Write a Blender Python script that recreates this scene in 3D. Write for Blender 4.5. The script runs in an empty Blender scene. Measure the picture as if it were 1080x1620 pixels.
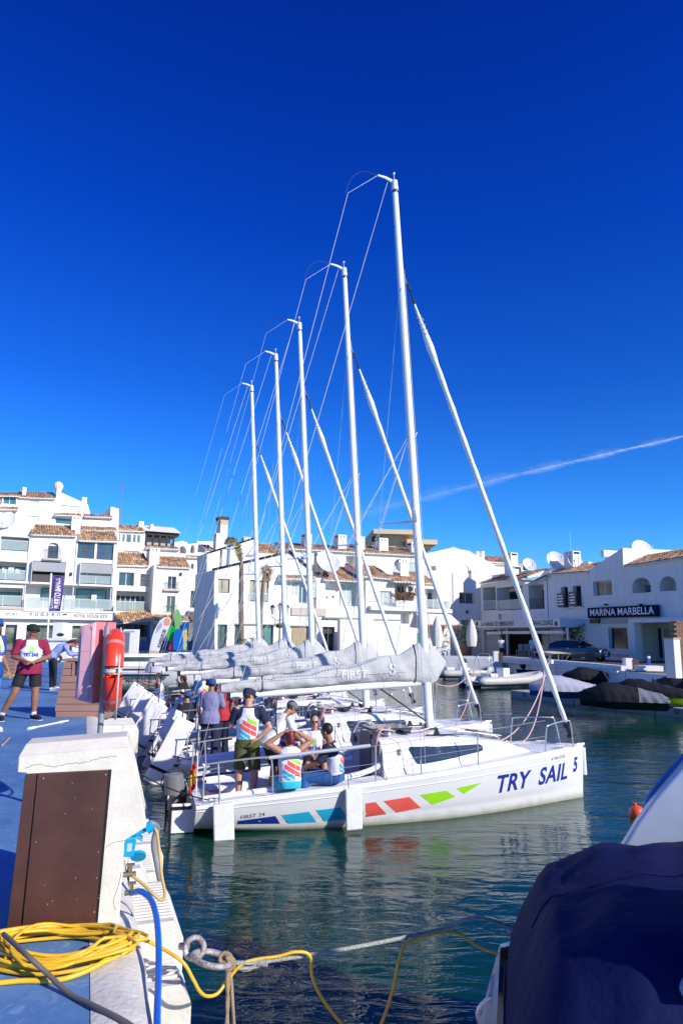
import bpy, bmesh, math, random
from math import radians as R, sin, cos, pi, sqrt
from mathutils import Vector as V, Matrix as M4, geometry as geo
from mathutils.bvhtree import BVHTree
random.seed(7)
scene = bpy.context.scene
COL = scene.collection
# ------------------------------------------------------------------ camera, sky, sun, exposure
CAMZ = 2.95; FPX = 1100.0; PITCH = math.atan(196/1100); ROLL = 0.0115
cd = bpy.data.cameras.new('camera'); cam = bpy.data.objects.new('camera', cd); COL.objects.link(cam)
cd.sensor_fit = 'VERTICAL'; cd.sensor_height = 36.0; cd.lens = 36.0*FPX/1620; cd.clip_end = 20000; cd.clip_start = .05
cam.matrix_world = M4.Translation((0, 0, CAMZ)) @ M4.Rotation(pi/2+PITCH, 4, 'X') @ M4.Rotation(ROLL, 4, 'Z')
scene.camera = cam
SUN_H = V((.80, -.60)); SUN_EL = R(28)
w = bpy.data.worlds.new('World'); scene.world = w; w.use_nodes = True
nt = w.node_tree; nt.nodes.clear()
sky = nt.nodes.new('ShaderNodeTexSky'); sky.sky_type = 'NISHITA'; sky.sun_disc = False
sky.sun_elevation = SUN_EL; sky.sun_rotation = math.atan2(SUN_H.x, SUN_H.y)
sky.air_density = 1.0; sky.dust_density = .15; sky.ozone_density = 4.0; sky.altitude = 0
gm = nt.nodes.new('ShaderNodeGamma'); gm.inputs[1].default_value = 1.1
hs = nt.nodes.new('ShaderNodeMix'); hs.data_type = 'RGBA'; hs.blend_type = 'MULTIPLY'; hs.inputs[0].default_value = 1
stc = nt.nodes.new('ShaderNodeTexCoord'); sxyz = nt.nodes.new('ShaderNodeSeparateXYZ'); srp = nt.nodes.new('ShaderNodeValToRGB')
# a polarised winter sky: deepens evenly with height, the same all the way round
els = srp.color_ramp.elements; els[0].position = 0; els[0].color = (.36, .72, 1, 1); els[1].position = 1; els[1].color = (.004, .08, .55, 1)
for p_, c_ in ((.16, (.14, .52, 1, 1)), (.34, (.05, .33, .93, 1)), (.54, (.013, .22, .95, 1)), (.75, (.006, .14, .82, 1))):
    e_ = els.new(p_); e_.color = c_
nt.links.new(stc.outputs['Generated'], sxyz.inputs[0]); nt.links.new(sxyz.outputs[2], srp.inputs[0]); nt.links.new(srp.outputs[0], hs.inputs[7])
bg = nt.nodes.new('ShaderNodeBackground'); bg.inputs[1].default_value = .15
wo = nt.nodes.new('ShaderNodeOutputWorld')
nt.links.new(sky.outputs[0], gm.inputs[0]); nt.links.new(gm.outputs[0], hs.inputs[6])
nt.links.new(hs.outputs[2], bg.inputs[0]); nt.links.new(bg.outputs[0], wo.inputs[0])
sl = bpy.data.lights.new('sun', 'SUN'); sl.energy = 5.0; sl.angle = R(.5); sl.color = (1, .93, .83)
so = bpy.data.objects.new('sun', sl); COL.objects.link(so)
sd = V((SUN_H.x*cos(SUN_EL), SUN_H.y*cos(SUN_EL), sin(SUN_EL)))
so.rotation_euler = sd.to_track_quat('Z', 'Y').to_euler(); so.location = (20, -20, 30)
vs = scene.view_settings; vs.view_transform = 'Standard'; vs.look = 'None'; vs.gamma = 1; vs.use_curve_mapping = False
vs.exposure = 0.15
scene.render.engine = 'CYCLES'
# ------------------------------------------------------------------ camera model used to lay surveyed facades out at their own distance
def ray(px, py):
    x = (px-540)/FPX; y = (810-py)/FPX
    c, s = cos(ROLL), sin(ROLL); xr = x*c-y*s; yr = x*s+y*c
    cp, sp = cos(PITCH), sin(PITCH)
    return V((xr, cp-yr*sp, sp+yr*cp))
def onz(px, py, z):
    r = ray(px, py); t = (z-CAMZ)/r.z; return V((r.x*t, r.y*t, z))
def ony(px, py, Y):
    r = ray(px, py); t = Y/r.y; return V((r.x*t, Y, CAMZ+r.z*t))
def onplane(px, py, A, ang, off=0):
    r = ray(px, py); d = V((cos(ang), sin(ang))); n = V((-d.y, d.x))
    t = (A[0]*n.x+A[1]*n.y+off)/(r.x*n.x+r.y*n.y)
    p = r*t; return ((p.x-A[0])*d.x+(p.y-A[1])*d.y, CAMZ+p.z)
# ------------------------------------------------------------------ materials
MATS = {}
def mat(name, col, rough=.6, metal=0, var=.08, scale=4, bump=0, bscale=30, spec=.5, col2=None, attr=False, trans=0, alpha=1, coat=0, sheen=0):
    if name in MATS: return MATS[name]
    m = bpy.data.materials.new(name); m.use_nodes = True; n = m.node_tree.nodes; l = m.node_tree.links
    b = n['Principled BSDF']; MATS[name] = m
    b.inputs['Roughness'].default_value = rough; b.inputs['Metallic'].default_value = metal
    b.inputs['Specular IOR Level'].default_value = spec
    if trans: b.inputs['Transmission Weight'].default_value = trans
    if alpha < 1: b.inputs['Alpha'].default_value = alpha
    if coat: b.inputs['Coat Weight'].default_value = coat; b.inputs['Coat Roughness'].default_value = .05
    tc = n.new('ShaderNodeTexCoord')
    no = n.new('ShaderNodeTexNoise'); no.inputs['Scale'].default_value = scale; no.inputs['Detail'].default_value = 6; no.inputs['Roughness'].default_value = .65
    l.new(tc.outputs['Object'], no.inputs['Vector'])
    cr = n.new('ShaderNodeValToRGB'); cr.color_ramp.elements[0].position = .3; cr.color_ramp.elements[1].position = .7
    c0 = tuple(max(0, c*(1-var)) for c in col); c1 = tuple(min(1, c*(1+var)) for c in (col2 or col))
    cr.color_ramp.elements[0].color = (*c0, 1); cr.color_ramp.elements[1].color = (*c1, 1)
    l.new(no.outputs[0], cr.inputs[0]); out = cr.outputs[0]
    if attr:
        at = n.new('ShaderNodeAttribute'); at.attribute_name = 'tint'
        mx = n.new('ShaderNodeMix'); mx.data_type = 'RGBA'; mx.blend_type = 'MULTIPLY'; mx.inputs[0].default_value = 1
        l.new(out, mx.inputs[6]); l.new(at.outputs['Color'], mx.inputs[7]); out = mx.outputs[2]
    l.new(out, b.inputs['Base Color'])
    if bump:
        n2 = n.new('ShaderNodeTexNoise'); n2.inputs['Scale'].default_value = bscale; n2.inputs['Detail'].default_value = 8
        l.new(tc.outputs['Object'], n2.inputs['Vector'])
        bp = n.new('ShaderNodeBump'); bp.inputs['Strength'].default_value = min(1, bump); bp.inputs['Distance'].default_value = .02 if bump <= 1 else .02*bump
        l.new(n2.outputs[0], bp.inputs['Height']); l.new(bp.outputs[0], b.inputs['Normal'])
    return m
WHITE = mat('white_render', (.74, .72, .68), .85, var=.06, scale=1.2, bump=.25, bscale=12)
def streaks(m):
    n = m.node_tree.nodes; l = m.node_tree.links; no = [q for q in n if q.type == 'TEX_NOISE'][0]; tc = [q for q in n if q.type == 'TEX_COORD'][0]
    mp = n.new('ShaderNodeMapping'); mp.inputs['Scale'].default_value = (1.6, 1.6, .16); l.new(tc.outputs['Object'], mp.inputs['Vector']); l.new(mp.outputs[0], no.inputs['Vector'])
streaks(WHITE)
WHITE2 = mat('cream_render', (.74, .69, .58), .85, var=.05, scale=.5, bump=.25, bscale=12)
OCHRE = mat('ochre_render', (.62, .48, .30), .85, var=.06, scale=.5)
GEL = mat('white_gelcoat', (.80, .80, .80), .18, var=.02, scale=1.5, coat=.4)
HULLM = mat('hull_gelcoat', (.78, .78, .77), .2, var=.03, scale=2.5, coat=.4)
def waterline(m):
    n = m.node_tree.nodes; l = m.node_tree.links; b = n['Principled BSDF']; src = b.inputs['Base Color'].links[0].from_socket
    tc = n.new('ShaderNodeTexCoord'); sp = n.new('ShaderNodeSeparateXYZ'); mr = n.new('ShaderNodeMapRange'); no = n.new('ShaderNodeTexNoise'); no.inputs['Scale'].default_value = 6; no.inputs['Detail'].default_value = 5
    ad = n.new('ShaderNodeMath'); ad.operation = 'MULTIPLY_ADD'; ad.inputs[1].default_value = -.12; l.new(tc.outputs['Object'], sp.inputs[0]); l.new(tc.outputs['Object'], no.inputs['Vector']); l.new(no.outputs[0], ad.inputs[0]); l.new(sp.outputs[2], ad.inputs[2])
    mr.inputs[1].default_value = .10; mr.inputs[2].default_value = -.05; mr.inputs[3].default_value = 0; mr.inputs[4].default_value = .75; l.new(ad.outputs[0], mr.inputs[0])
    mx = n.new('ShaderNodeMix'); mx.data_type = 'RGBA'; mx.inputs[7].default_value = (.30, .30, .16, 1); l.new(mr.outputs[0], mx.inputs[0]); l.new(src, mx.inputs[6]); l.new(mx.outputs[2], b.inputs['Base Color'])
waterline(HULLM)
DECK = mat('deck_nonskid', (.74, .75, .76), .6, var=.03, scale=3, bump=.3, bscale=200)
GREYD = mat('light_grey_moulding', (.42, .44, .48), .5)
TILE = mat('clay_roof_tile', (.44, .25, .13), .85, var=.25, scale=1.3, attr=True, col2=(.52, .34, .19))
GLASS = mat('window_glass', (.025, .05, .07), .04, var=.35, scale=.35, spec=.9, col2=(.06, .10, .12))
GLASSG = mat('green_tinted_glass', (.07, .17, .17), .06, var=.3, scale=.5, spec=.8)
CURT = mat('curtained_glass', (.42, .36, .24), .3, var=.25, scale=1.5, spec=.6)
CLEAR = mat('balcony_glass', (.45, .55, .53), .05, var=.05, alpha=.5)
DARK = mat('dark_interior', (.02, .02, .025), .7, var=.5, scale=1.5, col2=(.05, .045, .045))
BLACK = mat('black_plastic', (.015, .015, .018), .35)
IRON = mat('black_iron', (.02, .02, .022), .5)
WFR = mat('white_frame', (.75, .75, .74), .5)
BFR = mat('brown_frame', (.12, .045, .035), .5)
DFR = mat('dark_frame', (.05, .055, .065), .4)
AWN = mat('grey_awning', (.30, .31, .32), .8)
STEEL = mat('stainless_steel', (.66, .66, .66), .3, metal=.65, var=.05)
ALU = mat('painted_aluminium_mast', (.80, .80, .80), .3, var=.02, scale=2, coat=.3)
SAILC = mat('sail_cover_cloth', (.47, .47, .46), .75, var=.06, scale=2.5, bump=1.5, bscale=7)
SAILW = mat('white_sailcloth', (.80, .81, .81), .6, var=.04, scale=4, bump=.3, bscale=20)
ROPEW = mat('white_rope', (.68, .66, .60), .8, bump=.8, bscale=120)
ROPEB = mat('black_rope', (.02, .02, .025), .8)
ROPER = mat('red_white_rope', (.62, .12, .11), .8, var=.4, scale=60, col2=(.75, .55, .5))
TAN = mat('tan_rope', (.42, .32, .2), .85, bump=.8, bscale=150)
# ------------------------------------------------------------------ mesh building
class MB:
    def __init__(s): s.v = []; s.f = []; s.c = []
    def add(s, vs, fs):
        o = len(s.v); s.v += [tuple(p) for p in vs]; s.f += [tuple(i+o for i in f) for f in fs]; return s
    def box(s, c, d, rz=0, rx=0, ry=0):
        m = M4.Rotation(rz, 3, 'Z') @ M4.Rotation(ry, 3, 'Y') @ M4.Rotation(rx, 3, 'X'); c = V(c)
        P = [c + m @ V((x*d[0]/2, y*d[1]/2, z*d[2]/2)) for z in (-1, 1) for y in (-1, 1) for x in (-1, 1)]
        return s.add(P, [(0, 2, 3, 1), (4, 5, 7, 6), (0, 1, 5, 4), (2, 6, 7, 3), (0, 4, 6, 2), (1, 3, 7, 5)])
    def bb(s, a, b):
        return s.box([(a[i]+b[i])/2 for i in range(3)], [abs(a[i]-b[i]) for i in range(3)])
    def tube(s, pts, r, n=6, cap=True, flat=None):
        pts = [V(p) for p in pts]; rs = r if isinstance(r, (list, tuple)) else [r]*len(pts)
        o = len(s.v); k = len(pts); up = None
        for i, p in enumerate(pts):
            d = (pts[min(i+1, k-1)]-pts[max(i-1, 0)])
            if d.length < 1e-9: d = V((0, 0, 1))
            d.normalize()
            if up is None:
                up = V((0, 0, 1)) if abs(d.z) < .9 else V((1, 0, 0))
            a = d.cross(up)
            if a.length < 1e-6: a = d.cross(V((0, 1, 0.01)))
            a.normalize(); b = a.cross(d).normalized(); up = b
            for j in range(n):
                t = 2*pi*j/n; s.v.append(tuple(p + a*cos(t)*rs[i]*(flat or 1) + b*sin(t)*rs[i]))
        for i in range(k-1):
            for j in range(n):
                s.f.append((o+i*n+j, o+i*n+(j+1) % n, o+(i+1)*n+(j+1) % n, o+(i+1)*n+j))
        if cap:
            s.f.append(tuple(o+j for j in range(n))[::-1]); s.f.append(tuple(o+(k-1)*n+j for j in range(n)))
        return s
    def sphere(s, c, r, seg=12, rings=8, m=None):
        r = r if isinstance(r, (list, tuple)) else (r, r, r); P = []; c = V(c)
        for i in range(rings+1):
            t = pi*i/rings
            for j in range(seg):
                a = 2*pi*j/seg; q = V((sin(t)*cos(a)*r[0], sin(t)*sin(a)*r[1], cos(t)*r[2]))
                P.append(c + (m @ q if m else q))
        return s.add(P, [(i*seg+j, (i+1)*seg+j, (i+1)*seg+(j+1) % seg, i*seg+(j+1) % seg) for i in range(rings) for j in range(seg)])
    def torus(s, c, R1, r, m=None, n=32, k=10, a0=0, a1=2*pi):
        c = V(c); P = []; closed = abs(a1-a0-2*pi) < 1e-6; nn = n if closed else n+1
        for i in range(nn):
            a = a0+(a1-a0)*i/n
            for j in range(k):
                b = 2*pi*j/k; q = V(((R1+r*cos(b))*cos(a), (R1+r*cos(b))*sin(a), r*sin(b))); P.append(c+(m @ q if m else q))
        return s.add(P, [(i*k+j, ((i+1) % nn)*k+j, ((i+1) % nn)*k+(j+1) % k, i*k+(j+1) % k) for i in range(nn if closed else n) for j in range(k)])
    def prism(s, poly, f, d0, d1):
        """poly in (a,b); f(a,b,d)->point; extruded from d0 to d1"""
        n = len(poly); P = [f(a, b, d0) for a, b in poly]+[f(a, b, d1) for a, b in poly]
        tr = geo.tessellate_polygon([[V((a, b, 0)) for a, b in poly]])
        F = [tuple(t) for t in tr]+[tuple(i+n for i in t[::-1]) for t in tr]+[(i, (i+1) % n, n+(i+1) % n, n+i) for i in range(n)]
        return s.add(P, F)
    def grid(s, nu, nv, f, closeu=False):
        o = len(s.v)
        for i in range(nu):
            for j in range(nv): s.v.append(tuple(f(i, j)))
        for i in range(nu if closeu else nu-1):
            for j in range(nv-1):
                a = (i+1) % nu; s.f.append((o+i*nv+j, o+a*nv+j, o+a*nv+j+1, o+i*nv+j+1))
        return s
def obj(name, mb, m, parent=None, smooth=False, bevel=0, fix=True, tints=None, sub=0, mw=None):
    me = bpy.data.meshes.new(name); me.from_pydata(mb.v, [], mb.f); me.update()
    if fix:
        b = bmesh.new(); b.from_mesh(me)
        bmesh.ops.recalc_face_normals(b, faces=b.faces); b.to_mesh(me); b.free()
    if m: me.materials.append(m)
    if tints is not None:
        ca = me.color_attributes.new('tint', 'FLOAT_COLOR', 'POINT')
        for i, t in enumerate(tints): ca.data[i].color = (*t, 1)
    if smooth:
        me.polygons.foreach_set('use_smooth', [True]*len(me.polygons))
        if smooth != 'all': me.set_sharp_from_angle(angle=R(40))
    o = bpy.data.objects.new(name, me); COL.objects.link(o)
    if parent: o.parent = parent
    if mw is not None: o.matrix_world = mw
    if bevel:
        bv = o.modifiers.new('bevel', 'BEVEL'); bv.width = bevel; bv.segments = 2; bv.limit_method = 'ANGLE'
    return o
def tag(o, label=None, cat=None, group=None, kind=None):
    if label: o['label'] = label
    if cat: o['category'] = cat
    if group: o['group'] = group
    if kind: o['kind'] = kind
    return o
def root(name, label, cat, loc=(0, 0, 0), rz=0, group=None):
    o = bpy.data.objects.new(name, None); COL.objects.link(o); o.location = loc; o.rotation_euler = (0, 0, rz)
    o.empty_display_size = .1
    return tag(o, label, cat, group)
KIDS = {}
def copy_tree(o, parent=None):
    c = o.copy(); COL.objects.link(c)
    if parent: c.parent = parent
    for ch in list(o.children): copy_tree(ch, c)
    return c
def text_mesh(txt, size=1, bold=0, space=1.0, width=None, shear=0, align='CENTER'):
    cu = bpy.data.curves.new('txt', 'FONT'); cu.body = txt; cu.size = size; cu.align_x = align; cu.align_y = 'CENTER'
    cu.offset = bold; cu.space_character = space; cu.shear = shear; cu.resolution_u = 4
    o = bpy.data.objects.new('txt', cu); COL.objects.link(o)
    dg = bpy.context.evaluated_depsgraph_get(); me = bpy.data.meshes.new_from_object(o.evaluated_get(dg))
    bpy.data.objects.remove(o)
    vs = [V(v.co) for v in me.vertices]; fs = [tuple(p.vertices) for p in me.polygons]
    if width and vs:
        x0 = min(v.x for v in vs); x1 = max(v.x for v in vs); k = width/(x1-x0); cx = (x0+x1)/2 if align == 'CENTER' else x0
        for v in vs: v.x = (v.x-cx)*k
    bpy.data.meshes.remove(me)
    return vs, fs
def text_on(name, txt, size, f, m, parent, **k):
    """f(x,y)->3D"""
    vs, fs = text_mesh(txt, size, **k); mb = MB(); mb.add([f(v.x, v.y) for v in vs], fs)
    return obj(name, mb, m, parent, fix=False)
def bvh_of(o, local=True):
    dg = bpy.context.evaluated_depsgraph_get(); return BVHTree.FromObject(o, dg)
def cut_grid(poly, step):
    """triangles of polygon, refined"""
    b = bmesh.new(); vs = [b.verts.new((x, y, 0)) for x, y in poly]; b.faces.new(vs)
    return _refine(b, step)
def _refine(b, step):
    bmesh.ops.triangulate(b, faces=b.faces)
    for _ in range(6):
        es = [e for e in b.edges if e.calc_length() > step]
        if not es: break
        bmesh.ops.subdivide_edges(b, edges=es, cuts=1); bmesh.ops.triangulate(b, faces=b.faces)
    b.verts.ensure_lookup_table(); b.verts.index_update()
    r = [v.co.copy() for v in b.verts], [tuple(v.index for v in f.verts) for f in b.faces]; b.free(); return r
def decal(name, bvh, vsfs, org, rt, up, dr, m, parent, off=.004, step=.05):
    """drop a flat print onto a surface: origin, right, up, cast direction"""
    vs, fs = vsfs; b = bmesh.new(); bv = [b.verts.new(v) for v in vs]
    for f in fs:
        try: b.faces.new([bv[i] for i in f])
        except ValueError: pass
    vs, fs = _refine(b, step); P = []; ok = []
    for v in vs:
        p = org+rt*v.x+up*v.y; h, n, i, d = bvh.ray_cast(p, dr)
        if h is None: P.append(p); ok.append(False)
        else: P.append(h-dr*off); ok.append(True)
    mb = MB(); mb.add(P, [f for f in fs if all(ok[i] for i in f)])
    return obj(name, mb, m, parent, fix=False, smooth='all')
def catenary(a, b, sag, n=14):
    a = V(a); b = V(b); return [a.lerp(b, i/n)-V((0, 0, sag*4*(i/n)*(1-i/n))) for i in range(n+1)]
def spline(pts, n=6):
    P = [V(p) for p in pts]; out = []
    for i in range(len(P)-1):
        p0 = P[max(i-1, 0)]; p1 = P[i]; p2 = P[i+1]; p3 = P[min(i+2, len(P)-1)]
        for k in range(n):
            t = k/n; out.append(.5*((2*p1)+(p2-p0)*t+(2*p0-5*p1+4*p2-p3)*t*t+(-p0+3*p1-3*p2+p3)*t**3))
    out.append(P[-1]); return out
# ------------------------------------------------------------------ water, quays, ground
QZ = 1.3
QD = V((-.339, .941)); KIN = V((-1.17, 3.65))     # blue quay inner line: point and direction (away)
QN = V((.941, .339))                              # towards the water
def qp(t, o, z=QZ): p = KIN+QD*t+QN*o; return V((p.x, p.y, z))
wm = bpy.data.materials.new('harbour_water'); wm.use_nodes = True
n = wm.node_tree.nodes; l = wm.node_tree.links; b = n['Principled BSDF']
b.inputs['Roughness'].default_value = .02; b.inputs['IOR'].default_value = 1.33
tc = n.new('ShaderNodeTexCoord')
nb = n.new('ShaderNodeTexNoise'); nb.inputs['Scale'].default_value = .25; nb.inputs['Detail'].default_value = 3
rr = n.new('ShaderNodeValToRGB'); rr.color_ramp.elements[0].color = (.001, .021, .014, 1); rr.color_ramp.elements[1].color = (.003, .052, .033, 1)
l.new(tc.outputs['Object'], nb.inputs['Vector']); l.new(nb.outputs[0], rr.inputs[0]); l.new(rr.outputs[0], b.inputs['Base Color'])
mp = n.new('ShaderNodeMapping'); mp.inputs['Rotation'].default_value = (0, 0, R(12)); mp.inputs['Scale'].default_value = (.55, 1.5, 1)
l.new(tc.outputs['Object'], mp.inputs['Vector'])
def wnoise(sc, det, dist):
    q = n.new('ShaderNodeTexNoise'); q.inputs['Scale'].default_value = sc; q.inputs['Detail'].default_value = det; q.inputs['Distortion'].default_value = dist
    l.new(mp.outputs[0], q.inputs['Vector']); return q
w1 = wnoise(1.1, 2, .6); w2 = wnoise(3.4, 3, .9)
bp1 = n.new('ShaderNodeBump'); bp1.inputs['Strength'].default_value = 1; bp1.inputs['Distance'].default_value = .030
bp2 = n.new('ShaderNodeBump'); bp2.inputs['Strength'].default_value = 1; bp2.inputs['Distance'].default_value = .014
l.new(w1.outputs[0], bp1.inputs['Height']); l.new(w2.outputs[0], bp2.inputs['Height'])
w3 = wnoise(13, 2, 1.2); bp3 = n.new('ShaderNodeBump'); bp3.inputs['Strength'].default_value = 1; bp3.inputs['Distance'].default_value = .0014
l.new(w3.outputs[0], bp3.inputs['Height']); l.new(bp1.outputs[0], bp2.inputs['Normal']); l.new(bp2.outputs[0], bp3.inputs['Normal']); l.new(bp3.outputs[0], b.inputs['Normal'])
mb = MB(); mb.add([(-40, -30, 0), (60, -30, 0), (60, 75, 0), (-40, 75, 0)], [(0, 1, 2, 3)])
tag(obj('water', mb, wm), kind='structure')
# blue painted concrete
bm_ = bpy.data.materials.new('blue_painted_concrete'); bm_.use_nodes = True; n = bm_.node_tree.nodes; l = bm_.node_tree.links; b = n['Principled BSDF']
tc = n.new('ShaderNodeTexCoord'); a1 = n.new('ShaderNodeTexNoise'); a1.inputs['Scale'].default_value = .7; a1.inputs['Detail'].default_value = 10; a1.inputs['Roughness'].default_value = .7
a2 = n.new('ShaderNodeTexNoise'); a2.inputs['Scale'].default_value = 9; a2.inputs['Detail'].default_value = 8; a2.inputs['Distortion'].default_value = 1.5
l.new(tc.outputs['Object'], a1.inputs['Vector']); l.new(tc.outputs['Object'], a2.inputs['Vector'])
r1 = n.new('ShaderNodeValToRGB'); e = r1.color_ramp.elements; e[0].position = .38; e[0].color = (.06, .155, .34, 1); e[1].position = .62; e[1].color = (.11, .25, .47, 1)
r2 = n.new('ShaderNodeValToRGB'); e = r2.color_ramp.elements; e[0].position = .54; e[0].color = (0, 0, 0, 1); e[1].position = .74; e[1].color = (.6, .6, .6, 1)
mx = n.new('ShaderNodeMix'); mx.data_type = 'RGBA'; mx.inputs[7].default_value = (.28, .42, .6, 1)
l.new(a1.outputs[0], r1.inputs[0]); l.new(a2.outputs[0], r2.inputs[0]); l.new(r1.outputs[0], mx.inputs[6]); l.new(r2.outputs[0], mx.inputs[0]); l.new(mx.outputs[2], b.inputs['Base Color'])
b.inputs['Roughness'].default_value = .7; bp = n.new('ShaderNodeBump'); bp.inputs['Strength'].default_value = .4; bp.inputs['Distance'].default_value = .01; l.new(a2.outputs[0], bp.inputs['Height']); l.new(bp.outputs[0], b.inputs['Normal'])
BLUEQ = bm_
CONC = mat('pale_concrete', (.50, .48, .44), .9, var=.18, scale=2.2, bump=.7, bscale=18)
CONCW = mat('whitewashed_concrete', (.60, .58, .51), .9, var=.08, scale=3, bump=.4, bscale=30, col2=(.69, .67, .60))
STONE = mat('quay_face_stone', (.22, .21, .19), .9, var=.35, scale=1.5, bump=.8, bscale=8)
PAVE = mat('promenade_paving', (.30, .28, .25), .9, var=.15, scale=2)
ASPH = mat('asphalt_road', (.07, .07, .075), .9, var=.2, scale=3)
def slab(poly, z0, z1):
    return MB().prism(poly, lambda a, b, d: V((a, b, d)), z0, z1)
far = 41.5
lq = [tuple(qp(-12, 0)[:2]), tuple(qp(far, 0)[:2]), (-60, 38), (-60, -8)]
tag(obj('quay', slab(lq, -1.5, QZ), BLUEQ), kind='structure')
# kerb along the edge: rounded white concrete, in cast lengths
KW = .28
def kerb_piece(t0, t1):
    prof = [(0.003, -.5), (0.003, .004), (.05, .012), (KW-.14, .010), (KW-.06, -.008), (KW-.015, -.045), (KW, -.10), (KW, -.5)]
    ns = max(2, int((t1-t0)/.12)); rnd = random.Random(int(t0*10))
    def f(i, j):
        o, z = prof[j]; t = t0+(t1-t0)*i/(ns-1); w_ = .006*math.sin(t*3.1)+.004*math.sin(t*11+j)
        return qp(t, o+w_*(j > 2), QZ+z+(rnd.random()-.5)*.003*(j > 1))
    m = MB().grid(ns, len(prof), f); return m
k = obj('kerb', kerb_piece(-12, -.6+.0), CONCW, smooth=True); tag(k, kind='structure')
for i, (a, b_) in enumerate([(-.59, 2.2), (2.21, 5.2), (5.21, 8.6), (8.61, 12.6), (12.61, 18), (18.01, far)]):
    obj('kerb_stone', kerb_piece(a, b_), CONCW, k, smooth=True)
fm = MB(); fm.bb((0, 0, 0), (0.01, .01, .01))
fm = MB().prism([(-12, KW-.04), (far, KW-.04), (far, KW-.12), (-12, KW-.12)], lambda a, b, d: qp(a, b, d), -1.5, QZ-.35)
tag(obj('quay_face', fm, STONE), kind='structure')
# stair block against the quay: treads with cast ribs, going down towards the camera
def stairs(treads, o0, label, ribs=True):
    rt = root('quay_steps', label, 'steps', qp(treads[0][0], o0))
    rt.rotation_euler = (0, 0, math.atan2(QD.y, QD.x)-pi/2); T0 = treads[0][0]
    for i, (ta, tb, z, o1) in enumerate(treads):
        y1 = ta-T0; y0 = tb-T0+.004; zt = z-QZ; o1 -= o0
        prof = [(y1, -1.6), (y1, zt)]
        for q in range(40):
            ya = y1-.03-q*.052
            if ya-.05 < y0+.05: break
            prof += [(ya, zt), (ya-.008, zt-.018), (ya-.026, zt-.018), (ya-.034, zt)]
        prof += [(y0+.02, zt), (y0, zt-.02), (y0-.0, -1.6)]
        ch = .06; n_ = len(prof); m = MB()
        P = [(0, a, z_) for a, z_ in prof]+[(o1-ch*(z_ > zt-.03), a, z_) for a, z_ in prof]+[(o1, a, min(z_, zt-.10)) for a, z_ in prof]
        m.add(P, [(r_*n_+j, r_*n_+j+1, (r_+1)*n_+j+1, (r_+1)*n_+j) for j in range(n_-1) for r_ in (0, 1)])
        tr = geo.tessellate_polygon([[V((a, z_, 0)) for a, z_ in prof]])
        m.add(P, [tuple(t) for t in tr]+[tuple(x+2*n_ for x in t) for t in tr])
        obj('step', m, CONCW, rt)
    return rt
stairs([(1.98, 1.70, 1.285, .42), (1.70, .93, 1.19, .57), (.93, .55, .99, .575), (.55, .16, .78, .60), (.16, -.4, .57, .60)], KW+.004, 'white concrete steps with ribbed treads running down the quay side beside the blue hose')
stairs([(3.3, 2.45, 1.24, .60), (2.45, 1.99, 1.16, .55)], KW+.004, 'white concrete steps on the quay side just behind the brown door pedestal')
stairs([(11.6, 10.4, 1.24, .95), (10.4, 9.2, 1.12, .80), (9.2, 8.2, .98, .75)], KW+.004, 'white concrete steps on the quay edge below the orange lifebuoy')
# far promenade, right quay, road
FD = V((.88, .47)).normalized()
FC = V((8.5, 57.0))
front = [(-62, 19.5), tuple(FC), (13.2, 55.3), (15.4, 38), (17.0, 24), (18.5, 8), (140, 8), (140, 400), (-160, 400), (-160, 20)]
fl = tuple(qp(far+.5, -.2)[:2])
front = [(-60, 38.01), (qp(far, 0).x-.1, 38.01+0), tuple(qp(far-.5, .02)[:2]), tuple(FC), (13.2, 55.3), (15.4, 38), (17.0, 24), (18.5, 8), (140, 8), (140, 400), (-160, 400), (-160, 38.01)]
tag(obj('promenade', slab(front, -1.5, QZ-.03), PAVE), kind='structure')
gm_ = MB(); gm_.add([(-3000, 300, 1.1), (3000, 300, 1.1), (3000, 6000, 1.1), (-3000, 6000, 1.1)], [(0, 1, 2, 3)]); tag(obj('ground', gm_, mat('dry_ground', (.16, .14, .09), .95)), kind='structure')
road = [(16.2, 22), (17.2, 38), (14.6, 56.5), (22.6, 56.5), (26, 38), (27, 22)]
tag(obj('road', MB().add([(x, y, QZ-.026) for x, y in road], [tuple(range(6))]), ASPH), kind='structure')
QWHITE = mat('white_quay_wall', (.70, .70, .68), .9, var=.12, scale=1.2, bump=.4, bscale=8)
wl = root('quay_wall', 'low white quay wall along the right bank between the parked car and the jet skis', 'wall')
def wallseg(a, b, z0, z1, th, m=QWHITE, name='wall_section', par=wl, batter=0):
    a = V(a); b = V(b); d = (b-a).normalized(); nn = V((-d.y, d.x))
    P = []
    for z, k_ in ((z0, batter), (z1, 0)):
        for p, s_ in ((a, 0), (b, 0)):
            P.append((p.x-nn.x*k_, p.y-nn.y*k_, z)); P.append((p.x+nn.x*th, p.y+nn.y*th, z))
    o = MB().add(P, [(0, 1, 3, 2), (4, 6, 7, 5), (0, 2, 6, 4), (1, 5, 7, 3), (0, 4, 5, 1), (2, 3, 7, 6)])
    return obj(name, o, m, par)
for a, b_ in (((12.6, 55.6), (14.2, 47.8)), ((14.25, 47.4), (15.25, 38.6)), ((16.9, 25), (18.4, 8.5))):
    wallseg(a, b_, QZ-.03, QZ+.22, .55); wallseg(V(a)+V((-.25, -.02)), V(b_)+V((-.25, -.02)), QZ-.20, QZ-.045, .2, QWHITE, 'wall_ledge')
wallseg(V((8.3, 56.8)), (12.3, 55.7), QZ-.03, QZ+.18, .5)
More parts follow.
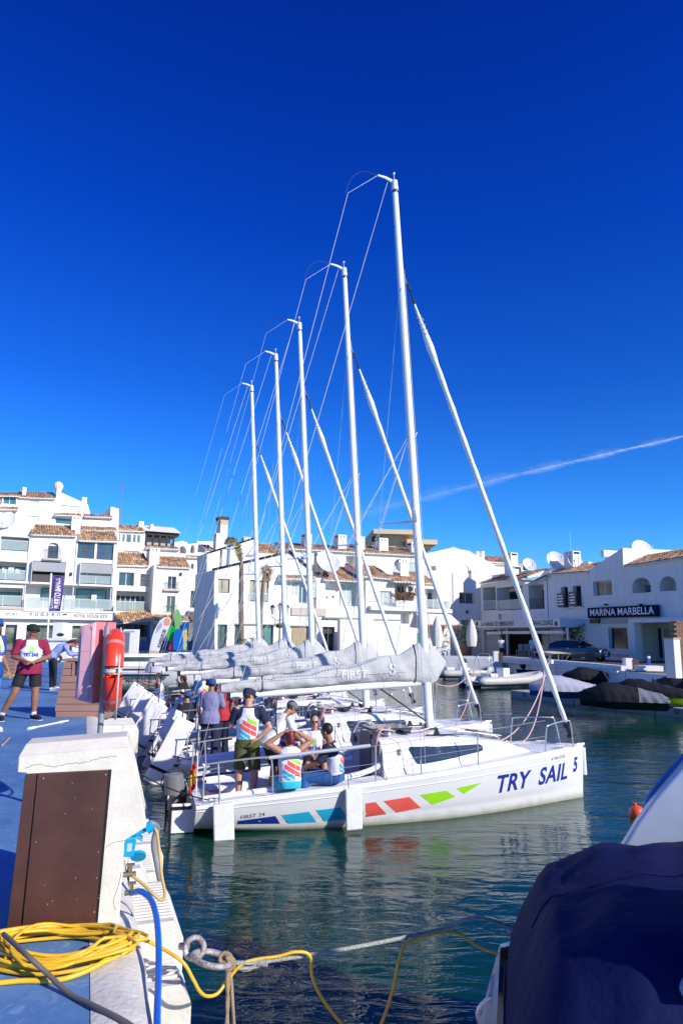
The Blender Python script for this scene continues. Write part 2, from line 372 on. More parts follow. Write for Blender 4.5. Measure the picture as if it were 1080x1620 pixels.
# face of the right quay with pale bands
wf = root('quay_wall', 'whitewashed lower face of the right quay standing in the water behind the jet skis', 'wall')
for a, b_ in (((8.35, 56.75), (13.1, 55.1)), ((13.1, 55.1), (15.25, 38)), ((15.25, 38), (16.85, 24)), ((16.85, 24), (18.3, 8))):
    a = V(a); b_ = V(b_); L_ = (b_-a).length; k_ = max(1, int(L_/4))
    for i in range(k_):
        p = a.lerp(b_, (i+.01)/k_); q = a.lerp(b_, (i+.99)/k_)
        wallseg(p, q, .35, QZ-.04, .2, QWHITE, 'wall_panel', wf, batter=.12)
        wallseg(p, q, -1, .349, .2, STONE, 'wall_base', wf, batter=.2)
# low white wall of the far quay (left to centre)
fw = root('quay_wall', 'long low white wall along the far quay in front of the paddleboard stand', 'wall')
a = V(qp(far-1, .15)[:2]); b_ = FC+V((-.5, .0))
L_ = (b_-a).length; k_ = 8
for i in range(k_):
    p = a.lerp(b_, (i+.003)/k_); q = a.lerp(b_, (i+.997)/k_); wallseg(p, q, .2, QZ+.45, .35, QWHITE, 'wall_panel', fw)
    wallseg(p, q, -1, .199, .3, STONE, 'wall_base', fw)
# ------------------------------------------------------------------ sailing boats
BANG = R(16); BU = V((cos(BANG), sin(BANG))); BN = V((-sin(BANG), cos(BANG)))
B1 = V((-2.39, 11.9))
ST = [(0, 1.12, .90, .43, .0), (.6, 1.17, .98, .49, .08), (1.6, 1.23, 1.04, .565, .20), (2.8, 1.25, 1.04, .665, .28), (4.0, 1.20, .95, .765, .30), (5.0, 1.03, .76, .84, .28), (5.9, .77, .50, .89, .24), (6.6, .49, .27, .915, .2), (7.05, .26, .11, .925, .17), (7.3, .07, .02, .93, .14)]
def stn(x):
    x = max(0, min(7.3, x))
    for i in range(len(ST)-1):
        if x <= ST[i+1][0]:
            t = (x-ST[i][0])/(ST[i+1][0]-ST[i][0]); 
            def cr(k):
                p = [ST[max(0, min(len(ST)-1, i+q))][k] for q in (-1, 0, 1, 2)]
                return .5*(2*p[1]+(p[2]-p[0])*t+(2*p[0]-5*p[1]+4*p[2]-p[3])*t*t+(-p[0]+3*p[1]-3*p[2]+p[3])*t**3)
            return [cr(k) for k in (1, 2, 3, 4)]
def hull_pt(x, u):
    """u: 0 keel, .5 chine, 1 sheer"""
    b, w_, f, d = stn(x); zc = .13+.04*x/7.3
    if u < .5:
        t = u/.5*pi/2; return w_*sin(t)**.8, zc-(zc+d)*cos(t)
    t = (u-.5)*2; return w_+(b-w_)*(t**.75), zc+(f-zc)*t
def sheer(x): b, w_, f, d = stn(x); return b, f
boat = root('sailing_boat', 'nearest white sailing boat with colour stripes and TRY SAIL along its side', 'sailboat', (B1.x, B1.y, 0), BANG, 'white sailing boats moored side by side')
BG = 'white sailing boats moored side by side'
US = [0, .12, .25, .36, .44, .5, .56, .64, .74, .86, .94, 1]
XS = [7.3*i/40 for i in range(41)]
def hp(i, j):
    x = XS[i]
    if j < len(US): y, z = hull_pt(x, US[len(US)-1-j]); return (x, y, z)
    y, z = hull_pt(x, US[j-len(US)]); return (x, -y, z)
m = MB().grid(41, 2*len(US), hp)
nv = 2*len(US); tr = [m.v[j] for j in range(nv)]
o_ = len(m.v)
m.f.append(tuple(range(nv)))                         # transom
m.f.append(tuple(40*nv+j for j in range(nv)))
# underwater antifouling and hull are one moulding
hullo = obj('hull', m, HULLM, boat, smooth=True)
# rubbing moulding line below the gunwale
for s in (-1, 1):
    pts = []
    for i in range(41):
        x = XS[i]; y, z = hull_pt(x, .90); pts.append((x, s*(y+.004), z))
    obj('hull_moulding', MB().tube(pts, .006, 5), GEL, boat, smooth=True)
# deck: sheet with a cockpit well
CK0, CK1, CKW, CKZ = .12, 3.02, .74, .27
CX0, CX1 = 3.0, 6.1
def deckpt(x, t):
    b, f = sheer(x); return (x, b*t*.985, f+.035*(1-t*t)+.012)
ts = [-1, -.97, -.9, -.8, CKW, None]
m = MB()
xs = [0, .06, CK0]+[CK0+(CK1-CK0)*i/14 for i in range(1, 15)]+[CK1+(7.3-CK1)*i/26 for i in range(1, 27)]
for i in range(len(xs)-1):
    for s in (-1, 1):
        inside = xs[i] >= CK0-1e-6 and xs[i+1] <= CK1+1e-6
        def row(x):
            b, f = sheer(x); tin = (CKW/b if inside else 0)
            L_ = [1, .985, .95, .88, .76]+[tin+(.76-tin)*k for k in (.66, .33, 0)]
            return [(x, s*b*t*.985 if t < 1 else s*(b+.004), (f+(.02 if t > .96 else 0)+.035*(1-t*t)+.004) if t < 1 else f-.02) for t in L_]
        a, b_ = row(xs[i]), row(xs[i+1]); o_ = len(m.v); k_ = len(a); m.v += a+b_
        m.f += [(o_+j, o_+j+1, o_+k_+j+1, o_+k_+j) for j in range(k_-1)]
bmx = bmesh.new()
deck = obj('deck', m, DECK, boat, smooth=True)
# cockpit moulding: floor, benches, coaming
m = MB()
def ckp(i, j):
    x = CK0+(CK1-CK0)*i/11; f = sheer(x)[1]; pr = [(CKW, f+.03), (CKW-.02, f-.01), (CKW-.05, f-.035), (.50, f-.05), (.46, f-.07), (.43, CKZ), (0, CKZ)]
    k_ = j if j < 7 else 12-j; return (x, pr[k_][0]*(1 if j < 7 else -1), pr[k_][1])
m.grid(12, 13, ckp); o_ = len(m.v); m.v += [ckp(11, j) for j in range(13)]; m.f.append(tuple(range(o_, o_+13)))
obj('cockpit', m, GEL, boat, smooth=True)
for s in (-1, 1):
    pts = [(CK0, s*(CKW+.03), sheer(CK0)[1]+.04), (1.5, s*(CKW+.05), sheer(1.5)[1]+.05), (2.6, s*(CKW+.04), .74), (3.05, s*(CKW+.02), .90)]
    obj('coaming', MB().tube(spline(pts, 5), .045, 8), GEL, boat, smooth=True)
# coachroof
def cab(i, j):
    t = i/30; x = CX0+(CX1-CX0)*t
    top = 1.30 if x < 4.35 else 1.30-(x-4.35)*.155
    if x < 3.3: top = 1.27+.03*(x-3.0)/.3
    hw = .86 if x < 4.0 else .86-(x-4.0)*.235
    b, f = sheer(x); base = f+.01
    endf = 1 if x < 5.5 else max(0, 1-(x-5.5)/.62)**.6
    h = (top-base)*endf
    P = [(1.08, 0), (1.02, .18), (.985, .45), (.93, .72), (.86, .88), (.72, .96), (.45, 1.0), (0, 1.03)]
    k = j if j < len(P) else 2*len(P)-2-j; sg = 1 if j < len(P) else -1
    return (x, sg*hw*P[k][0], base-.02+h*P[k][1]+.02*(k > 0))
m = MB().grid(31, 15, cab); m.f.append(tuple(range(15)))
coach = obj('coachroof', m, GEL, boat, smooth=True)
cb = bvh_of(coach)
XD = V((1, 0, 0)); ZD = V((0, 0, 1))
def polyvf(p): return ([V((a, b_, 0)) for a, b_ in p], [tuple(range(len(p)))])
for s in (-1, 1):
    wpoly = [(3.56, .91), (3.46, 1.10), (3.48, 1.145), (4.86, 1.12), (4.92, 1.08), (4.92, 1.02), (4.84, 1.0), (3.69, .875), (3.60, .88)]
    wo_ = decal('window', cb, polyvf(wpoly), V((0, s*3, 0)), XD, ZD, V((0, -s, 0)), mat('cabin_window', (.035, .045, .06), .06, spec=.8), boat, .006)
    for a, b_ in ((3.62, 4.12), (4.22, 4.82)):
        pp = [(a, .93+.03*(b_ > 4.5)), (a, 1.10), (b_, 1.085), (b_, .97+.035*(b_ > 4.5))]
        pts = []
        for i in range(4):
            p, q = pp[i], pp[(i+1) % 4]
            for k in range(5):
                h = cb.ray_cast(V((p[0]+(q[0]-p[0])*k/5, s*3, p[1]+(q[1]-p[1])*k/5)), V((0, -s, 0)))[0]
                if h: pts.append(h+V((0, s*.007, 0)))
        if len(pts) > 3: obj('window_frame', MB().tube(pts+[pts[0]], .005, 4), DFR, wo_)
obj('companionway_hatch', MB().box((3.35, 0, 1.36), (.75, .6, .05)), mat('smoked_acrylic', (.05, .055, .06), .1), boat, bevel=.012)
obj('companionway', MB().box((2.985, 0, .84), (.05, .58, .92)), mat('dark_washboard', (.08, .085, .09), .3), boat, bevel=.01)
for s in (-1, 1):
    obj('bulkhead_panel', MB().box((2.98, s*.56, .92), (.03, .44, .62)), GREYD, boat, bevel=.01)
    obj('instrument', MB().tube([(2.96, s*.52, 1.1), (2.94, s*.52, 1.1)], .055, 16), BLACK, boat)
    obj('winch', MB().tube([(3.2, s*.52, 1.31), (3.2, s*.52, 1.36), (3.2, s*.52, 1.38), (3.2, s*.52, 1.44)], [.07, .06, .045, .06], 14), STEEL, boat, smooth=True)
    cl = MB()
    for q in range(4): cl.box((3.55, s*(.34+.055*q), 1.345), (.13, .042, .05))
    obj('rope_clutches', cl, BLACK, boat, bevel=.006)
    for q in range(3): obj('control_line', MB().tube(spline([(3.5, s*(.36+.06*q), 1.34), (3.85, s*(.30+.05*q), 1.335), (4.15, s*(.12+.02*q), 1.36)], 5), .007, 5), ROPER if q != 1 else ROPEW, boat)
    # hanging rope tails
    hb = MB(); rnd = random.Random(3+s)
    for q in range(9):
        y = s*(.56+.02*q); zt = 1.36; hb.tube(spline([(3.3, y-.1*s, 1.37), (3.04, y-.06*s, 1.4), (2.93, y, 1.25-rnd.random()*.1), (2.93+.03*rnd.random(), y+.03, 1.08-.12*rnd.random()), (2.95, y+.05, 1.2), (3.02, y+.02, 1.37)], 5), .0075, 5)
    obj('rope_tails', hb, ROPER if s < 0 else ROPEW, boat, smooth=True)
    obj('grab_rail', MB().tube(spline([(4.5, s*.42, 1.27), (4.6, s*.42, 1.32), (5.3, s*.33, 1.21), (5.4, s*.33, 1.15)], 5), .012, 6), STEEL, boat, smooth=True)
    obj('jib_track', MB().box((4.2, s*.62, 1.295), (.7, .03, .02)), BLACK, boat)
    obj('jib_car', MB().box((4.05, s*.62, 1.32), (.09, .05, .04)).tube([(4.05, s*.62-.02, 1.36), (4.05, s*.62+.02, 1.36)], .03, 10), BLACK, boat)
    obj('toe_rail', MB().tube([(x, s*(sheer(x)[0]-.03), sheer(x)[1]+.035) for x in [.2+.35*i for i in range(20)]], .012, 5), GEL, boat)
obj('forehatch', MB().box((5.25, 0, 1.215), (.5, .5, .045), ry=R(8)), mat('smoked_acrylic', (.05, .055, .06), .1), boat, bevel=.012)
# mast, spreaders, crane
MBs = V((4.19, 0, 1.29)); MT = V((3.53, 0, 12.2))
md = (MT-MBs).normalized()
def onmast(z): t = (z-MBs.z)/(MT.z-MBs.z); return MBs.lerp(MT, t)
mast = obj('mast', MB().tube([MBs-md*.0, MBs+md*.2, onmast(9), onmast(12.05)], [.082, .082, .076, .06], 16, flat=.85), ALU, boat, smooth=True)
obj('mast_foot', MB().box((4.19, 0, 1.315), (.24, .2, .05)).tube([(4.05, .09, 1.36), (4.05, .09, 1.42)], .03, 8).tube([(4.05, -.09, 1.36), (4.05, -.09, 1.42)], .03, 8), BLACK, mast)
cr = MB().tube([onmast(11.95), onmast(12.16)], [.075, .065], 12).tube([onmast(12.12)+V((.02, 0, 0)), onmast(12.13)+V((-.2, 0, .07)), onmast(12.13)+V((-.36, 0, .09))], [.05, .035, .025], 8, flat=.6)
obj('mast_crane', cr, ALU, mast, smooth=True)
obj('masthead_light', MB().tube([onmast(12.16), onmast(12.3)], .006, 5).sphere(onmast(12.33), .028, 8, 6), WFR, mast, smooth=True)
obj('mast_band', MB().tube([onmast(11.9), onmast(11.93)], .066, 14), BLACK, mast)
obj('mast_track', MB().tube([onmast(2.3)+V((-.08, 0, 0)), onmast(11.9)+V((-.045, 0, 0))], .009, 4), STEEL, mast)
CT = onmast(12.13)+V((-.37, 0, .08))
WH = CT+V((-.62, 0, -.52))
obj('backstay_flicker', MB().tube(spline([CT, CT+V((-.3, 0, .03)), CT+V((-.55, 0, -.18)), WH+V((-.05, 0, -.02)), WH+V((-.08, 0, .10))][:4], 8), [.006]*25, 5), BLACK, mast)
obj('backstay', MB().tube([CT, WH, (.02, 0, .5)], .0045, 5), STEEL, boat)
obj('backstay_tackle', MB().tube([(.02, 0, .45), (.1, 0, 2.0)], .012, 5), ROPEB, boat)
obj('main_halyard', MB().tube([onmast(12.0)+V((-.16, 0, .1)), (.75, 0, 2.15)], .005, 5), ROPEW, boat)
SP = onmast(5.1); spt = {}
for s in (-1, 1):
    tip = SP+V((-.42, s*.92, .06)); spt[s] = tip
    obj('spreader', MB().tube([SP, tip], [.022, .014], 8, flat=1.3), ALU, mast, smooth=True)
    cp_ = V((3.55, s*1.14, .77))
    obj('shroud', MB().tube([onmast(10.1), tip, cp_], .0045, 5), STEEL, boat)
    obj('lower_shroud', MB().tube([SP-V((0, 0, .1)), cp_+V((.08, -s*.02, 0))], .005, 5), STEEL, boat)
    obj('turnbuckle', MB().tube([cp_+V((0, 0, -.02)), cp_+V((-.01, 0, .22))], .014, 8).box(cp_+V((0, 0, -.02)), (.07, .03, .06)), STEEL, boat)
obj('radar_strut', MB().tube([onmast(6.6), onmast(6.6)+V((.12, 0, .25))], .006, 5), STEEL, mast)
for q in (.05, -.05): obj('halyard', MB().tube([onmast(10.2)+V((.07, q, 0)), onmast(1.4)+V((.10, q, 0))], .005, 4), ROPEW, mast)
# forestay with furled jib
F0 = onmast(10.2)+V((.05, 0, 0)); F1 = V((7.12, 0, 1.06))
fd = (F1-F0)
pts = [F0+fd*(.055+.0*0)]; 
m = MB(); N = 46; fp = []; fr = []
for i in range(N+1):
    t = .075+(.965-.075)*i/N; fp.append(F0+fd*t+V((0, 0, 0)))
    r_ = .018+.034*min(1, i/5)*(1 if i < N-2 else .7)
    if 3 <= i <= 6: r_ *= 1.35
    fr.append(r_*(1+.10*math.sin(i*1.7)))
jib = obj('furled_jib', MB().tube(fp, fr, 10), SAILW, boat, smooth=True)
obj('forestay', MB().tube([F0, F1], .006, 5), STEEL, boat)
obj('furler_swivel', MB().tube([F0+fd*.03, F0+fd*.045], .03, 8).tube([F0+fd*.062, F0+fd*.075], .03, 8).tube([F0+fd*.03, F0+fd*.075], .014, 6), BLACK, jib)
obj('furler_drum', MB().tube([F0+fd*.968, F0+fd*.974, F0+fd*.975, F0+fd*.99, F0+fd*.991, F0+fd*.996], [.075, .075, .045, .045, .075, .07], 14), BLACK, jib, smooth=True)
# spiral of the jib sheet round the furled sail
sp = []
for i in range(60): t = .1+.055*i/60; a = i*.5; sp.append(F0+fd*t+V((cos(a)*.06, sin(a)*.06, 0)))
obj('jib_sheet', MB().tube(sp, .006, 4), ROPEW, jib)
# boom and sail cover
BO0 = V((4.02, 0, 2.13)); BO1 = V((.55, 0, 1.93))
obj('boom', MB().tube([BO0, BO0.lerp(BO1, .03), BO0.lerp(BO1, .98), BO1], [.05, .062, .06, .05], 14, flat=.8), ALU, boat, smooth=True)
obj('gooseneck', MB().box((4.08, 0, 2.14), (.12, .07, .12)), BLACK, boat, bevel=.01)
obj('boom_vang', MB().tube([(4.12, 0, 1.45), (3.2, 0, 2.06)], .016, 6), BLACK, boat)
obj('boom_end', MB().box(BO1, (.06, .11, .14)), BLACK, boat, bevel=.01)
CP = [(4.52, 2.46, 2.52, .01), (4.43, 2.32, 2.63, .04), (4.33, 2.16, 2.74, .07), (4.2, 2.08, 2.87, .10), (3.98, 2.13, 2.83, .13), (3.6, 2.15, 2.67, .145), (3.1, 2.13, 2.54, .14), (2.5, 2.10, 2.45, .13), (1.8, 2.06, 2.34, .12), (1.2, 2.0, 2.25, .12), (.7, 1.97, 2.18, .09), (.42, 1.98, 2.12, .05)]
sn_ = sin
def cvp(i, j, ni=140, nj=39):
    t = i/ni*(len(CP)-1); k = min(int(t), len(CP)-2); u = t-k; a = [CP[k][q]*(1-u)+CP[k+1][q]*u for q in range(4)]
    th = 2*pi*j/nj; z0, z1, h = a[1], a[2], a[3]; cz = (z0+z1)/2; hz = (z1-z0)/2; x = a[0]
    rg = lambda v: 1-abs(sin(v))
    wr = 1+.09*sin(x*8+2.2*sin(th))-.16*rg(x*4.3+1.6*th)-.10*rg(x*9.1-1.1*th+1)+.10*rg(x*2.1+2.7*th)
    c = cos(th); sn = sin(th)
    y = h*c*wr*(1-.45*max(0, sn))+.02*sin(x*3+2)*sn; z = cz+hz*(abs(sn)**.8*(1 if sn > 0 else -1))*(1-.05*rg(x*5.3)*max(0, sn))
    if 1 < x < 4.0: z += .03*sin(x*6.5)*max(0, sn)
    return (x, y, z)
cov = obj('sail_cover', MB().grid(141, 40, cvp), SAILC, boat, smooth='all')
cvb = bvh_of(cov)
CWP = mat('worn_white_print', (.66, .66, .66), .7, var=.08, scale=20); TW = mat('white_print', (.85, .85, .86), .6)
decal('cover_lettering', cvb, text_mesh('FIRST', .20, bold=.004), V((2.72, -3, 2.28)), XD, V((.0, 0, 1)), V((0, 1, 0)), CWP, cov, .01, .04)
decal('cover_emblem', cvb, text_mesh('S', .27, bold=.008), V((3.42, -3, 2.36)), XD, ZD, V((0, 1, 0)), CWP, cov, .012, .04)
zp = MB()
for i in range(40):
    x = 1.0+i*.055; h = cvb.ray_cast(V((x, -.07, 5)), V((0, 0, -1)))[0]
    if h: zp.box(h+V((0, 0, .004)), (.02, .05, .01))
obj('cover_zip', zp, GREYD, cov)
obj('cover_batten', MB().tube([tuple((cvb.ray_cast(V((.8+.1*i, -3, 2.16+.006*i)), V((0, 1, 0)))[0] or V((.8+.1*i, -.1, 2.2)))+V((0, -.004, 0))) for i in range(30)], .008, 5), SAILC, cov)
for x in (3.9, 1.1):
    ring = [cvp(0, 0)]
    k = min(range(141), key=lambda i: abs(cvp(i, 0)[0]-x)); c_ = V((x, 0, (cvp(k, 10)[2]+cvp(k, 30)[2])/2))
    obj('cover_strap', MB().tube([c_+(V(cvp(k, j))-c_)*1.04 for j in range(40)], .009, 4), ROPEB, cov)
for x, n_ in ((1.3, 0), (2.4, 1)):
    for s in (-1, 1): obj('lazy_jack', MB().tube([onmast(6.8)+V((-.03, 0, 0)), (x, s*.14, 2.2+.06*n_)], .004, 4), ROPEW, boat)
obj('mainsheet', MB().tube([(1.35, 0, 1.95), (1.45, .0, .3)], .008, 5).tube([(1.39, 0.02, 1.95), (1.3, .06, .3)], .008, 5).tube([(1.32, -.02, 1.95), (1.5, -.06, .3)], .008, 5), ROPEB, boat)
# pulpit, pushpit, stanchions, lifelines
PR = .0125
def dk(x, inset=.06): b, f = sheer(x); return b-inset, f+.03
for s in (-1, 1):
    b0, f0 = dk(6.15); b1, f1 = dk(6.85)
    obj('pulpit_rail', MB().tube(spline([(6.15, s*b0, f0), (6.2, s*b0, f0+.40), (6.27, s*(b0-.01), f0+.47), (6.8, s*(b1-.0), f0+.50), (6.93, s*(b1-.03), f0+.44), (7.0, s*(b1-.08), f1)], 6), PR, 8), STEEL, boat, smooth=True)
    b2, f2 = dk(.12, .05); b3, f3 = dk(1.0, .05)
    obj('pushpit_rail', MB().tube(spline([(.1, s*b2, f2), (.1, s*b2, f2+.52), (.14, s*b2, f2+.57), (1.0, s*b3, f3+.57), (1.1, s*b3, f3+.5), (1.13, s*b3, f3)], 6), PR, 8), STEEL, boat, smooth=True)
    obj('pushpit_leg', MB().tube([(.35, s*dk(.35, .05)[0], f2), (.30, s*dk(.3, .05)[0], f2+.57)], PR, 8), STEEL, boat)
    for x in (2.75, 4.6):
        b4, f4 = dk(x, .05); obj('stanchion', MB().tube([(x, s*b4, f4-.02), (x, s*b4, f4+.56)], .0115, 8).tube([(x, s*b4, f4-.03), (x, s*b4, f4)], .025, 8), STEEL, boat, smooth=True)
    pp = [(1.0, dk(1.0, .05)), (2.75, dk(2.75, .05)), (4.6, dk(4.6, .05)), (6.2, dk(6.2, .07))]
    obj('lifeline', MB().tube([(x, s*q[0], q[1]+.55) for x, q in pp], .0045, 4), STEEL, boat)
    obj('lower_lifeline', MB().tube([(x, s*q[0], q[1]+.28) for x, q in pp], .004, 4), STEEL, boat)
    obj('lifeline_sleeve', MB().tube([(1.05, s*dk(1.05, .05)[0], dk(1, .05)[1]+.56), (2.66, s*dk(2.66, .05)[0], dk(2.7, .05)[1]+.56)], .028, 8), GREYD, boat, smooth=True)
    obj('lifeline_lashing', MB().tube([(2.75, s*dk(2.75, .05)[0], 0.84), (2.95, s*dk(2.9, .05)[0], .70)], .005, 4).tube([(2.75, s*dk(2.75, .05)[0], 1.19), (2.95, s*dk(2.9, .05)[0], .70)], .005, 4), ROPEB, boat)
    obj('cleat', MB().tube([(6.55, s*.34, .99), (6.75, s*.30, .99)], .014, 6).tube([(6.62, s*.33, .94), (6.62, s*.33, .99)], .012, 6).tube([(6.69, s*.315, .94), (6.69, s*.315, .99)], .012, 6), STEEL, boat)
    obj('stern_cleat', MB().tube([(.18, s*.98, .53), (.38, s*.99, .53)], .014, 6).tube([(.28, s*.985, .47), (.28, s*.985, .53)], .014, 6), STEEL, boat)
obj('bow_fitting', MB().box((7.3, 0, .95), (.16, .05, .05)).box((7.33, 0, .75), (.03, .05, .42)), STEEL, boat, bevel=.008)
obj('bowsprit', MB().tube([(7.36, .0, .90), (7.37, 0, .40)], .04, 8), GEL, boat, smooth=True)
# open transom fittings: outboard motor, rudders
om = root('outboard_motor', None, None); om.parent = boat; om.location = (-.24, .12, .34)
del_ = om
def ob(name, mb_, m_, bevel=0, smooth=False): o = obj(name, mb_, m_, om, bevel=bevel, smooth=smooth); return o
mc = MB().grid(9, 16, lambda i, j: (lambda t, a: (.17*cos(a)*(1-.12*t)-.04*t, .14*sin(a)*(1-.18*t), .05+.36*t-.05*max(0, (t-.85)/.15)))(i/8, 2*pi*j/15))
mc.f.append(tuple(8*16+j for j in range(16)))
ob('motor_cowl', mc, mat('motor_grey', (.16, .165, .175), .35), smooth=True)
ob('motor_leg', MB().tube([(.0, 0, .06), (-.02, 0, -.3), (-.02, 0, -.75)], [.09, .06, .05], 8, flat=1.6), mat('motor_grey', (.16, .165, .175), .35), smooth=True)
ob('tiller_handle', MB().tube([(.1, 0, .12), (.5, .02, .22)], .022, 8), BLACK)
ob('mount_bracket', MB().box((.13, 0, -.02), (.1, .26, .3)), BLACK, bevel=.01)
ob('motor_cables', MB().tube(spline([(-.1, .1, .42), (-.22, .18, .2), (-.1, .2, .0), (.1, .18, .1), (.2, .1, .3), (0, .1, .44), (-.15, 0, .3)], 6), .01, 5), ROPEB)
bl = mat('rudder_white', (.74, .75, .77), .35)
for s in (-1, 1):
    m = MB().box((-.16, s*.72, .17), (.34, .045, .50))
    rd = obj('rudder', m, bl, boat, bevel=.015)
    obj('rudder_strap', MB().box((-.16, s*.72, .36), (.37, .06, .05)).box((-.16, s*.72, -.02), (.37, .06, .06)).box((-.34, s*.72, .17), (.03, .055, .40)), BLACK, rd)
    obj('rudder_bracket', MB().box((.0, s*.72, .25), (.06, .08, .26)), STEEL, rd)
obj('tiller', MB().tube([(-.05, .7, .50), (.35, .3, .62), (1.15, .1, .72)], .018, 8), BLACK, boat, smooth=True)
obj('tiller_bar', MB().tube([(-.05, -.7, .50), (-.05, .7, .50)], .016, 8), STEEL, boat)
# flag of Spain on the pushpit
fs = root('flag', None, None); fs.parent = boat; fs.location = (.03, -.66, .50)
obj('flag_pole', MB().tube([(0, 0, 0), (.0, 0, .62)], .010, 6), WFR, fs)
RED = mat('flag_red', (.55, .03, .03), .7); YEL = mat('flag_yellow', (.8, .45, .02), .7)
def fl(name, z0, z1, m_):
    f = lambda i, j: (-.02-.07*i/8*(1)+.03*sin(i*1.1+j*.3), -.02-.045*sin(i*.8), (z0+(z1-z0)*j/4)-.05*i/8*(1.5)-.04*i/8*sin(i))
    return obj(name, MB().grid(9, 5, lambda i, j: V((-.18*i/8*.6, .035*sin(i*1.6+j*.35)+.02*i/8, .56-.40*i/8*.4-(.0)-((z0+(z1-z0)*j/4))*1.2))), m_, fs, smooth='all')
fl('flag_stripe', 0, .085, RED); fl('flag_stripe', .087, .255, YEL); fl('flag_stripe', .257, .34, RED)
obj('flag_emblem', MB().box((-.05, .0, .37), (.035, .085, .05)), RED, fs)
# hull graphics, dropped on the starboard and port sides
hb_ = bvh_of(hullo)
def hull_px(px, py):
    r = ray(px, py); c_, s_ = cos(BANG), sin(BANG)
    o2 = V((-B1.x*c_-B1.y*s_, B1.x*s_-B1.y*c_, CAMZ)); d2 = V((r.x*c_+r.y*s_, -r.x*s_+r.y*c_, r.z))
    h = hb_.ray_cast(o2, d2.normalized())[0]
    return (h.x, h.z) if h else None
def zz(x, y, k, ox, oy): return (ox+x/k, oy+y/k)
NAVY = mat('print_navy', (.012, .035, .30), .35); CYAN = mat('print_cyan', (.02, .42, .68), .35); CORAL = mat('print_coral', (.80, .11, .08), .35); LIME = mat('print_lime', (.33, .72, .02), .35)
a6 = lambda p: [zz(x, y, 3.375, 240, 1060) for x, y in p]; a7 = lambda p: [zz(x, y, 2.5714, 540, 1100) for x, y in p]
GR = [(a6([(457, 806), (660, 779), (685, 820), (457, 823)]), NAVY), (a6([(690, 775), (838, 756), (880, 812), (733, 820)]), CYAN), (a6([(875, 749), (1008, 733), (1052, 797), (922, 808)]), CYAN),
      (a7([(97, 440), (138, 434), (183, 483), (97, 495)]), CORAL), (a7([(170, 430), (275, 413), (322, 457), (222, 477)]), CORAL), (a7([(318, 405), (425, 387), (462, 412), (370, 445)]), LIME), (a7([(465, 378), (572, 354), (497, 400)]), LIME)]
for pts, m_ in GR:
    q = [hull_px(*p) for p in pts]
    if None in q: continue
    for s in (-1, 1): decal('colour_stripe', hb_, polyvf(q), V((0, s*3, 0)), XD, ZD, V((0, -s, 0)), m_, hullo, .004, .12)
def hull_text(txt, pl, pr, h, m_, name, shear=0, bold=0, both=True, space=1.0):
    a, b_ = hull_px(*pl), hull_px(*pr)
    if not a or not b_: return
    a = V((a[0], a[1])); b_ = V((b_[0], b_[1])); L_ = (b_-a).length; dx = (b_-a)/L_
    t = text_mesh(txt, h/.7, width=L_, shear=shear, bold=bold, space=space)
    c_ = (a+b_)/2
    decal(name, hb_, t, V((c_.x, -3, c_.y)), V((dx.x, 0, dx.y)), V((-dx.y*.3, 0, 1)), V((0, 1, 0)), m_, hullo, .0045, .08)
    if both: decal(name, hb_, t, V((c_.x, 3, c_.y)), V((-dx.x, 0, dx.y)), V((0, 0, 1)), V((0, -1, 0)), m_, hullo, .0045, .08)
hull_text('TRY  SAIL', (785, 1243), (897, 1220), .30, NAVY, 'hull_lettering', shear=.08, bold=.010, space=1.05)
hull_text('FIRST 24', (381, 1293.5), (419, 1288), .058, mat('print_grey', (.07, .07, .08), .5), 'class_lettering')
hull_text('6ª 363-27-22', (872, 1201), (893, 1196), .05, mat('print_grey', (.07, .07, .08), .5), 'registration', both=False)
decal('boat_emblem', cb, text_mesh('S', .12, bold=.01), V((3.28, -3, 1.06)), XD, ZD, V((0, 1, 0)), mat('print_grey', (.07, .07, .08), .5), coach, .005, .04)
# fenders: flat white boards hung from the rail
def fender(par, x, s, z1, w_, h_, tilt=0, name='flat_fender'):
    b_, f = sheer(x); y = s*(max(hull_pt(x, .75)[0], hull_pt(x, 1)[0])+.055)
    fd_ = obj(name, MB().box((x, y, z1-h_/2), (w_, .07, h_), ry=tilt), mat('fender_vinyl', (.70, .71, .72), .5, bump=.3, bscale=15), par, bevel=.02)
    obj('fender_rope', MB().tube([(x-.08, y, z1-.02), (x-.08, s*(b_-.05), f+.3)], .005, 4), ROPEB, fd_)
    return fd_
fpos = [(.62, -1), (2.55, -1)]
fender(boat, .40, -1, .50, .30, .60, R(-4)); fender(boat, 2.36, -1, .64, .26, .60, R(-2)); fender(boat, 4.4, 1, .72, .26, .6)
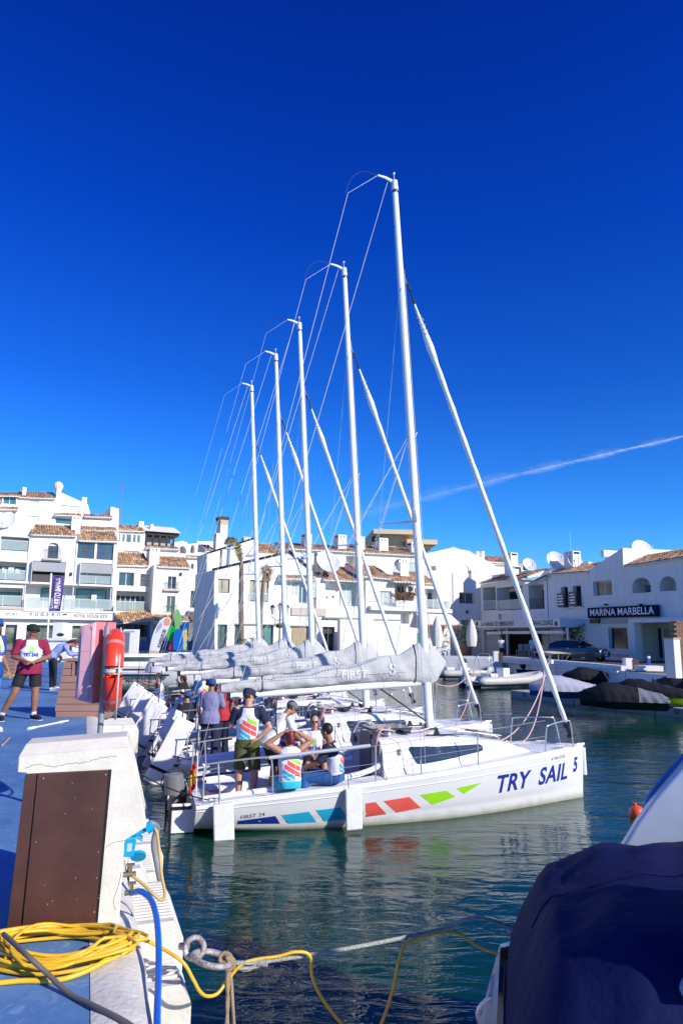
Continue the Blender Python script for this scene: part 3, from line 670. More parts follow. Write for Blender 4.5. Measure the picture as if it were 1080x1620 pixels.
# copies
tops = [(622, 285), (545, 415), (473, 505), (437, 553), (398, 605)]
labels = ['', 'second white sailing boat, right behind the one lettered TRY SAIL', 'third white sailing boat out from the quay corner, middle one of the five masts', 'fourth white sailing boat, its mast second from the left', 'farthest white sailing boat of the row, its mast leftmost']
offs = MT.x
boats = [boat]; cps = []
for i in range(1, 5):
    r = ray(*tops[i]); t = (MT.z+.1-CAMZ)/r.z; p = V((r.x*t, r.y*t))-BU*(MT.x-.0)
    c_ = copy_tree(boat); c_.location = (p.x, p.y, 0); c_.rotation_euler.z = BANG+R((0, .9, -.7, 1.1, -.4)[i]); c_['label'] = labels[i]; boats.append(c_)
NUMB = ['5', '4', '3', '2', '1']
print('boat spots', [tuple(round(q, 2) for q in b_.location) for b_ in boats])
for i, bb_ in enumerate(boats):
    h_ = [o for o in bb_.children if o.name.startswith('hull') and 'moulding' not in o.name][0]
    decal('bow_number', hb_, text_mesh(NUMB[i], .36, bold=.014, shear=.05), V((7.03, -3, .62)), V((.75, 0, .1)), ZD, V((0, 1, 0)), NAVY, h_, .0045, .08)
    if i:   # rudder blades swung up aft, rising above the quay side
        for s in (-1, 1):
            o = obj('lifted_rudder', MB().box((0, 0, 0), (.42, .05, 1.35)), bl, bb_, bevel=.02)
            o.location = (-.22, s*.78, .64); o.rotation_euler = (R(-4*s), R(24+i*2), R(4))
            obj('rudder_strap', MB().box((0, 0, -.38), (.45, .07, .06)), BLACK, o)
# antenna and red light lines from bow (jib sheets / mooring lines in red)
# ------------------------------------------------------------------ buildings, each standing on its own ground line
class Fac:
    """one facade plane: local frame x along the wall, y into the building, z up"""
    def __init__(s, name, label, px, depth, ang, cat='building', group=None, f=None):
        r = ray(px, 1000); s.A = (r.x*depth/r.y, depth); s.ang = ang; s.f = f or (lambda x, y: (x, y))
        s.root = root(name, label, cat, (s.A[0], s.A[1], 0), ang, group); s.open = []; s.label = label
    def uv(s, x, y, off=0):
        px, py = s.f(x, y); return onplane(px, py, s.A, s.ang, off)
    def rect(s, x0, y0, x1, y1, off=0):
        a = [s.uv(x0, y0, off), s.uv(x1, y0, off), s.uv(x1, y1, off), s.uv(x0, y1, off)]
        return ((a[0][0]+a[3][0])/2, (a[2][1]+a[3][1])/2, (a[1][0]+a[2][0])/2, (a[0][1]+a[1][1])/2)
    def hole(s, rc, depth, arch=0):
        s.open.append((rc, depth, arch)); return rc
    def wall(s, pts, D=8, m=WHITE, off=0, name='wall', base=None, raw=False):
        """outline polygon (picture coordinates of the surveyed facade), openings cut out, extruded back D"""
        P = [p if raw else s.uv(p[0], p[1], off) for p in pts]
        if base is not None: P = [(a, max(b, base)) if False else (a, b) for a, b in P]
        holes = []
        for (x0, z0, x1, z1), d, arch in s.open:
            if arch:
                n_ = 8; hp_ = [(x0, z0), (x1, z0), (x1, z1-arch)]+[((x0+x1)/2+(x1-x0)/2*cos(pi*i/n_), z1-arch+arch*sin(pi*i/n_)) for i in range(1, n_)]+[(x0, z1-arch)]
            else: hp_ = [(x0, z0), (x1, z0), (x1, z1), (x0, z1)]
            holes.append((hp_, d))
        mb = MB(); polys = [[V((a, b, 0)) for a, b in P]]
        loops = [P]+[h for h, d in holes]; fv = []; ed_ = []
        for lp in loops:
            k = len(fv); fv += [V(p) for p in lp]; ed_ += [(k+i, k+(i+1) % len(lp)) for i in range(len(lp))]
        cv, ce, cf, *_r = geo.delaunay_2d_cdt(fv, ed_, [], 0, 1e-5)
        def inside(p, lp):
            c = False
            for i in range(len(lp)):
                a, b = lp[i], lp[i-1]
                if (a[1] > p[1]) != (b[1] > p[1]) and p[0] < (b[0]-a[0])*(p[1]-a[1])/(b[1]-a[1])+a[0]: c = not c
            return c
        keep = []
        for t in cf:
            c = (sum(cv[i][0] for i in t)/len(t), sum(cv[i][1] for i in t)/len(t))
            if inside(c, P) and not any(inside(c, h) for h, d in holes): keep.append(tuple(t))
        mb.add([(v[0], off, v[1]) for v in cv], keep)
        n = len(P); mb.add([(a, off, b) for a, b in P]+[(a, off+D, b) for a, b in P], [(i, (i+1) % n, n+(i+1) % n, n+i) for i in range(n)])
        tr = geo.tessellate_polygon([polys[0]]); mb.add([(a, off+D, b) for a, b in P], [tuple(t) for t in tr])
        for h, d in holes:
            k = len(h); mb.add([(a, off, b) for a, b in h]+[(a, off+d, b) for a, b in h], [(i, (i+1) % k, k+(i+1) % k, k+i) for i in range(k)]+[tuple(range(k, 2*k))])
        s.open = []
        return obj(name, mb, m, s.root)
    def box(s, name, rc, y0, y1, m, par=None, bevel=0):
        return obj(name, MB().bb((rc[0], y0, rc[1]), (rc[2], y1, rc[3])), m, par or s.root, bevel=bevel)
    def window(s, rc, depth=.16, nx=2, ny=1, fr=WFR, gl=GLASS, off=0, t=.06, arch=0, cut=True, name='window'):
        if cut: s.hole(rc, depth+.06, arch)
        x0, z0, x1, z1 = rc; y = off+depth; mb = MB(); e = .004
        x0 += e; x1 -= e; z0 += e; z1 -= e+arch*.9
        mb.bb((x0, y-.05, z0), (x0+t, y, z1)).bb((x1-t, y-.05, z0), (x1, y, z1)).bb((x0+t, y-.05, z0), (x1-t, y, z0+t)).bb((x0+t, y-.05, z1-t), (x1-t, y, z1))
        for i in range(1, nx): xx = x0+(x1-x0)*i/nx; mb.bb((xx-t/2, y-.048, z0+t), (xx+t/2, y, z1-t))
        for i in range(1, ny): zz_ = z0+(z1-z0)*i/ny; mb.bb((x0+t, y-.045, zz_-t/2), (x1-t, y, zz_+t/2))
        w_ = obj(name, mb, fr, s.root)
        for i in range(nx):
            a = x0+t/2+(x1-x0-t)*i/nx; b = x0+t/2+(x1-x0-t)*(i+1)/nx
            obj('pane', MB().add([(a, y-.02+.004*(i % 2), z0+t/2), (b, y-.02, z0+t/2), (b, y-.02, z1-t/2), (a, y-.02+.004*(i % 2), z1-t/2)], [(0, 1, 2, 3)]), gl, w_, fix=False)
        return w_
    def loggia(s, rc, depth=1.8, glass=None, nx=3, fr=DFR, gl=GLASS, rail='glass', off=0, railh=1.0, awn=0, t=.07):
        s.hole(rc, depth); x0, z0, x1, z1 = rc
        g = glass or (x0+.15, z0+.02, x1-.15, z1-.35)
        s.window(g, depth-.05, nx, 1, fr, gl, off, t, cut=False)
        if rail: s.rail((x0+.02, z0, x1-.02, z0+railh), off+.05, rail)
        if awn: obj('awning', MB().prism([(off+.02, z1-.05), (off+.6, z1-.02), (off+.6, z1-.08), (off-.25, z1-awn), (off-.28, z1-awn-.06), (off-.28, z1-awn+.05)], lambda a, b, d: V((d, a, b)), x0+.05, x1-.05), AWN, s.root)
    def rail(s, rc, y, kind='glass', par=None):
        x0, z0, x1, z1 = rc; par = par or s.root
        if kind == 'glass':
            r_ = obj('balcony_rail', MB().bb((x0, y-.02, z1), (x1, y+.02, z1+.04)), WFR, par); n_ = max(1, int((x1-x0)/1.6))
            for i in range(n_):
                a = x0+(x1-x0)*i/n_; b = x0+(x1-x0)*(i+1)/n_
                obj('glass_panel', MB().bb((a+.03, y-.006, z0+.08), (b-.03, y+.006, z1-.005)), CLEAR, r_)
                obj('rail_post', MB().bb((a-.02, y-.02, z0), (a+.02, y+.02, z1-.002)), WFR, r_)
        else:
            m_ = IRON if kind == 'iron' else WFR
            r_ = obj('balcony_rail', MB().bb((x0, y-.02, z1), (x1, y+.02, z1+.03)).bb((x0, y-.015, z0+.06), (x1, y+.015, z0+.085)), m_, par)
            n_ = max(2, int((x1-x0)/.13)); b_ = MB()
            for i in range(n_+1): xx = x0+.01+(x1-x0-.02)*i/n_; b_.bb((xx-.009, y-.009, z0+.09), (xx+.009, y+.009, z1-.002))
            o = obj('balusters', b_, m_, r_); o['kind'] = 'stuff'
        return r_
    def tiles(s, x0, x1, z0, run, rise, y0=-.35, m=TILE, z1b=None, name='roof_tiles', pitch=.24):
        """eave from (x0,z0) to (x1,z0 or z1b); goes back run metres and up rise metres"""
        z1b = z0 if z1b is None else z1b
        nt_ = max(2, int(abs(x1-x0)/pitch)); nc = max(2, int(run/.45)); mb = MB(); T = []; rnd = random.Random(int(abs(x0*10))+7)
        prof = [(-.5, 0), (-.34, .085), (-.12, .125), (.12, .125), (.34, .085), (.5, 0)]
        for i in range(nt_):
            xc = x0+(x1-x0)*(i+.5)/nt_; w_ = abs(x1-x0)/nt_
            for c in range(nc):
                tint = rnd.choice([.55, .75, .9, 1, 1.1, 1.25, 1.45]); tt = (tint*rnd.uniform(.9, 1.1), tint*rnd.uniform(.85, 1.1), tint*rnd.uniform(.8, 1.15))
                u0 = c/nc; u1 = (c+1.12)/nc; o = len(mb.v); jz = rnd.uniform(-.012, .012)
                for u, lift, nar in ((u0, .035, 1), (u1, 0, .8)):
                    for a, h in prof:
                        zz_ = z0+(z1b-z0)*((xc-x0)/(x1-x0))+rise*u
                        mb.v.append((xc+a*w_*1.05*nar, y0+run*u, zz_+h*w_*2.2*.8+lift+jz)); T.append(tt)
                for j in range(5): mb.f.append((o+j, o+j+1, o+7+j, o+6+j))
                if c == 0:
                    mb.f.append((o, o+1, o+2, o+3, o+4, o+5))
        ob_ = obj(name, mb, m, s.root, fix=False, tints=T); ob_['kind'] = 'stuff'
        # deck below the tiles and eave moulding
        e_ = MB().add([(x0, y0+.02, z0-.02), (x1, y0+.02, z1b-.02), (x1, y0+run*1.02, z1b+rise-.02), (x0, y0+run*1.02, z0+rise-.02), (x0, y0+.02, z0-.14), (x1, y0+.02, z1b-.14), (x1, y0+run*1.02, z1b+rise-.6), (x0, y0+run*1.02, z0+rise-.6)], [(0, 1, 2, 3), (4, 7, 6, 5), (0, 4, 5, 1), (1, 5, 6, 2), (2, 6, 7, 3), (3, 7, 4, 0)])
        ed = obj('roof', e_, WHITE, s.root)
        dn = MB(); k_ = max(2, int(abs(x1-x0)/.3))
        for i in range(k_): xc = x0+(x1-x0)*(i+.5)/k_; zc = z0+(z1b-z0)*(i+.5)/k_; dn.bb((xc-.075, y0-.05, zc-.11), (xc+.075, y0+.018, zc-.02))
        o = obj('eave_tiles', dn, WHITE, ed); o['kind'] = 'stuff'
        return ed
    def chimney(s, x0, z0, x1, z1, y=1.5, d=None, cap='slots', m=WHITE, arch=False):
        d = d or abs(x1-x0); w_ = x1-x0; zc = z1-min(.30, (z1-z0)*.3)
        c_ = obj('chimney', MB().bb((x0, y, z0), (x1, y+d, zc)).bb((x0+.001, y+.001, z1-.10), (x1-.001, y+d-.001, z1)), m, s.root)
        p_ = MB()
        for a in (0, .5, 1):
            for b_ in (0, 1):
                xx = x0+w_*.14+(w_*.72)*a; yy = y+.06+(d-.12)*b_; p_.bb((xx-w_*.13, yy-.055, zc), (xx+w_*.13, yy+.055, z1-.10))
        obj('chimney_cap', p_, m, c_)['kind'] = 'stuff'; obj('flue', MB().bb((x0+.15, y+.15, zc), (x1-.15, y+d-.15, z1-.101)), DARK, c_)
        return c_
def satdish(loc, r, az, el, label, group=None):
    t = root('satellite_dish', label, 'satellite dish', loc, 0, group)
    m3 = M4.Rotation(az, 3, 'Z') @ M4.Rotation(pi/2-el, 3, 'X')
    def f(i, j): a = 2*pi*j/20; q = r*i/6; return V((0, 0, r*1.0)) + m3 @ V((q*cos(a), q*sin(a), -.35*r+.35*q*q/r))
    obj('dish', MB().grid(7, 21, f), mat('dish_paint', (.66, .66, .64), .5), t, smooth='all')
    obj('mast_bracket', MB().tube([(0, 0, 0), (0, 0, r*.9)], .04, 6), STEEL, t)
    c = V((0, 0, r)); tip = c+m3 @ V((0, 0, r*.75)); lo = c+m3 @ V((0, -r*.95, 0))
    obj('feed_arm', MB().tube([lo, tip], .025, 5).sphere(tip, .07, 8, 6), STEEL, t)
    return t
def antenna(loc, h, label, m=STEEL):
    t = root('roof_antenna', label, 'antenna', loc); obj('pole', MB().tube([(0, 0, 0), (0, 0, h)], .03, 5), m, t)
    e = MB().tube([(-.7, 0, h*.9), (.8, .2, h*.93)], .02, 4)
    for k in range(6): e.tube([(-.6+.24*k, -.28, h*.9+.02), (-.6+.24*k, .3, h*.9+.02)], .012, 4)
    obj('aerial', e, m, t); return t
GZ = QZ-.03
z1 = lambda x, y: (x/3.375, 760+y/3.375)
LANG = R(90-62)
# ---- left front block
L = Fac('shop_building', 'white four-storey shop and apartment building at the left with the black lettered sign band', 100, 70, LANG, f=z1)
g = lambda fc, y: y
def base(fc, x): a, b = fc.uv(x, 900); return (a, GZ-.2)
L_pts = [L.uv(-90, 292), L.uv(160, 300), L.uv(163, 288), L.uv(413, 297), L.uv(415, 327), L.uv(633, 333), L.uv(606, 748)]
rb = L.uv(603, 748); lb = L.uv(-90, 748)
outline = [L_pts[0], L_pts[1], L_pts[2], L_pts[3], L_pts[4], L_pts[5], (rb[0], GZ-.2), (lb[0], GZ-.2)]
# openings
L.loggia(L.rect(5, 302, 158, 376), 1.6, nx=4, gl=GLASSG, awn=.0)
rc = L.rect(258, 332, 313, 418); L.window(rc, .2, 2, 1, BFR, GLASS, arch=.35, name='door'); L.rail((rc[0]-.35, rc[1], rc[2]+.35, rc[1]+1.0), -.32, 'iron'); L.box('balcony_slab', (rc[0]-.4, rc[1]-.18, rc[2]+.4, rc[1]-.01), -.38, -.003, CONC)
for a in ((415, 331, 506, 417), (518, 334, 608, 424)): L.window(L.rect(*a), .15, 2, 2, BFR, GLASS)
L.loggia(L.rect(-85, 433, 148, 533), 1.6, nx=5, gl=GLASSG)
r_ = L.rect(172, 432, 350, 545); L.loggia(r_, 1.7, nx=2, awn=1.0, rail=None); L.box('balcony_planter', (r_[0]+.1, r_[1], r_[2]-.1, r_[1]+.75), .05, .25, mat('dark_slats', (.07, .06, .06), .7))
r_ = L.rect(425, 443, 604, 555); L.loggia(r_, 1.9, nx=2, awn=1.0, rail='glass')
L.loggia(L.rect(-85, 572, 122, 672), 1.4, nx=3, gl=GLASSG)
r_ = L.rect(132, 566, 600, 692); L.hole(r_, 1.3)
L.window(L.rect(220, 574, 264, 638, 1.2), 1.2, 1, 1, DFR, GLASS, cut=False); L.window(L.rect(407, 583, 566, 676, 1.2), 1.2, 2, 1, DFR, GLASS, cut=False)
r_ = L.rect(30, 742, 92, 860); sh = []
for a in ((-80, 742, 12, 860), (30, 742, 92, 860), (142, 745, 318, 862), (386, 750, 592, 870)):
    q = L.rect(*a); q = (q[0], GZ, q[2], q[3]-.5); L.window(q, .5, 2 if a[2]-a[0] > 100 else 1, 1, DFR, mat('shop_glass', (.03, .05, .05), .08, var=.6, scale=.8, col2=(.16, .18, .15)))
L.wall(outline, 9, raw=True)
r_ = L.rect(132, 634, 600, 694); L.rail((r_[0], r_[1]+.02, r_[2], r_[3]), -.55, 'glass')
L.box('balcony_slab', (r_[0]-.1, r_[1]-.22, r_[2]+.1, r_[1]-.01), -.7, -.003, WHITE)
for y, a, b_ in ((538, -88, 145), (552, 145, 606)): q = L.rect(a, y, b_, y+9); L.box('floor_ledge', q, -.32, -.003, WHITE)
q = L.rect(-90, 676, 128, 690); L.box('floor_ledge', q, -.5, -.003, mat('beige_ledge', (.5, .43, .33), .8))
sb = L.rect(-90, 699, 606, 742); sband = L.box('sign_band', sb, -.60, -.003, mat('sign_white', (.74, .74, .73), .6))
PR_ = mat('sign_print_dark', (.03, .03, .035), .6)
def ftext(F, txt, rc, m, par, y, bold=0, space=1, font_h=1.0):
    h = rc[3]-rc[1]
    return text_on('sign_lettering', txt, h*1.38*font_h, lambda a, b: V(((rc[0]+rc[2])/2+a, y, (rc[1]+rc[3])/2+b)), m, par, width=rc[2]-rc[0], bold=bold, space=space)
ftext(L, 'SPORT', L.rect(30, 707, 96, 724, -.6), PR_, sband, -.606)
ftext(L, 'FUGARO', L.rect(163, 709, 325, 725, -.6), PR_, sband, -.606, bold=.012, space=1.9)
ftext(L, 'ROYAL HOUSE KIDS', L.rect(398, 716, 575, 735, -.6), PR_, sband, -.606, bold=.006)
obj('sign_mark', MB().tube([(L.uv(343, 719)[0]-.2, -.604, L.uv(343, 719)[1]), (L.uv(343, 719)[0]+.2, -.604, L.uv(343, 719)[1]+.08)], .07, 8, flat=.1), PR_, sband)
# side fins that cast the diagonal shadows
for xx, y0_, y1_ in ((426, 440, 556), (171, 430, 545)):
    q = L.rect(xx-3, y0_, xx, y1_); L.box('side_fin', q, -.55, -.003, WHITE)
def T(F, x0, x1, ye, yt, run, y0=-.35, **k):
    a = F.uv(x0, ye, y0); b = F.uv(x1, ye+k.pop('dy', 0), y0); top = F.uv(x0, yt, y0+run)[1]; return F.tiles(a[0], b[0], a[1], run, max(.3, top-a[1]), y0, z1b=b[1], **k)
T(L, 170, 410, 287, 235, 3.0, dy=8); T(L, 418, 634, 318, 268, 2.6, dy=6)
a = L.uv(386, 290); b_ = L.uv(415, 195, 1.5); L.chimney(a[0], a[1], L.uv(437, 290)[0], b_[1], 1.2, .9)
# railings on the roof terrace at the far left
ww = L.uv(0, 290); 
tw = MB().prism([L.uv(-90, 292, 1.0), L.uv(160, 300, 1.0), L.uv(196, 216, 1.0), L.uv(0, 268, 1.0), L.uv(-90, 285, 1.0)], lambda a, b, d: V((a, d, b)), 1.0, 1.4); obj('parapet_wall', tw, WHITE2, L.root)
# ---- upper terraced block behind
U = Fac('apartment_house', 'white upper apartment house with a gable and orange tiled eaves above the shop building', 100, 80, LANG, f=z1)
pts = [(-120, 78), (110, 85), (300, 92), (303, 60), (335, 68), (470, 128), (482, 170), (484, 255), (300, 300), (-120, 300)]
U.window(U.rect(18, 84, 88, 128), .2, 2, 1, WFR, GLASSG); U.window(U.rect(-60, 82, 12, 128), .2, 2, 1, WFR, CURT)
for a in ((162, 104, 207, 146), (135, 190, 210, 216), (0, 168, 72, 230), (322, 135, 425, 178)): q = U.rect(*a); U.hole(q, .12)
U.window(U.rect(296, 200, 392, 234), .2, 1, 1, WFR, GLASSG)
U.wall(pts, 8)
T(U, -110, 108, 78, 60, 2.5, dy=4); T(U, 105, 298, 88, 58, 2.8, dy=8)
T(U, -110, 100, 152, 132, 1.6, y0=-.9, dy=2); T(U, 295, 438, 182, 172, .9, y0=-.6, dy=6)
q = U.uv(-10, 0); 
for a in ((305, 65, 332, 20), (122, 62, 144, 38), (440, 120, 466, 92)): p = U.uv(a[0], a[1]); p2 = U.uv(a[2], a[3], .5); U.chimney(p[0], p[1]-.3, p2[0], p2[1], .4, .8)
obj('chimney_pot', MB().sphere((U.uv(318, 26)[0], .9, U.uv(318, 30)[1]+.1), (.55, .5, .6), 12, 8), WHITE, U.root, smooth='all')
U2 = Fac('apartment_house', 'white apartment house with stepped parapets and a mast antenna behind the brown tiled roofs', 160, 77, LANG, f=z1)
pts = [(436, 185), (590, 190), (592, 140), (636, 150), (632, 340), (436, 340)]
U2.hole(U2.rect(452, 205, 590, 212), .1)
U2.wall(pts, 6)
T(U2, 452, 606, 190, 180, .9, y0=-.4, dy=6); T(U2, 440, 630, 262, 242, 1.6, y0=-1.2, dy=6)
p = U2.uv(596, 200); p2 = U2.uv(618, 135); U2.chimney(p[0], p[1], p2[0], p2[1], 1, .6); p = U2.uv(616, 200); p2 = U2.uv(637, 150); U2.chimney(p[0], p[1], p2[0], p2[1], .3, .6)
# ---- L2 building
L2 = Fac('white_house', 'white three-storey house with wide brown tiled roof over the restaurant porch', 200, 74.6, LANG, f=z1)
P = [L2.uv(612, 458), L2.uv(800, 464), L2.uv(1024, 474), L2.uv(1012, 700)]
out = [P[0], P[1], P[2], (P[3][0], GZ-.2), (L2.uv(604, 700)[0], GZ-.2)]
L2.window(L2.rect(635, 491, 717, 564), .3, 2, 1, WFR, GLASS)
L2.window(L2.rect(896, 513, 941, 580), .2, 2, 1, WFR, GLASS); L2.window(L2.rect(890, 618, 935, 705), .2, 2, 1, WFR, GLASSG)
r_ = L2.rect(620, 592, 797, 698); L2.loggia(r_, 1.4, glass=None, nx=6, fr=WFR, rail='glass')
L2.hole(L2.rect(750, 500, 806, 566), .9)
L2.hole(L2.rect(604, 770, 985, 872), 1.6)
L2.wall(out, 8, raw=True)
q = L2.rect(888, 545, 945, 582); L2.rail((q[0]-.2, q[1], q[2]+.2, q[3]), -.25, 'iron'); L2.box('balcony_slab', (q[0]-.3, q[1]-.2, q[2]+.3, q[1]-.01), -.35, -.003, CONC)
q = L2.rect(880, 668, 942, 706); L2.rail((q[0], q[1], q[2], q[3]), -.2, 'iron')
q = L2.rect(740, 535, 806, 568); L2.rail(q, .05, 'iron')
fin = [L2.uv(818, 460), L2.uv(828, 700)]; L2.box('party_wall', (L2.uv(808, 500)[0], GZ, L2.uv(822, 500)[0], L2.uv(815, 455)[1]), -1.1, -.003, WHITE)
T(L2, 628, 798, 450, 385, 3.0, dy=4); T(L2, 838, 1022, 457, 405, 3.0, dy=8)
a = L2.uv(797, 455); b_ = L2.uv(845, 368, 1.0); L2.chimney(a[0], a[1]-.3, b_[0], b_[1], .1, 1.6)
T(L2, 604, 830, 764, 712, 2.0, y0=-2.2, dy=-22, m=mat('pale_roof_tile', (.55, .36, .19), .85, var=.25, attr=True)); T(L2, 830, 1030, 745, 716, 1.6, y0=-2.2, dy=6, m=MATS['pale_roof_tile'])
for q in ((604, 780, 655, 845), (668, 770, 812, 835)): L2.window(L2.rect(*q, 1.5), 1.5, 4 if q[0] > 660 else 1, 1, mat('blue_timber', (.10, .13, .24), .6), GLASS, cut=False)
for i in range(6): xx = L2.uv(606+i*80, 800)[0]; L2.box('porch_post', (xx, GZ, xx+.18, L2.uv(700, 768)[1]), -1.9, -1.72, MATS['blue_timber'])
q = L2.rect(604, 840, 1010, 885); L2.box('porch_wall', (q[0], GZ, q[2], GZ+.95), -2.1, -1.95, mat('blue_grey_paint', (.16, .2, .32), .7))
# ---- L3 setback row with pergola
L3 = Fac('white_house', 'white roof house with four narrow windows beside the dark timber pergola', 225, 82, LANG, f=z1)
for a in ((633, 286, 643, 330), (652, 288, 668, 330), (674, 288, 702, 332), (710, 290, 726, 333), (732, 292, 749, 334)): L3.window(L3.rect(*a), .15, 1, 1, WFR, GLASSG)
L3.hole(L3.rect(660, 376, 745, 392), .2)
L3.wall([(600, 262), (776, 270), (779, 346), (960, 358), (962, 420), (960, 520), (600, 520)], 6)
T(L3, 630, 775, 266, 238, 1.8, dy=5)
q = L3.rect(776, 276, 940, 285); 
pg = L3.rect(780, 278, 928, 354); PB = mat('dark_timber', (.035, .022, .018), .7)
pb = obj('pergola', MB().bb((pg[0], -.1, pg[3]-.35), (pg[2]+.6, 3, pg[3])), PB, L3.root)
for i in range(5): xx = pg[0]+(pg[2]-pg[0])*i/4; obj('pergola_post', MB().bb((xx-.1, -.05, pg[1]), (xx+.1, .1, pg[3]-.351)), PB, pb)
obj('pergola_blinds', MB().bb((pg[0]+.1, 1.2, pg[1]+.05), (pg[2]-.1, 1.3, pg[3]-.5)), mat('pale_blind', (.45, .42, .42), .8), pb)
L3.rail((pg[0], pg[1]+.02, pg[2], pg[1]+1.0), -.08, 'iron', pb)
obj('pergola_roof', MB().prism([(-.5, pg[3]+.01), (3.2, pg[3]+.01), (3.2, pg[3]+1.2)], lambda a, b, d: V((d, a, b)), pg[0]-.3, pg[2]+.8), WHITE, L3.root)
q = L3.rect(780, 340, 960, 352)
for a in ((748, 262, 778, 215), (812, 265, 830, 230)): p = L3.uv(a[0], a[1]); p2 = L3.uv(a[2], a[3]); L3.chimney(p[0], p[1]-.2, p2[0], p2[1], .8, .7)
T(L3, 782, 960, 358, 349, .6, y0=-.5, dy=8)
# ---- L4 far bits between the blocks
L4 = Fac('white_house', 'narrow white house with arched terraces in the gap left of the corner house', 295, 88, LANG, f=z1)
for a in ((955, 350, 995, 390), (1018, 345, 1040, 388), (1056, 340, 1100, 385)): L4.hole(L4.rect(*a), 1.5, .6)
L4.window(L4.rect(1020, 445, 1035, 475), .2, 1, 1); L4.window(L4.rect(1018, 590, 1046, 680), .3, 1, 2, BFR)
L4.hole(L4.rect(985, 700, 1100, 860), 3)
L4.wall([(930, 330), (960, 326), (1000, 330), (1002, 340), (1050, 335), (1052, 325), (1140, 325), (1140, 880), (930, 880)], 8)
T(L4, 1000, 1100, 408, 400, .6, y0=-.4, dy=4)
p = L4.uv(970, 335); p2 = L4.uv(990, 322); L4.chimney(p[0], p[1], p2[0], p2[1], .5, .5)
satdish((U.root.location + M4.Rotation(LANG, 3, 'Z') @ V((U.uv(15, 225, -1)[0], -1.2, U.uv(15, 245)[1]-.6))), 1.3, R(25), R(30), 'large pale satellite dish on the terrace at the far left edge')
antenna(U2.root.location + M4.Rotation(LANG, 3, 'Z') @ V((U2.uv(652, 200)[0], 1, U2.uv(652, 240)[1])), 5.2, 'tall roof antenna above the brown tiles at the left', mat('rusty_pole', (.3, .12, .08), .8))
# ---- corner house in the middle
z2 = lambda x, y: (300+x/2.7, 800+y/2.7); z5 = lambda x, y: (560+x/5.4, 820+y/5.4); z8 = lambda x, y: (440+x/6, 820+y/6); z7 = lambda x, y: (300+x/6.75, 800+y/6.75)
z9 = lambda x, y: (900+x/6, 860+y/6); z10 = lambda x, y: (730+x/5.4, 860+y/5.4)
MANG = R(28); MX, MD = 450, 60
def below(F, px_pts): return [F.uv(*p) if p[1] is not None else (F.uv(p[0], p[2])[0], GZ-.2) for p in px_pts]
M = Fac('corner_house', 'white corner house with a sloping roofline and corner window behind the palm trees', MX, MD, MANG, f=z7)
M.window(M.rect(278, 782, 428, 930), .15, 2, 1, DFR, CURT); 
q = M.rect(640, 797, 843, 1024); M.window(q, .2, 4, 1, DFR, CURT); 
M.window(M.rect(988, 660, 1020, 735), .2, 1, 1, DFR, GLASS)
for a in ((290, 1268, 400, 1480), (480, 1272, 540, 1480)): q_ = M.rect(*a); M.window((q_[0], GZ, q_[2], q_[3]), .3, 2, 1, DFR, GLASS)
q_ = M.rect(712, 1272, 895, 1480); M.window((q_[0], GZ, q_[2], q_[3]), .3, 2, 1, DFR, GLASSG)
out = below(M, [(272, 686), (560, 602), (760, 545), (1062, 500), (1240, 620), (1310, 700), (1310, None, 1200), (262, None, 1200)])
zc = M.uv(262, 1250)[0]; out[-1] = (out[0][0], GZ-.2)
M.f = z8
for a in ((125, 572, 187, 742), (285, 582, 360, 748)): M.window(M.rect(*a), .12, 2, 3, WFR, mat('net_curtain_glass', (.42, .50, .47), .2, var=.1), t=.08)
M.window(M.rect(195, 577, 275, 630), .12, 2, 1, WFR, MATS['net_curtain_glass']); M.window(M.rect(197, 634, 272, 808), .25, 2, 1, WFR, GLASS)
M.f = z7
M.wall(out, 5.5, raw=True)
q = M.rect(640, 940, 843, 1024); M.rail(q, -.05, 'glass')
q = M.rect(480, 1262, 1050, 1272); M.box('ledge', q, -.18, -.003, mat('stone_ledge', (.35, .34, .32), .8))
cl_ = []
a = M.uv(262, 686); b_ = M.uv(1062, 497); e_ = MB()
obj('roof_edge', MB().tube([(a[0]-.2, -.12, a[1]+.02), (b_[0], -.12, b_[1]+.05)], .09, 6).tube([(b_[0], -.12, b_[1]+.05), (M.uv(1310, 702)[0], -.12, M.uv(1310, 702)[1]+.05)], .09, 6), TILE, M.root)
M.f = z8
T(M, 30, 365, 566, 552, .7, y0=-.75, dy=8)
q = M.rect(122, 850, 450, 925); M.box('beige_blind', q, -.12, -.003, mat('beige_blind', (.50, .44, .36), .8))
q = M.rect(128, 1030, 255, 1240); M.box('garage_door', (q[0], GZ, q[2], q[3]), -.05, -.003, mat('tan_door', (.34, .26, .12), .6))
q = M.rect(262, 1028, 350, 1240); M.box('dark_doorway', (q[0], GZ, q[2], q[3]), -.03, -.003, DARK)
q = M.rect(120, 1018, 360, 1026); M.box('ledge', q, -.25, -.003, MATS['stone_ledge'])
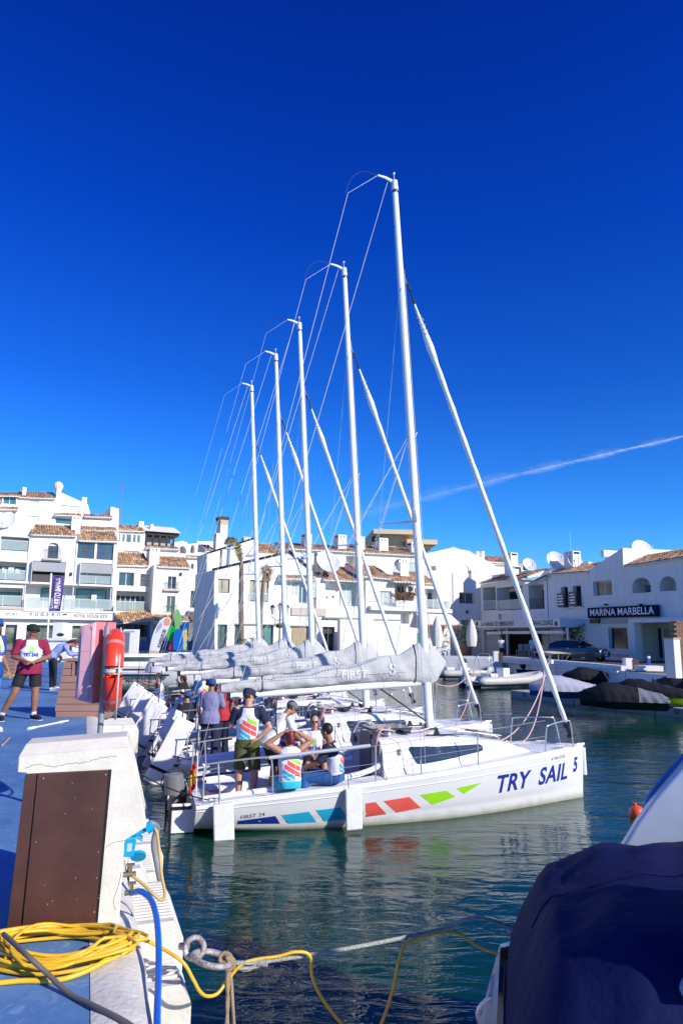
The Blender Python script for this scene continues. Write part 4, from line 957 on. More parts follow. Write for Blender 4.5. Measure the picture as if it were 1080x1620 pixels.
# shaded side face of the corner house: windows let into the end wall
side = Fac('corner_house_wing', 'x', 340, 60, 0); bpy.data.objects.remove(side.root)
cx = M.root.matrix_basis @ V((out[0][0], 0, 0))
ca = M.root.location+M4.Rotation(MANG, 3, 'Z') @ V((out[0][0], 0, 0))
S_ang = MANG-pi/2                                  # wall running back from the corner; x towards the viewer
class Side(Fac):
    def __init__(s, A, ang, par, f): s.A = (A.x, A.y); s.ang = ang; s.f = f; s.open = []; s.root = par
sideroot = bpy.data.objects.new('side_wing', None); COL.objects.link(sideroot); sideroot.parent = M.root
sideroot.location = (out[0][0]-.03, 0, 0); sideroot.rotation_euler = (0, 0, S_ang-MANG)
ca = M.root.location+M4.Rotation(MANG, 3, 'Z') @ V((out[0][0]-.03, 0, 0))
S = Side(ca, S_ang, sideroot, z7)
for a in ((172, 803, 243, 950), (112, 842, 152, 950), (168, 1078, 210, 1180), (80, 1095, 148, 1200)): S.window(S.rect(*a), .12, 2, 1, DFR, GLASS, t=.08)
S.window(S.rect(78, 880, 92, 1060), .12, 1, 1, DFR, GLASS)
sp_ = [S.uv(265, 690), S.uv(165, 735), S.uv(100, 760), S.uv(68, 800), (S.uv(68, 1300)[0], GZ-.2), (S.uv(265, 1300)[0], GZ-.2)]
S.wall(sp_, .35, raw=True, name='side_wall')
# ---- upper volume behind the corner house
MU = Fac('roof_house', 'white roof storey with a tall dark-capped chimney above the corner house', MX, 65, MANG, f=z7)
pts = [(185, 512), (290, 470), (700, 345), (702, 520), (990, 520), (1000, 640), (1000, 800), (185, 800)]
MU.hole(MU.rect(322, 470, 348, 655), .5)
MU.wall(pts, 3)
p = MU.uv(340, 440); p2 = MU.uv(432, 112); 
bc = obj('chimney', MB().bb((p[0], .5, p[1]-1), (p2[0], 1.6, p2[1]-.25)), WHITE2, MU.root); obj('chimney_cap', MB().bb((p[0]-.1, .4, p2[1]-.249), (p2[0]+.1, 1.7, p2[1])), mat('dark_cap', (.06, .045, .04), .8), bc)
obj('soot_stain', MB().bb((p[0]-.01, .49, p2[1]-.75), (p2[0]+.01, 1.61, p2[1]-.25)), mat('sooty_render', (.5, .42, .25), .9), bc)
p = MU.uv(290, 480); p2 = MU.uv(346, 292); MU.chimney(p[0], p[1]-.5, p2[0], p2[1], .3, .8)
p = MU.uv(640, 400); p2 = MU.uv(716, 318); MU.chimney(p[0], p[1]-.5, p2[0], p2[1], 1.5, .8)
MU.f = z7
T(MU, 690, 1000, 500, 405, 3.0, y0=.2, dy=15); T(MU, 165, 285, 480, 425, 2.2, y0=.3, dy=5)
obj('gable_wall', MB().prism([MU.uv(625, 520, -.4), MU.uv(690, 440, -.4), MU.uv(745, 520, -.4)], lambda a, b, d: V((a, d, b)), -.4, .2), WHITE, MU.root)
pp = MB()
a = MU.uv(430, 450, -.2); b_ = MU.uv(420, 640, -.2); obj('vent_pipe', MB().tube([(a[0], -.2, a[1]), (b_[0], -.2, b_[1])], .09, 6).tube([(a[0]-.4, -.2, a[1]+.02), (a[0]+.5, -.2, a[1]+.02)], .05, 5), STEEL, MU.root)
a = MU.uv(185, 508); obj('roof_edge', MB().tube([(a[0], -.05, a[1]), (MU.uv(700, 343)[0], -.05, MU.uv(700, 343)[1])], .08, 6), TILE, MU.root)
# ---- terraced houses in the centre
C1 = Fac('terraced_house', 'white terraced house with a curtained terrace window and tiled eaves, left of the nearest mast', MX, MD, MANG, f=z8)
C1.loggia(C1.rect(445, 600, 770, 832), .9, glass=C1.rect(590, 620, 752, 826, .8), nx=3, fr=WFR, gl=MATS['net_curtain_glass'], rail=None)
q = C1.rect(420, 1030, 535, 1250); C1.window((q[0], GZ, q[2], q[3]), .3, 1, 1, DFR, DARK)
pts = below(C1, [(362, 560), (430, 575), (890, 598), (900, None, 1100), (362, None, 1100)]); pts = pts[:3]+[(pts[3][0], GZ-.2), (pts[4][0], GZ-.2)]
C1.wall(pts, 6, raw=True)
q = C1.rect(420, 940, 770, 952); C1.box('ledge', q, -.3, -.003, MATS['stone_ledge'])
T(C1, 430, 888, 578, 452, 4.0, dy=22)
for a, b_ in (((398, 440), (452, 318)), ((490, 440), (540, 350)), ((270, 470), (328, 352))): p = C1.uv(*a); p2 = C1.uv(*b_); C1.chimney(p[0], p[1]-.6, p2[0], p2[1], .6, .7)
loc = lambda F, x, y, o: F.root.location + M4.Rotation(F.ang, 3, 'Z') @ V((F.uv(x, y, o)[0], o, F.uv(x, y, o)[1]))
satdish(loc(C1, 475, 500, -.1)-V((0, 0, .3)), 1.15, R(28), R(30), 'big white satellite dish on the tiled roof between the second and third masts')
for i, xx in enumerate((550, 515)): obj('wall_lamp', MB().sphere((C1.uv(xx, 685+i*60)[0], -.1, C1.uv(xx, 685+i*60)[1]), .12, 8, 6), mat('terracotta', (.4, .14, .06), .8), C1.root)
CU = Fac('terraced_house', 'white upper terraced house with brown tiled roof and three square chimneys in the centre', MX, 67, MANG, f=z5)
CU.window(CU.rect(476, 380, 562, 465), .15, 3, 1, WFR, MATS['net_curtain_glass'])
CU.hole(CU.rect(-70, 320, 20, 400), 1.0)
CU.wall([(-560, 262), (-300, 275), (80, 292), (620, 322), (620, 560), (-560, 560)], 8)
T(CU, -560, -20, 255, 215, 3.6, dy=28); T(CU, -20, 620, 285, 232, 3.6, dy=34)
for a, b_ in (((75, 275), (125, 150)), ((250, 262), (325, 163)), ((525, 290), (562, 200)), ((-390, 260), (-330, 125)), ((-105, 260), (-30, 135))): p = CU.uv(*a); p2 = CU.uv(*b_); CU.chimney(p[0], p[1]-.8, p2[0], p2[1], .8, 1.0)
obj('parapet', MB().bb((CU.uv(-2, 220)[0], 3.5, CU.uv(0, 235)[1]), (CU.uv(100, 220)[0], 4.0, CU.uv(0, 185)[1])), WHITE, CU.root)
C2 = Fac('terraced_house', 'white terraced house with striped awning valance and planted balcony beside the nearest mast', MX, 59.5, MANG, f=z5)
C2.window(C2.rect(220, 622, 320, 756), .2, 3, 1, WFR, MATS['net_curtain_glass'])
C2.loggia(C2.rect(345, 560, 505, 705), 1.6, glass=C2.rect(360, 575, 440, 705, 1.5), nx=2, fr=WFR, rail=None)
C2.hole(C2.rect(395, 805, 470, 900), .8); 
q = C2.rect(515, 600, 708, 770); C2.loggia(q, 1.0, glass=C2.rect(632, 640, 706, 770, .9), nx=1, fr=BFR, gl=GLASS, rail=None)
pts = [C2.uv(100, 500), C2.uv(340, 520), C2.uv(520, 550), C2.uv(718, 560), C2.uv(815, 575), (C2.uv(815, 900)[0], GZ-.2), (C2.uv(60, 900)[0], GZ-.2), C2.uv(100, 790)]
C2.wall(pts, 7, raw=True)
T(C2, 75, 345, 492, 395, 3.4, dy=25); T(C2, 340, 520, 535, 485, 1.4, y0=-.8, dy=6); T(C2, 480, 718, 548, 462, 3.0, y0=-.2, dy=8)
q = C2.rect(130, 690, 325, 755); C2.rail(q, -.4, 'white')
q = C2.rect(118, 757, 500, 790); C2.box('balcony_slab', q, -.55, -.003, WHITE)
q = C2.rect(330, 705, 505, 757); C2.box('balcony_wall', q, -.55, -.35, WHITE)
q = C2.rect(512, 700, 800, 772); C2.rail(q, -.3, 'glass'); q = C2.rect(512, 774, 812, 806); C2.box('balcony_slab', q, -.45, -.003, WHITE)
q = C2.rect(515, 808, 810, 905); obj('awning', MB().prism([(q[3], -.1), (q[1], -1.9), (q[1]-.15, -1.9), (q[3]-.1, -.1)], lambda a, b, d: V((d, b, a)), q[0], q[2]), mat('cream_awning', (.66, .62, .55), .8), C2.root)
vl = MB(); n_ = 22
for i in range(n_): a = q[0]+(q[2]-q[0])*i/n_; b_ = q[0]+(q[2]-q[0])*(i+.5)/n_; vl.bb((a, -1.93, q[1]-.40), (b_, -1.90, q[1]-.05))
obj('awning_valance', vl, mat('brown_stripe', (.2, .07, .04), .8), C2.root)
q = C2.rect(440, 575, 492, 630); ac = C2.box('air_conditioner', q, -.1, .35, WFR); obj('fan_grille', MB().tube([((q[0]+q[2])/2+.1, -.11, (q[1]+q[3])/2), ((q[0]+q[2])/2+.1, -.125, (q[1]+q[3])/2)], .27, 16), BLACK, ac)
# white garden wall volume in front (ground floor)
GW = Fac('white_wall', 'tall blank white wall with a dark coping line behind the sail covers', MX, 57.5, MANG, cat='wall', f=z5)
P_ = [GW.uv(-120, 862), GW.uv(395, 872), GW.uv(398, 920), GW.uv(545, 940), (GW.uv(545, 1100)[0], GZ-.1), (GW.uv(-120, 1100)[0], GZ-.1)]
GW.wall(P_, .5, raw=True)
q = GW.rect(165, 862, 398, 872); GW.box('coping', q, -.08, -.003, MATS['stone_ledge']); q = GW.rect(-120, 1138, 400, 1150)
satdish(loc(C2, 355, 420, .6)-V((0, 0, .6)), .85, R(30), R(25), 'round satellite dish beside a white chimney right of the second mast')
p = C2.uv(400, 495, .2); p2 = C2.uv(475, 350, .2); C2.chimney(p[0], p[1]-.3, p2[0], p2[1], .3, 1.0)
# ochre tower block behind
O = Fac('apartment_tower', 'ochre apartment block with stacked terraces rising behind the tiled roofs', 610, 95, R(5), f=z5)
for a, y0_, y1_, d_ in (((150, 130, 420, 250), 0, 8, 0), ((430, 205, 560, 262), .5, 8, 0), ((150, 112, 530, 150), -1.8, 8, 1), ((430, 196, 685, 235), -1.8, 6, 1), ((560, 236, 660, 262), 0, 6, 0)):
    q = O.rect(*a); O.box('terrace_slab' if d_ else 'wall', q, y0_-(.0), y1_+d_*.02, OCHRE)
q = O.rect(150, 155, 250, 200, 0); O.box('window', q, -.02, .1, DARK)
q = O.rect(232, 68, 268, 112); O.box('roof_flue', q, 2, 3, STEEL)
# ---- gable houses near the inner corner
G = Fac('gable_house', 'cream gable-ended house with a bare wall behind the inner corner of the harbour', 700, 86, R(20), f=z5)
G.hole(G.rect(925, 405, 975, 470), .1); G.hole(G.rect(620, 405, 700, 450), .8)
G.wall([(600, 330), (620, 300), (795, 260), (850, 246), (1075, 330), (1200, 400), (1300, 600), (600, 600)], 7, m=WHITE2)
G2 = Fac('gable_house', 'white gable house beside the bar with one wide dark window in the inner corner', 730, 77, R(22), f=z5)
G2.window(G2.rect(897, 634, 1032, 730), .5, 2, 1, WFR, GLASS)
pts = [G2.uv(624, 456), G2.uv(828, 420), G2.uv(1060, 550), G2.uv(1110, 575), (G2.uv(1110, 900)[0], GZ-.2), (G2.uv(650, 900)[0], GZ-.2)]
G2.hole(G2.rect(730, 950, 835, 1085), 1.2); G2.hole(G2.rect(915, 870, 1000, 1120), 1.5)
G2.wall(pts, 8, raw=True)
q = G2.rect(640, 920, 850, 940)
G2.chimney(G2.uv(1035, 560)[0], G2.uv(1035, 560)[1]-.5, G2.uv(1075, 440)[0], G2.uv(1075, 440)[1], .8, .6)
# cream house upper right with tiled roof and twin chimneys
H = Fac('cream_house', 'cream house with brown tiled hipped roof and twin round chimneys above the bar', 790, 92, R(8), f=z10)
H.wall([(-20, 50), (60, 60), (205, 150), (520, 175), (560, 420), (-20, 420)], 7, m=WHITE2)
T(H, 130, 520, 165, 100, 3.4, dy=22, y0=-.2)
for a, b_ in (((130, 105), (170, 62)), ((175, 105), (215, 60))): p = H.uv(*a); p2 = H.uv(*b_); obj('chimney', MB().tube([((p[0]+p2[0])/2, 1, p[1]-.5), ((p[0]+p2[0])/2, 1, p2[1])], .33, 12), WHITE, H.root, smooth=True)
# ---- right bank: bar building and shop building
RANG = R(-69.5); RD = 57
Rr = Fac('shop_building', 'white shaded shop building at the right with the navy sign in white capitals', 980, RD, RANG, f=z9)
GL2 = mat('shade_glass', (.012, .018, .03), .12, spec=.35)
Rr.window(Rr.rect(-283, 388, -224, 583), .5, 1, 1, DFR, GL2); Rr.window(Rr.rect(-185, 380, -107, 575), .5, 1, 1, DFR, GL2)  # (948..)z10 mapped
Rr.open = []
for o_ in [c for c in Rr.root.children]: 
    for k_ in list(o_.children): bpy.data.objects.remove(k_)
    bpy.data.objects.remove(o_)
Rr.f = z10
dq = [Rr.rect(848, 370, 908, 548), Rr.rect(948, 360, 1020, 538)]
for q in dq: Rr.window(q, .5, 1, 1, DFR, GL2)
Rr.f = z9
Rr.window(Rr.rect(225, 352, 403, 495), .35, 2, 1, WFR, mat('warm_reflection_glass', (.18, .16, .12), .1, var=.5, scale=1.2))
q = Rr.rect(593, 322, 770, 467); Rr.hole(q, 1.4, .7); q2 = Rr.rect(850, 310, 1012, 450); Rr.hole(q2, 1.4, .7)
Rr.box('inner_window', (q2[0]+.9, q2[1]+.1, q2[2]-.2, q2[3]-.4), 1.3, 1.38, mat('pale_blind', (.45, .42, .42), .8)); Rr.box('inner_window', (q[0]+.1, q[1]+.05, q[2]-.1, q[3]-.5), 1.3, 1.38, mat('louvre_grey', (.12, .16, .2), .6))
q = Rr.rect(372, 793, 558, 1006); Rr.window(q, .3, 1, 1, WFR, GL2)
qa = Rr.rect(600, 742, 1400, 1100); Rr.hole((qa[0], GZ, qa[2], qa[3]), 2.6)
P_ = [Rr.uv(-210, 292), Rr.uv(0, 282), Rr.uv(165, 262), Rr.uv(505, 40), Rr.uv(510, 215), Rr.uv(1080, 130), Rr.uv(1450, 75)]
P_ += [(P_[-1][0], GZ-.2), (P_[0][0], GZ-.2)]
Rr.wall(P_, 9, raw=True)
for q in dq:
    Rr.rail((q[0]-.15, q[1]+.0, q[2]+.15, q[1]+.95), -.25, 'iron'); Rr.box('balcony_slab', (q[0]-.25, q[1]-.12, q[2]+.25, q[1]-.01), -.3, -.003, WHITE)
    sg = Rr.box('notice_board', (q[0]-.1, q[1]+.05, q[0]+.85, q[1]+1.3), -.36, -.31, mat('notice_dark', (.06, .02, .03), .5))
    for k_ in range(4): obj('notice_print', MB().bb((q[0], -.366, q[1]+.25+.25*k_), (q[0]+.7-.1*(k_ % 2), -.362, q[1]+.37+.25*k_)), TW, sg)
a = Rr.uv(-210, 285, -.2); b_ = Rr.uv(165, 258, -.2); Rr.tiles(a[0], b_[0], a[1]-.05, 3, 1.0, -.25, z1b=b_[1]-.05)
a = Rr.uv(512, 212, -.2); b_ = Rr.uv(1450, 72, -.2); Rr.tiles(a[0], b_[0], a[1], 2.6, 1.0, -.25, z1b=b_[1])
q = Rr.rect(172, 596, 832, 700, -.4); sx0, sx1 = q[0], q[2]
sgn = obj('sign_board', MB().bb((sx0, -.4, q[1]), (sx1, -.15, q[3])), mat('navy_sign', (.008, .012, .05), .8, spec=.1), Rr.root)
text_on('sign_lettering', 'MARINA MARBELLA', (q[3]-q[1])*.92, lambda x, y: V(((sx0+sx1)/2+x, -.406, (q[1]+q[3])/2+y)), mat('sign_print_white', (.8, .8, .82), .5), sgn, width=(sx1-sx0)*.92, bold=.008)
for xx in (358, 690): a = Rr.uv(xx, 580); obj('wall_spotlight', MB().box((a[0], -.15, a[1]), (.12, .3, .15)), BLACK, Rr.root)
q = Rr.rect(218, 714, 300, 756); Rr.box('air_vent', q, -.3, -.003, BLACK)
q = Rr.rect(300, 715, 558, 760); Rr.box('shutter_box', q, -.12, -.003, mat('blue_grey_frame', (.35, .38, .42), .6))
q = Rr.rect(300, 1050, 560, 1058); Rr.box('ledge', q, -.2, -.003, MATS['blue_grey_frame'])
ftext(Rr, 'PORTALERIA', Rr.rect(398, 1016, 552, 1034, -.01), mat('print_soft_white', (.7, .7, .7), .6), Rr.root, -.012)
q = Rr.rect(553, 706, 603, 1095, -1.2); pil = obj('pillar', MB().bb((q[0], -1.2, GZ), (q[0]+.75, -.5, q[3]-.4)), WHITE, Rr.root)
q = Rr.rect(553, 706, 1400, 745, -1.2); obj('beam', MB().bb((q[0], -1.2, q[1]), (q[2], -.01, q[3])), WHITE, Rr.root)
# back wall of the arcade
for a, nx_, g_ in (((612, 795, 655, 1012), 1, GL2), ((800, 795, 890, 1090), 2, GL2), ((890, 800, 1010, 1060), 1, CURT)): q = Rr.rect(*a, 2.5); Rr.window((q[0], max(q[1], GZ+.02), q[2], q[3]), 2.5, nx_, 1, WFR, g_, cut=False)
q = Rr.rect(657, 795, 785, 1085, 2.2); pn = obj('poster_panel', MB().bb((q[0], 2.1, GZ), (q[2], 2.3, q[3])), WFR, Rr.root)
xm = (q[0]+q[2])/2; hh = q[3]-GZ
obj('shield_mark', MB().prism([(-.35, .35), (.35, .35), (.38, .05), (0, -.35), (-.38, .05)], lambda a, b, d: V((xm+a*.8, d, GZ+hh*.80+b*.8)), 2.085, 2.098), BLACK, pn)
for k_, (zz_, w_, t_) in enumerate(((.58, .8, 'de Mark'), (.48, .9, 'Mercedes'), (.40, .9, 'Marbella'))): text_on('panel_lettering', t_, .3, lambda x, y: V((xm+x, 2.09, GZ+hh*zz_+y)), BLACK, pn, width=w_*(q[2]-q[0])*.7, bold=.01)
obj('round_mark', MB().torus((xm, 2.09, GZ+hh*.18), .24, .05, M4.Rotation(pi/2, 3, 'X'), 20, 5).box((xm, 2.09, GZ+hh*.18), (.3, .01, .12)), BLACK, pn)
# lit stepped wall above
RS = Fac('roof_wall', 'sunlit white stepped roof wall with a dish shadow above the navy sign', 984, 60, R(22), cat='wall', f=z9)
RS.wall([(507, 40), (590, 47), (700, 50), (990, 62), (1060, 80), (1075, 130), (512, 212)], .4)
RS2 = obj('parapet', MB().bb((RS.uv(560, 60)[0], 3, RS.uv(560, 90)[1]), (RS.uv(990, 60)[0], 3.4, RS.uv(900, 50)[1])), WHITE, RS.root)
satdish(loc(RS, 715, 118, -.6)-V((0, 0, .9)), 1.25, R(20), R(25), 'largest satellite dish standing on the roof wall above the navy sign')
RB = Fac('bar_building', 'white shaded bar building at the right with loggia balconies and a long white marquee', 980, RD, RANG, f=z10)
RB.loggia(RB.rect(180, 372, 290, 570), 1.6, nx=2, fr=DFR, gl=GL2, rail='glass'); RB.loggia(RB.rect(298, 368, 520, 568), 1.6, nx=3, fr=DFR, gl=GL2, rail='glass')
RB.loggia(RB.rect(572, 352, 702, 560), 1.6, nx=2, fr=DFR, gl=GL2, rail='iron')
RB.hole(RB.rect(312, 600, 365, 650), .3)
P_ = [RB.uv(160, 350), RB.uv(480, 305), RB.uv(560, 350), RB.uv(722, 300)]
qd = RB.rect(185, 735, 905, 900); RB.hole((qd[0], GZ, qd[2], qd[3]), 3.5)
RB.wall(P_+[(P_[3][0], GZ-.2), (P_[0][0], GZ-.2)], 8, raw=True)
a = RB.uv(158, 345, -.3); b_ = RB.uv(545, 295, -.3); RB.tiles(a[0], b_[0], a[1]+.1, 3.0, 1.0, -.4, z1b=b_[1]+.1)
a = RB.uv(560, 345, -.3); b_ = RB.uv(728, 285, -.3); RB.tiles(a[0], b_[0], a[1]-.1, 1.6, .8, -.4, z1b=b_[1])
q = RB.rect(103, 650, 838, 718, -2.4); mq = obj('marquee', MB().bb((q[0], -2.4, q[1]), (q[2], -.01, q[3])), mat('marquee_white', (.72, .72, .72), .6), RB.root)
text_on('sign_lettering', 'LA HABANA DE HEMINGWAY', .6, lambda x, y: V((RB.uv(300, 686, -2.4)[0]+x, -2.406, (q[1]+q[3])/2+y)), PR_, mq, width=RB.uv(440, 686, -2.4)[0]-RB.uv(160, 686, -2.4)[0], bold=.02)
text_on('sign_lettering', 'HABANA LOUNGE', .62, lambda x, y: V((RB.uv(675, 686, -2.4)[0]+x, -2.406, (q[1]+q[3])/2+y)), PR_, mq, width=RB.uv(775, 686, -2.4)[0]-RB.uv(573, 686, -2.4)[0], bold=.02)
for xx in (132, 805): c_ = RB.uv(xx, 684, -2.4); obj('sign_emblem', MB().tube([(c_[0], -2.406, c_[1]-.18), (c_[0], -2.406, c_[1]+.2)], .12, 10, flat=1), PR_, mq)
for a in ((218, 752, 342, 776), (356, 748, 585, 772), (596, 745, 868, 770)): q_ = RB.rect(*a, -2.2); obj('rolled_awning', MB().bb((q_[0], -2.3, q_[1]), (q_[2], -1.9, q_[3])), WFR, mq)
for xx in (322, 388, 610, 905): p = RB.uv(xx, 860, -2); obj('marquee_post', MB().bb((p[0], -2.1, GZ), (p[0]+.14, -1.95, q[1]-.001)), WFR, mq)
q_ = RB.rect(690, 770, 905, 875, 1.0); RB.window((q_[0], q_[1], q_[2], q_[3]), 1.0, 3, 1, WFR, MATS['net_curtain_glass'], cut=False); RB.box('bar_front', (q_[0], GZ, q_[2], q_[1]-.01), .9, 1.1, WFR)
q_ = RB.rect(190, 780, 320, 940, .5); RB.box('kiosk_panel', (q_[0], GZ, q_[2], q_[3]), .4, .6, mat('pale_grey_panel', (.45, .48, .52), .7))
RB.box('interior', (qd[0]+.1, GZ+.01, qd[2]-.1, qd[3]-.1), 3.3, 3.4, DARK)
# parapets, chimneys and dishes on the bar roof
for a in ((258, 262, 385, 292), (500, 222, 790, 250), (780, 200, 885, 240), (1000, 160, 1080, 185)): q_ = RB.rect(*a, 2.2); RB.box('parapet', q_, 2.2, 2.6, WHITE)
RB.box('water_tank', RB.rect(520, 180, 555, 222, 2.0), 2.0, 3.0, mat('tank_grey', (.25, .26, .27), .6))
for a, b_, o_ in (((366, 290), (416, 75), 1.6), ((390, 295), (442, 190), .9), ((876, 232), (945, 60), 1.2)): p = RB.uv(*a, o_); p2 = RB.uv(*b_, o_); RB.chimney(p[0], p[1]-.6, p2[0], p2[1], o_, .9)
for x_, y_, r_, o_, l_ in ((582, 215, .75, 1.4, 'satellite dish next to the grey tank on the bar roof'), (815, 215, 1.05, 1.0, 'oval satellite dish left of the white chimney on the bar roof'), (972, 190, .75, 1.6, 'satellite dish right of the white chimney on the bar roof')):
    satdish(loc(RB, x_, y_, o_)-V((0, 0, .3)), r_, R(15), R(25), l_)
antenna(loc(RB, 930, 60, 1.6), 1.8, 'small roof antenna above the white chimney of the bar')
sl_ = RB.rect(1000, 150, 1080, 170, 3)
# ------------------------------------------------------------------ foreground: service pedestal
PA = V((-1.82, 4.21)); PANG = R(16)
ped = root('service_pedestal', 'battered white concrete service pedestal with a brown door at the quay edge', 'pedestal', (PA.x, PA.y, 0), PANG)
pu = lambda x, y, o=0: onplane(x, y, PA, PANG, o)
PC = mat('cream_concrete', (.66, .61, .50), .9, var=.07, scale=5, bump=.16, bscale=45, col2=(.72, .68, .57))
prof = [pu(*p) for p in ((15, 1440), (42, 1223), (28, 1222), (30, 1197), (206, 1183), (216, 1225), (232, 1300), (231, 1309), (197, 1330), (194, 1380), (190, 1440))]
prof[0] = (prof[0][0], QZ-.01); prof[-1] = (prof[-1][0], QZ-.01)
prof = [(a, b) for a, b in prof]; cx_ = sum(a for a, b in prof)/len(prof)
secs = [(0, 0, 0), (.012, .0, .004), (.10, .02, .055), (.34, .02, .055), (.43, .0, .0), (.44, 0, 0)]
mb = MB(); npf = len(prof)
for y, ins, up in secs:
    for k_, (a, b) in enumerate(prof):
        top = k_ in (3, 4); mb.v.append((a+(ins if a < cx_ else -ins)*(1 if k_ in (2, 3, 4, 5) else .3), y, b+(up if top else 0)))
for i in range(len(secs)-1):
    for j in range(npf): mb.f.append((i*npf+j, i*npf+(j+1) % npf, (i+1)*npf+(j+1) % npf, (i+1)*npf+j))
tr = geo.tessellate_polygon([[V((a, b, 0)) for a, b in prof]]); mb.f += [tuple(t) for t in tr]+[tuple(x+(len(secs)-1)*npf for x in t) for t in tr]
obj('pedestal_body', mb, PC, ped, bevel=.008)
wood = mat('brown_painted_wood', (.060, .022, .014), .45, var=.25, scale=2, bump=.05, bscale=60, col2=(.085, .032, .02))
def quadbox(name, pts, y0, y1, m, par, bevel=.003):
    P = [pu(*p) for p in pts]; P = [(a, max(b, QZ+.01)) for a, b in P]
    return obj(name, MB().prism(P, lambda a, b, d: V((a, d, b)), y0, y1), m, par, bevel=bevel)
quadbox('door_recess', [(15, 1460), (42, 1224), (177, 1217), (155, 1460)], -.006, -.001, BLACK, ped, 0)
quadbox('door_frame_board', [(12, 1470), (41, 1225), (59, 1224), (33, 1470)], -.022, -.0065, wood, ped)
dr_ = quadbox('door', [(36, 1470), (61, 1224), (172, 1217), (150, 1470)], -.024, -.0065, wood, ped)
for p in ((168, 1224), (70, 1230), (150, 1440)): a = pu(*p); obj('screw', MB().tube([(a[0], -.024, a[1]), (a[0], -.027, a[1])], .004, 8), STEEL, dr_)
rnd = random.Random(5); sp_ = MB()
for i in range(14): a = pu(rnd.uniform(55, 160), rnd.uniform(1235, 1440)); sp_.box((a[0], -.0245, a[1]), (.0025, .001, .0035+.004*rnd.random()))
o = obj('paint_specks', sp_, mat('salt_specks', (.5, .45, .38), .9), dr_); o['kind'] = 'stuff'
for pts in ([(40, 1216), (60, 1209), (85, 1213), (110, 1208), (135, 1206), (160, 1199), (185, 1196)], [(192, 1380), (188, 1400), (180, 1425), (183, 1440)], [(196, 1330), (180, 1333), (168, 1340)]):
    P = [pu(*p) for p in pts]; obj('crack', MB().tube([(a, -.0005, b) for a, b in spline([V((a, b, 0)) for a, b in P], 5) for a, b in [(a, b)]] if False else [(q.x, 0, q.y+.003*sin(i*2.3)) for i, q in enumerate(spline([V((a, b, 0)) for a, b in P], 5))], .0016, 4), mat('crack_dirt', (.22, .16, .09), .95), ped)
CY = mat('cyan_plastic', (.0, .33, .58), .4)
def PL(x, y, o): a = pu(x, y, o); return V((a[0], o, a[1]))
hx = PL(204, 1336, .08)
sk = obj('socket_housing', MB().box(hx, (.075, .12, .11), ry=R(6)), CY, ped, bevel=.008)
obj('socket_label', MB().box(hx+V((.005, -.0615, .0)), (.028, .002, .045)), mat('grey_label', (.5, .52, .52), .6), sk)
obj('socket_lid_hinge', MB().box(hx+V((.055, 0, .04)), (.05, .09, .012), ry=R(30)), CY, sk, bevel=.003)
obj('socket_plug', MB().tube([PL(212, 1322, .08), PL(236, 1310, .08)], [.012, .012], 10).tube([PL(232, 1312, .08), PL(242, 1305, .08)], .032, 14), CY, sk, smooth=True)
obj('socket_lid', MB().tube([PL(219, 1356, .08), PL(219, 1356, .08)+V((0, .012, .01))], .045, 18, flat=1), CY, sk, smooth=True)
BR = mat('brass', (.45, .36, .2), .35, metal=.9)
for (x, y) in ((203, 1384), (205, 1413)):
    p = PL(x-8, y, .15); t_ = obj('water_tap', MB().tube([p, p+V((.075, 0, 0))], .015, 10).tube([p+V((.04, 0, 0)), p+V((.04, 0, .05))], .011, 8).box(p+V((.04, 0, .055)), (.05, .02, .01)), BR, ped, smooth=True)
tag(obj('blue_hose', MB().tube(spline([ped.matrix_basis @ V((0, 0, 0)) if False else M4.Translation((PA.x, PA.y, 0)) @ M4.Rotation(PANG, 4, 'Z') @ PL(208, 1413, .15)]+[ony(x, y, Y) for x, y, Y in ((222, 1410, 4.42), (238, 1422, 4.36), (247, 1448, 4.2), (251, 1490, 3.98), (251, 1540, 3.75), (249, 1600, 3.45), (248, 1680, 3.15))], 8), .0165, 12), mat('blue_hose_rubber', (.0, .13, .62), .35), smooth='all'), 'bright blue water hose running from the pedestal tap down over the quay edge', 'hose')
YC = mat('yellow_cable', (.78, .47, .03), .45, var=.08, scale=8)
tag(obj('power_cable', MB().tube(spline([ony(x, y, Y) for x, y, Y in ((240, 1308, 4.55), (248, 1316, 4.56), (252, 1345, 4.55), (256, 1385, 4.5), (261, 1412, 4.45), (257, 1424, 4.4), (243, 1415, 4.38), (228, 1400, 4.4), (210, 1386, 4.42))], 8), .009, 8), mat('tan_cable', (.55, .38, .12), .5), smooth='all'), 'tan power cable looping from the cyan socket plug to the lower tap', 'cable')
tag(obj('grey_pipe', MB().tube(spline([ony(x, y, Y) for x, y, Y in ((238, 1303, 4.75), (248, 1310, 4.85), (244, 1335, 4.85), (248, 1360, 4.85), (254, 1392, 4.8))], 8), .022, 10), mat('grey_pipe', (.25, .25, .28), .5), smooth='all'), 'short grey conduit curving behind the cyan socket down to the steps', 'pipe')
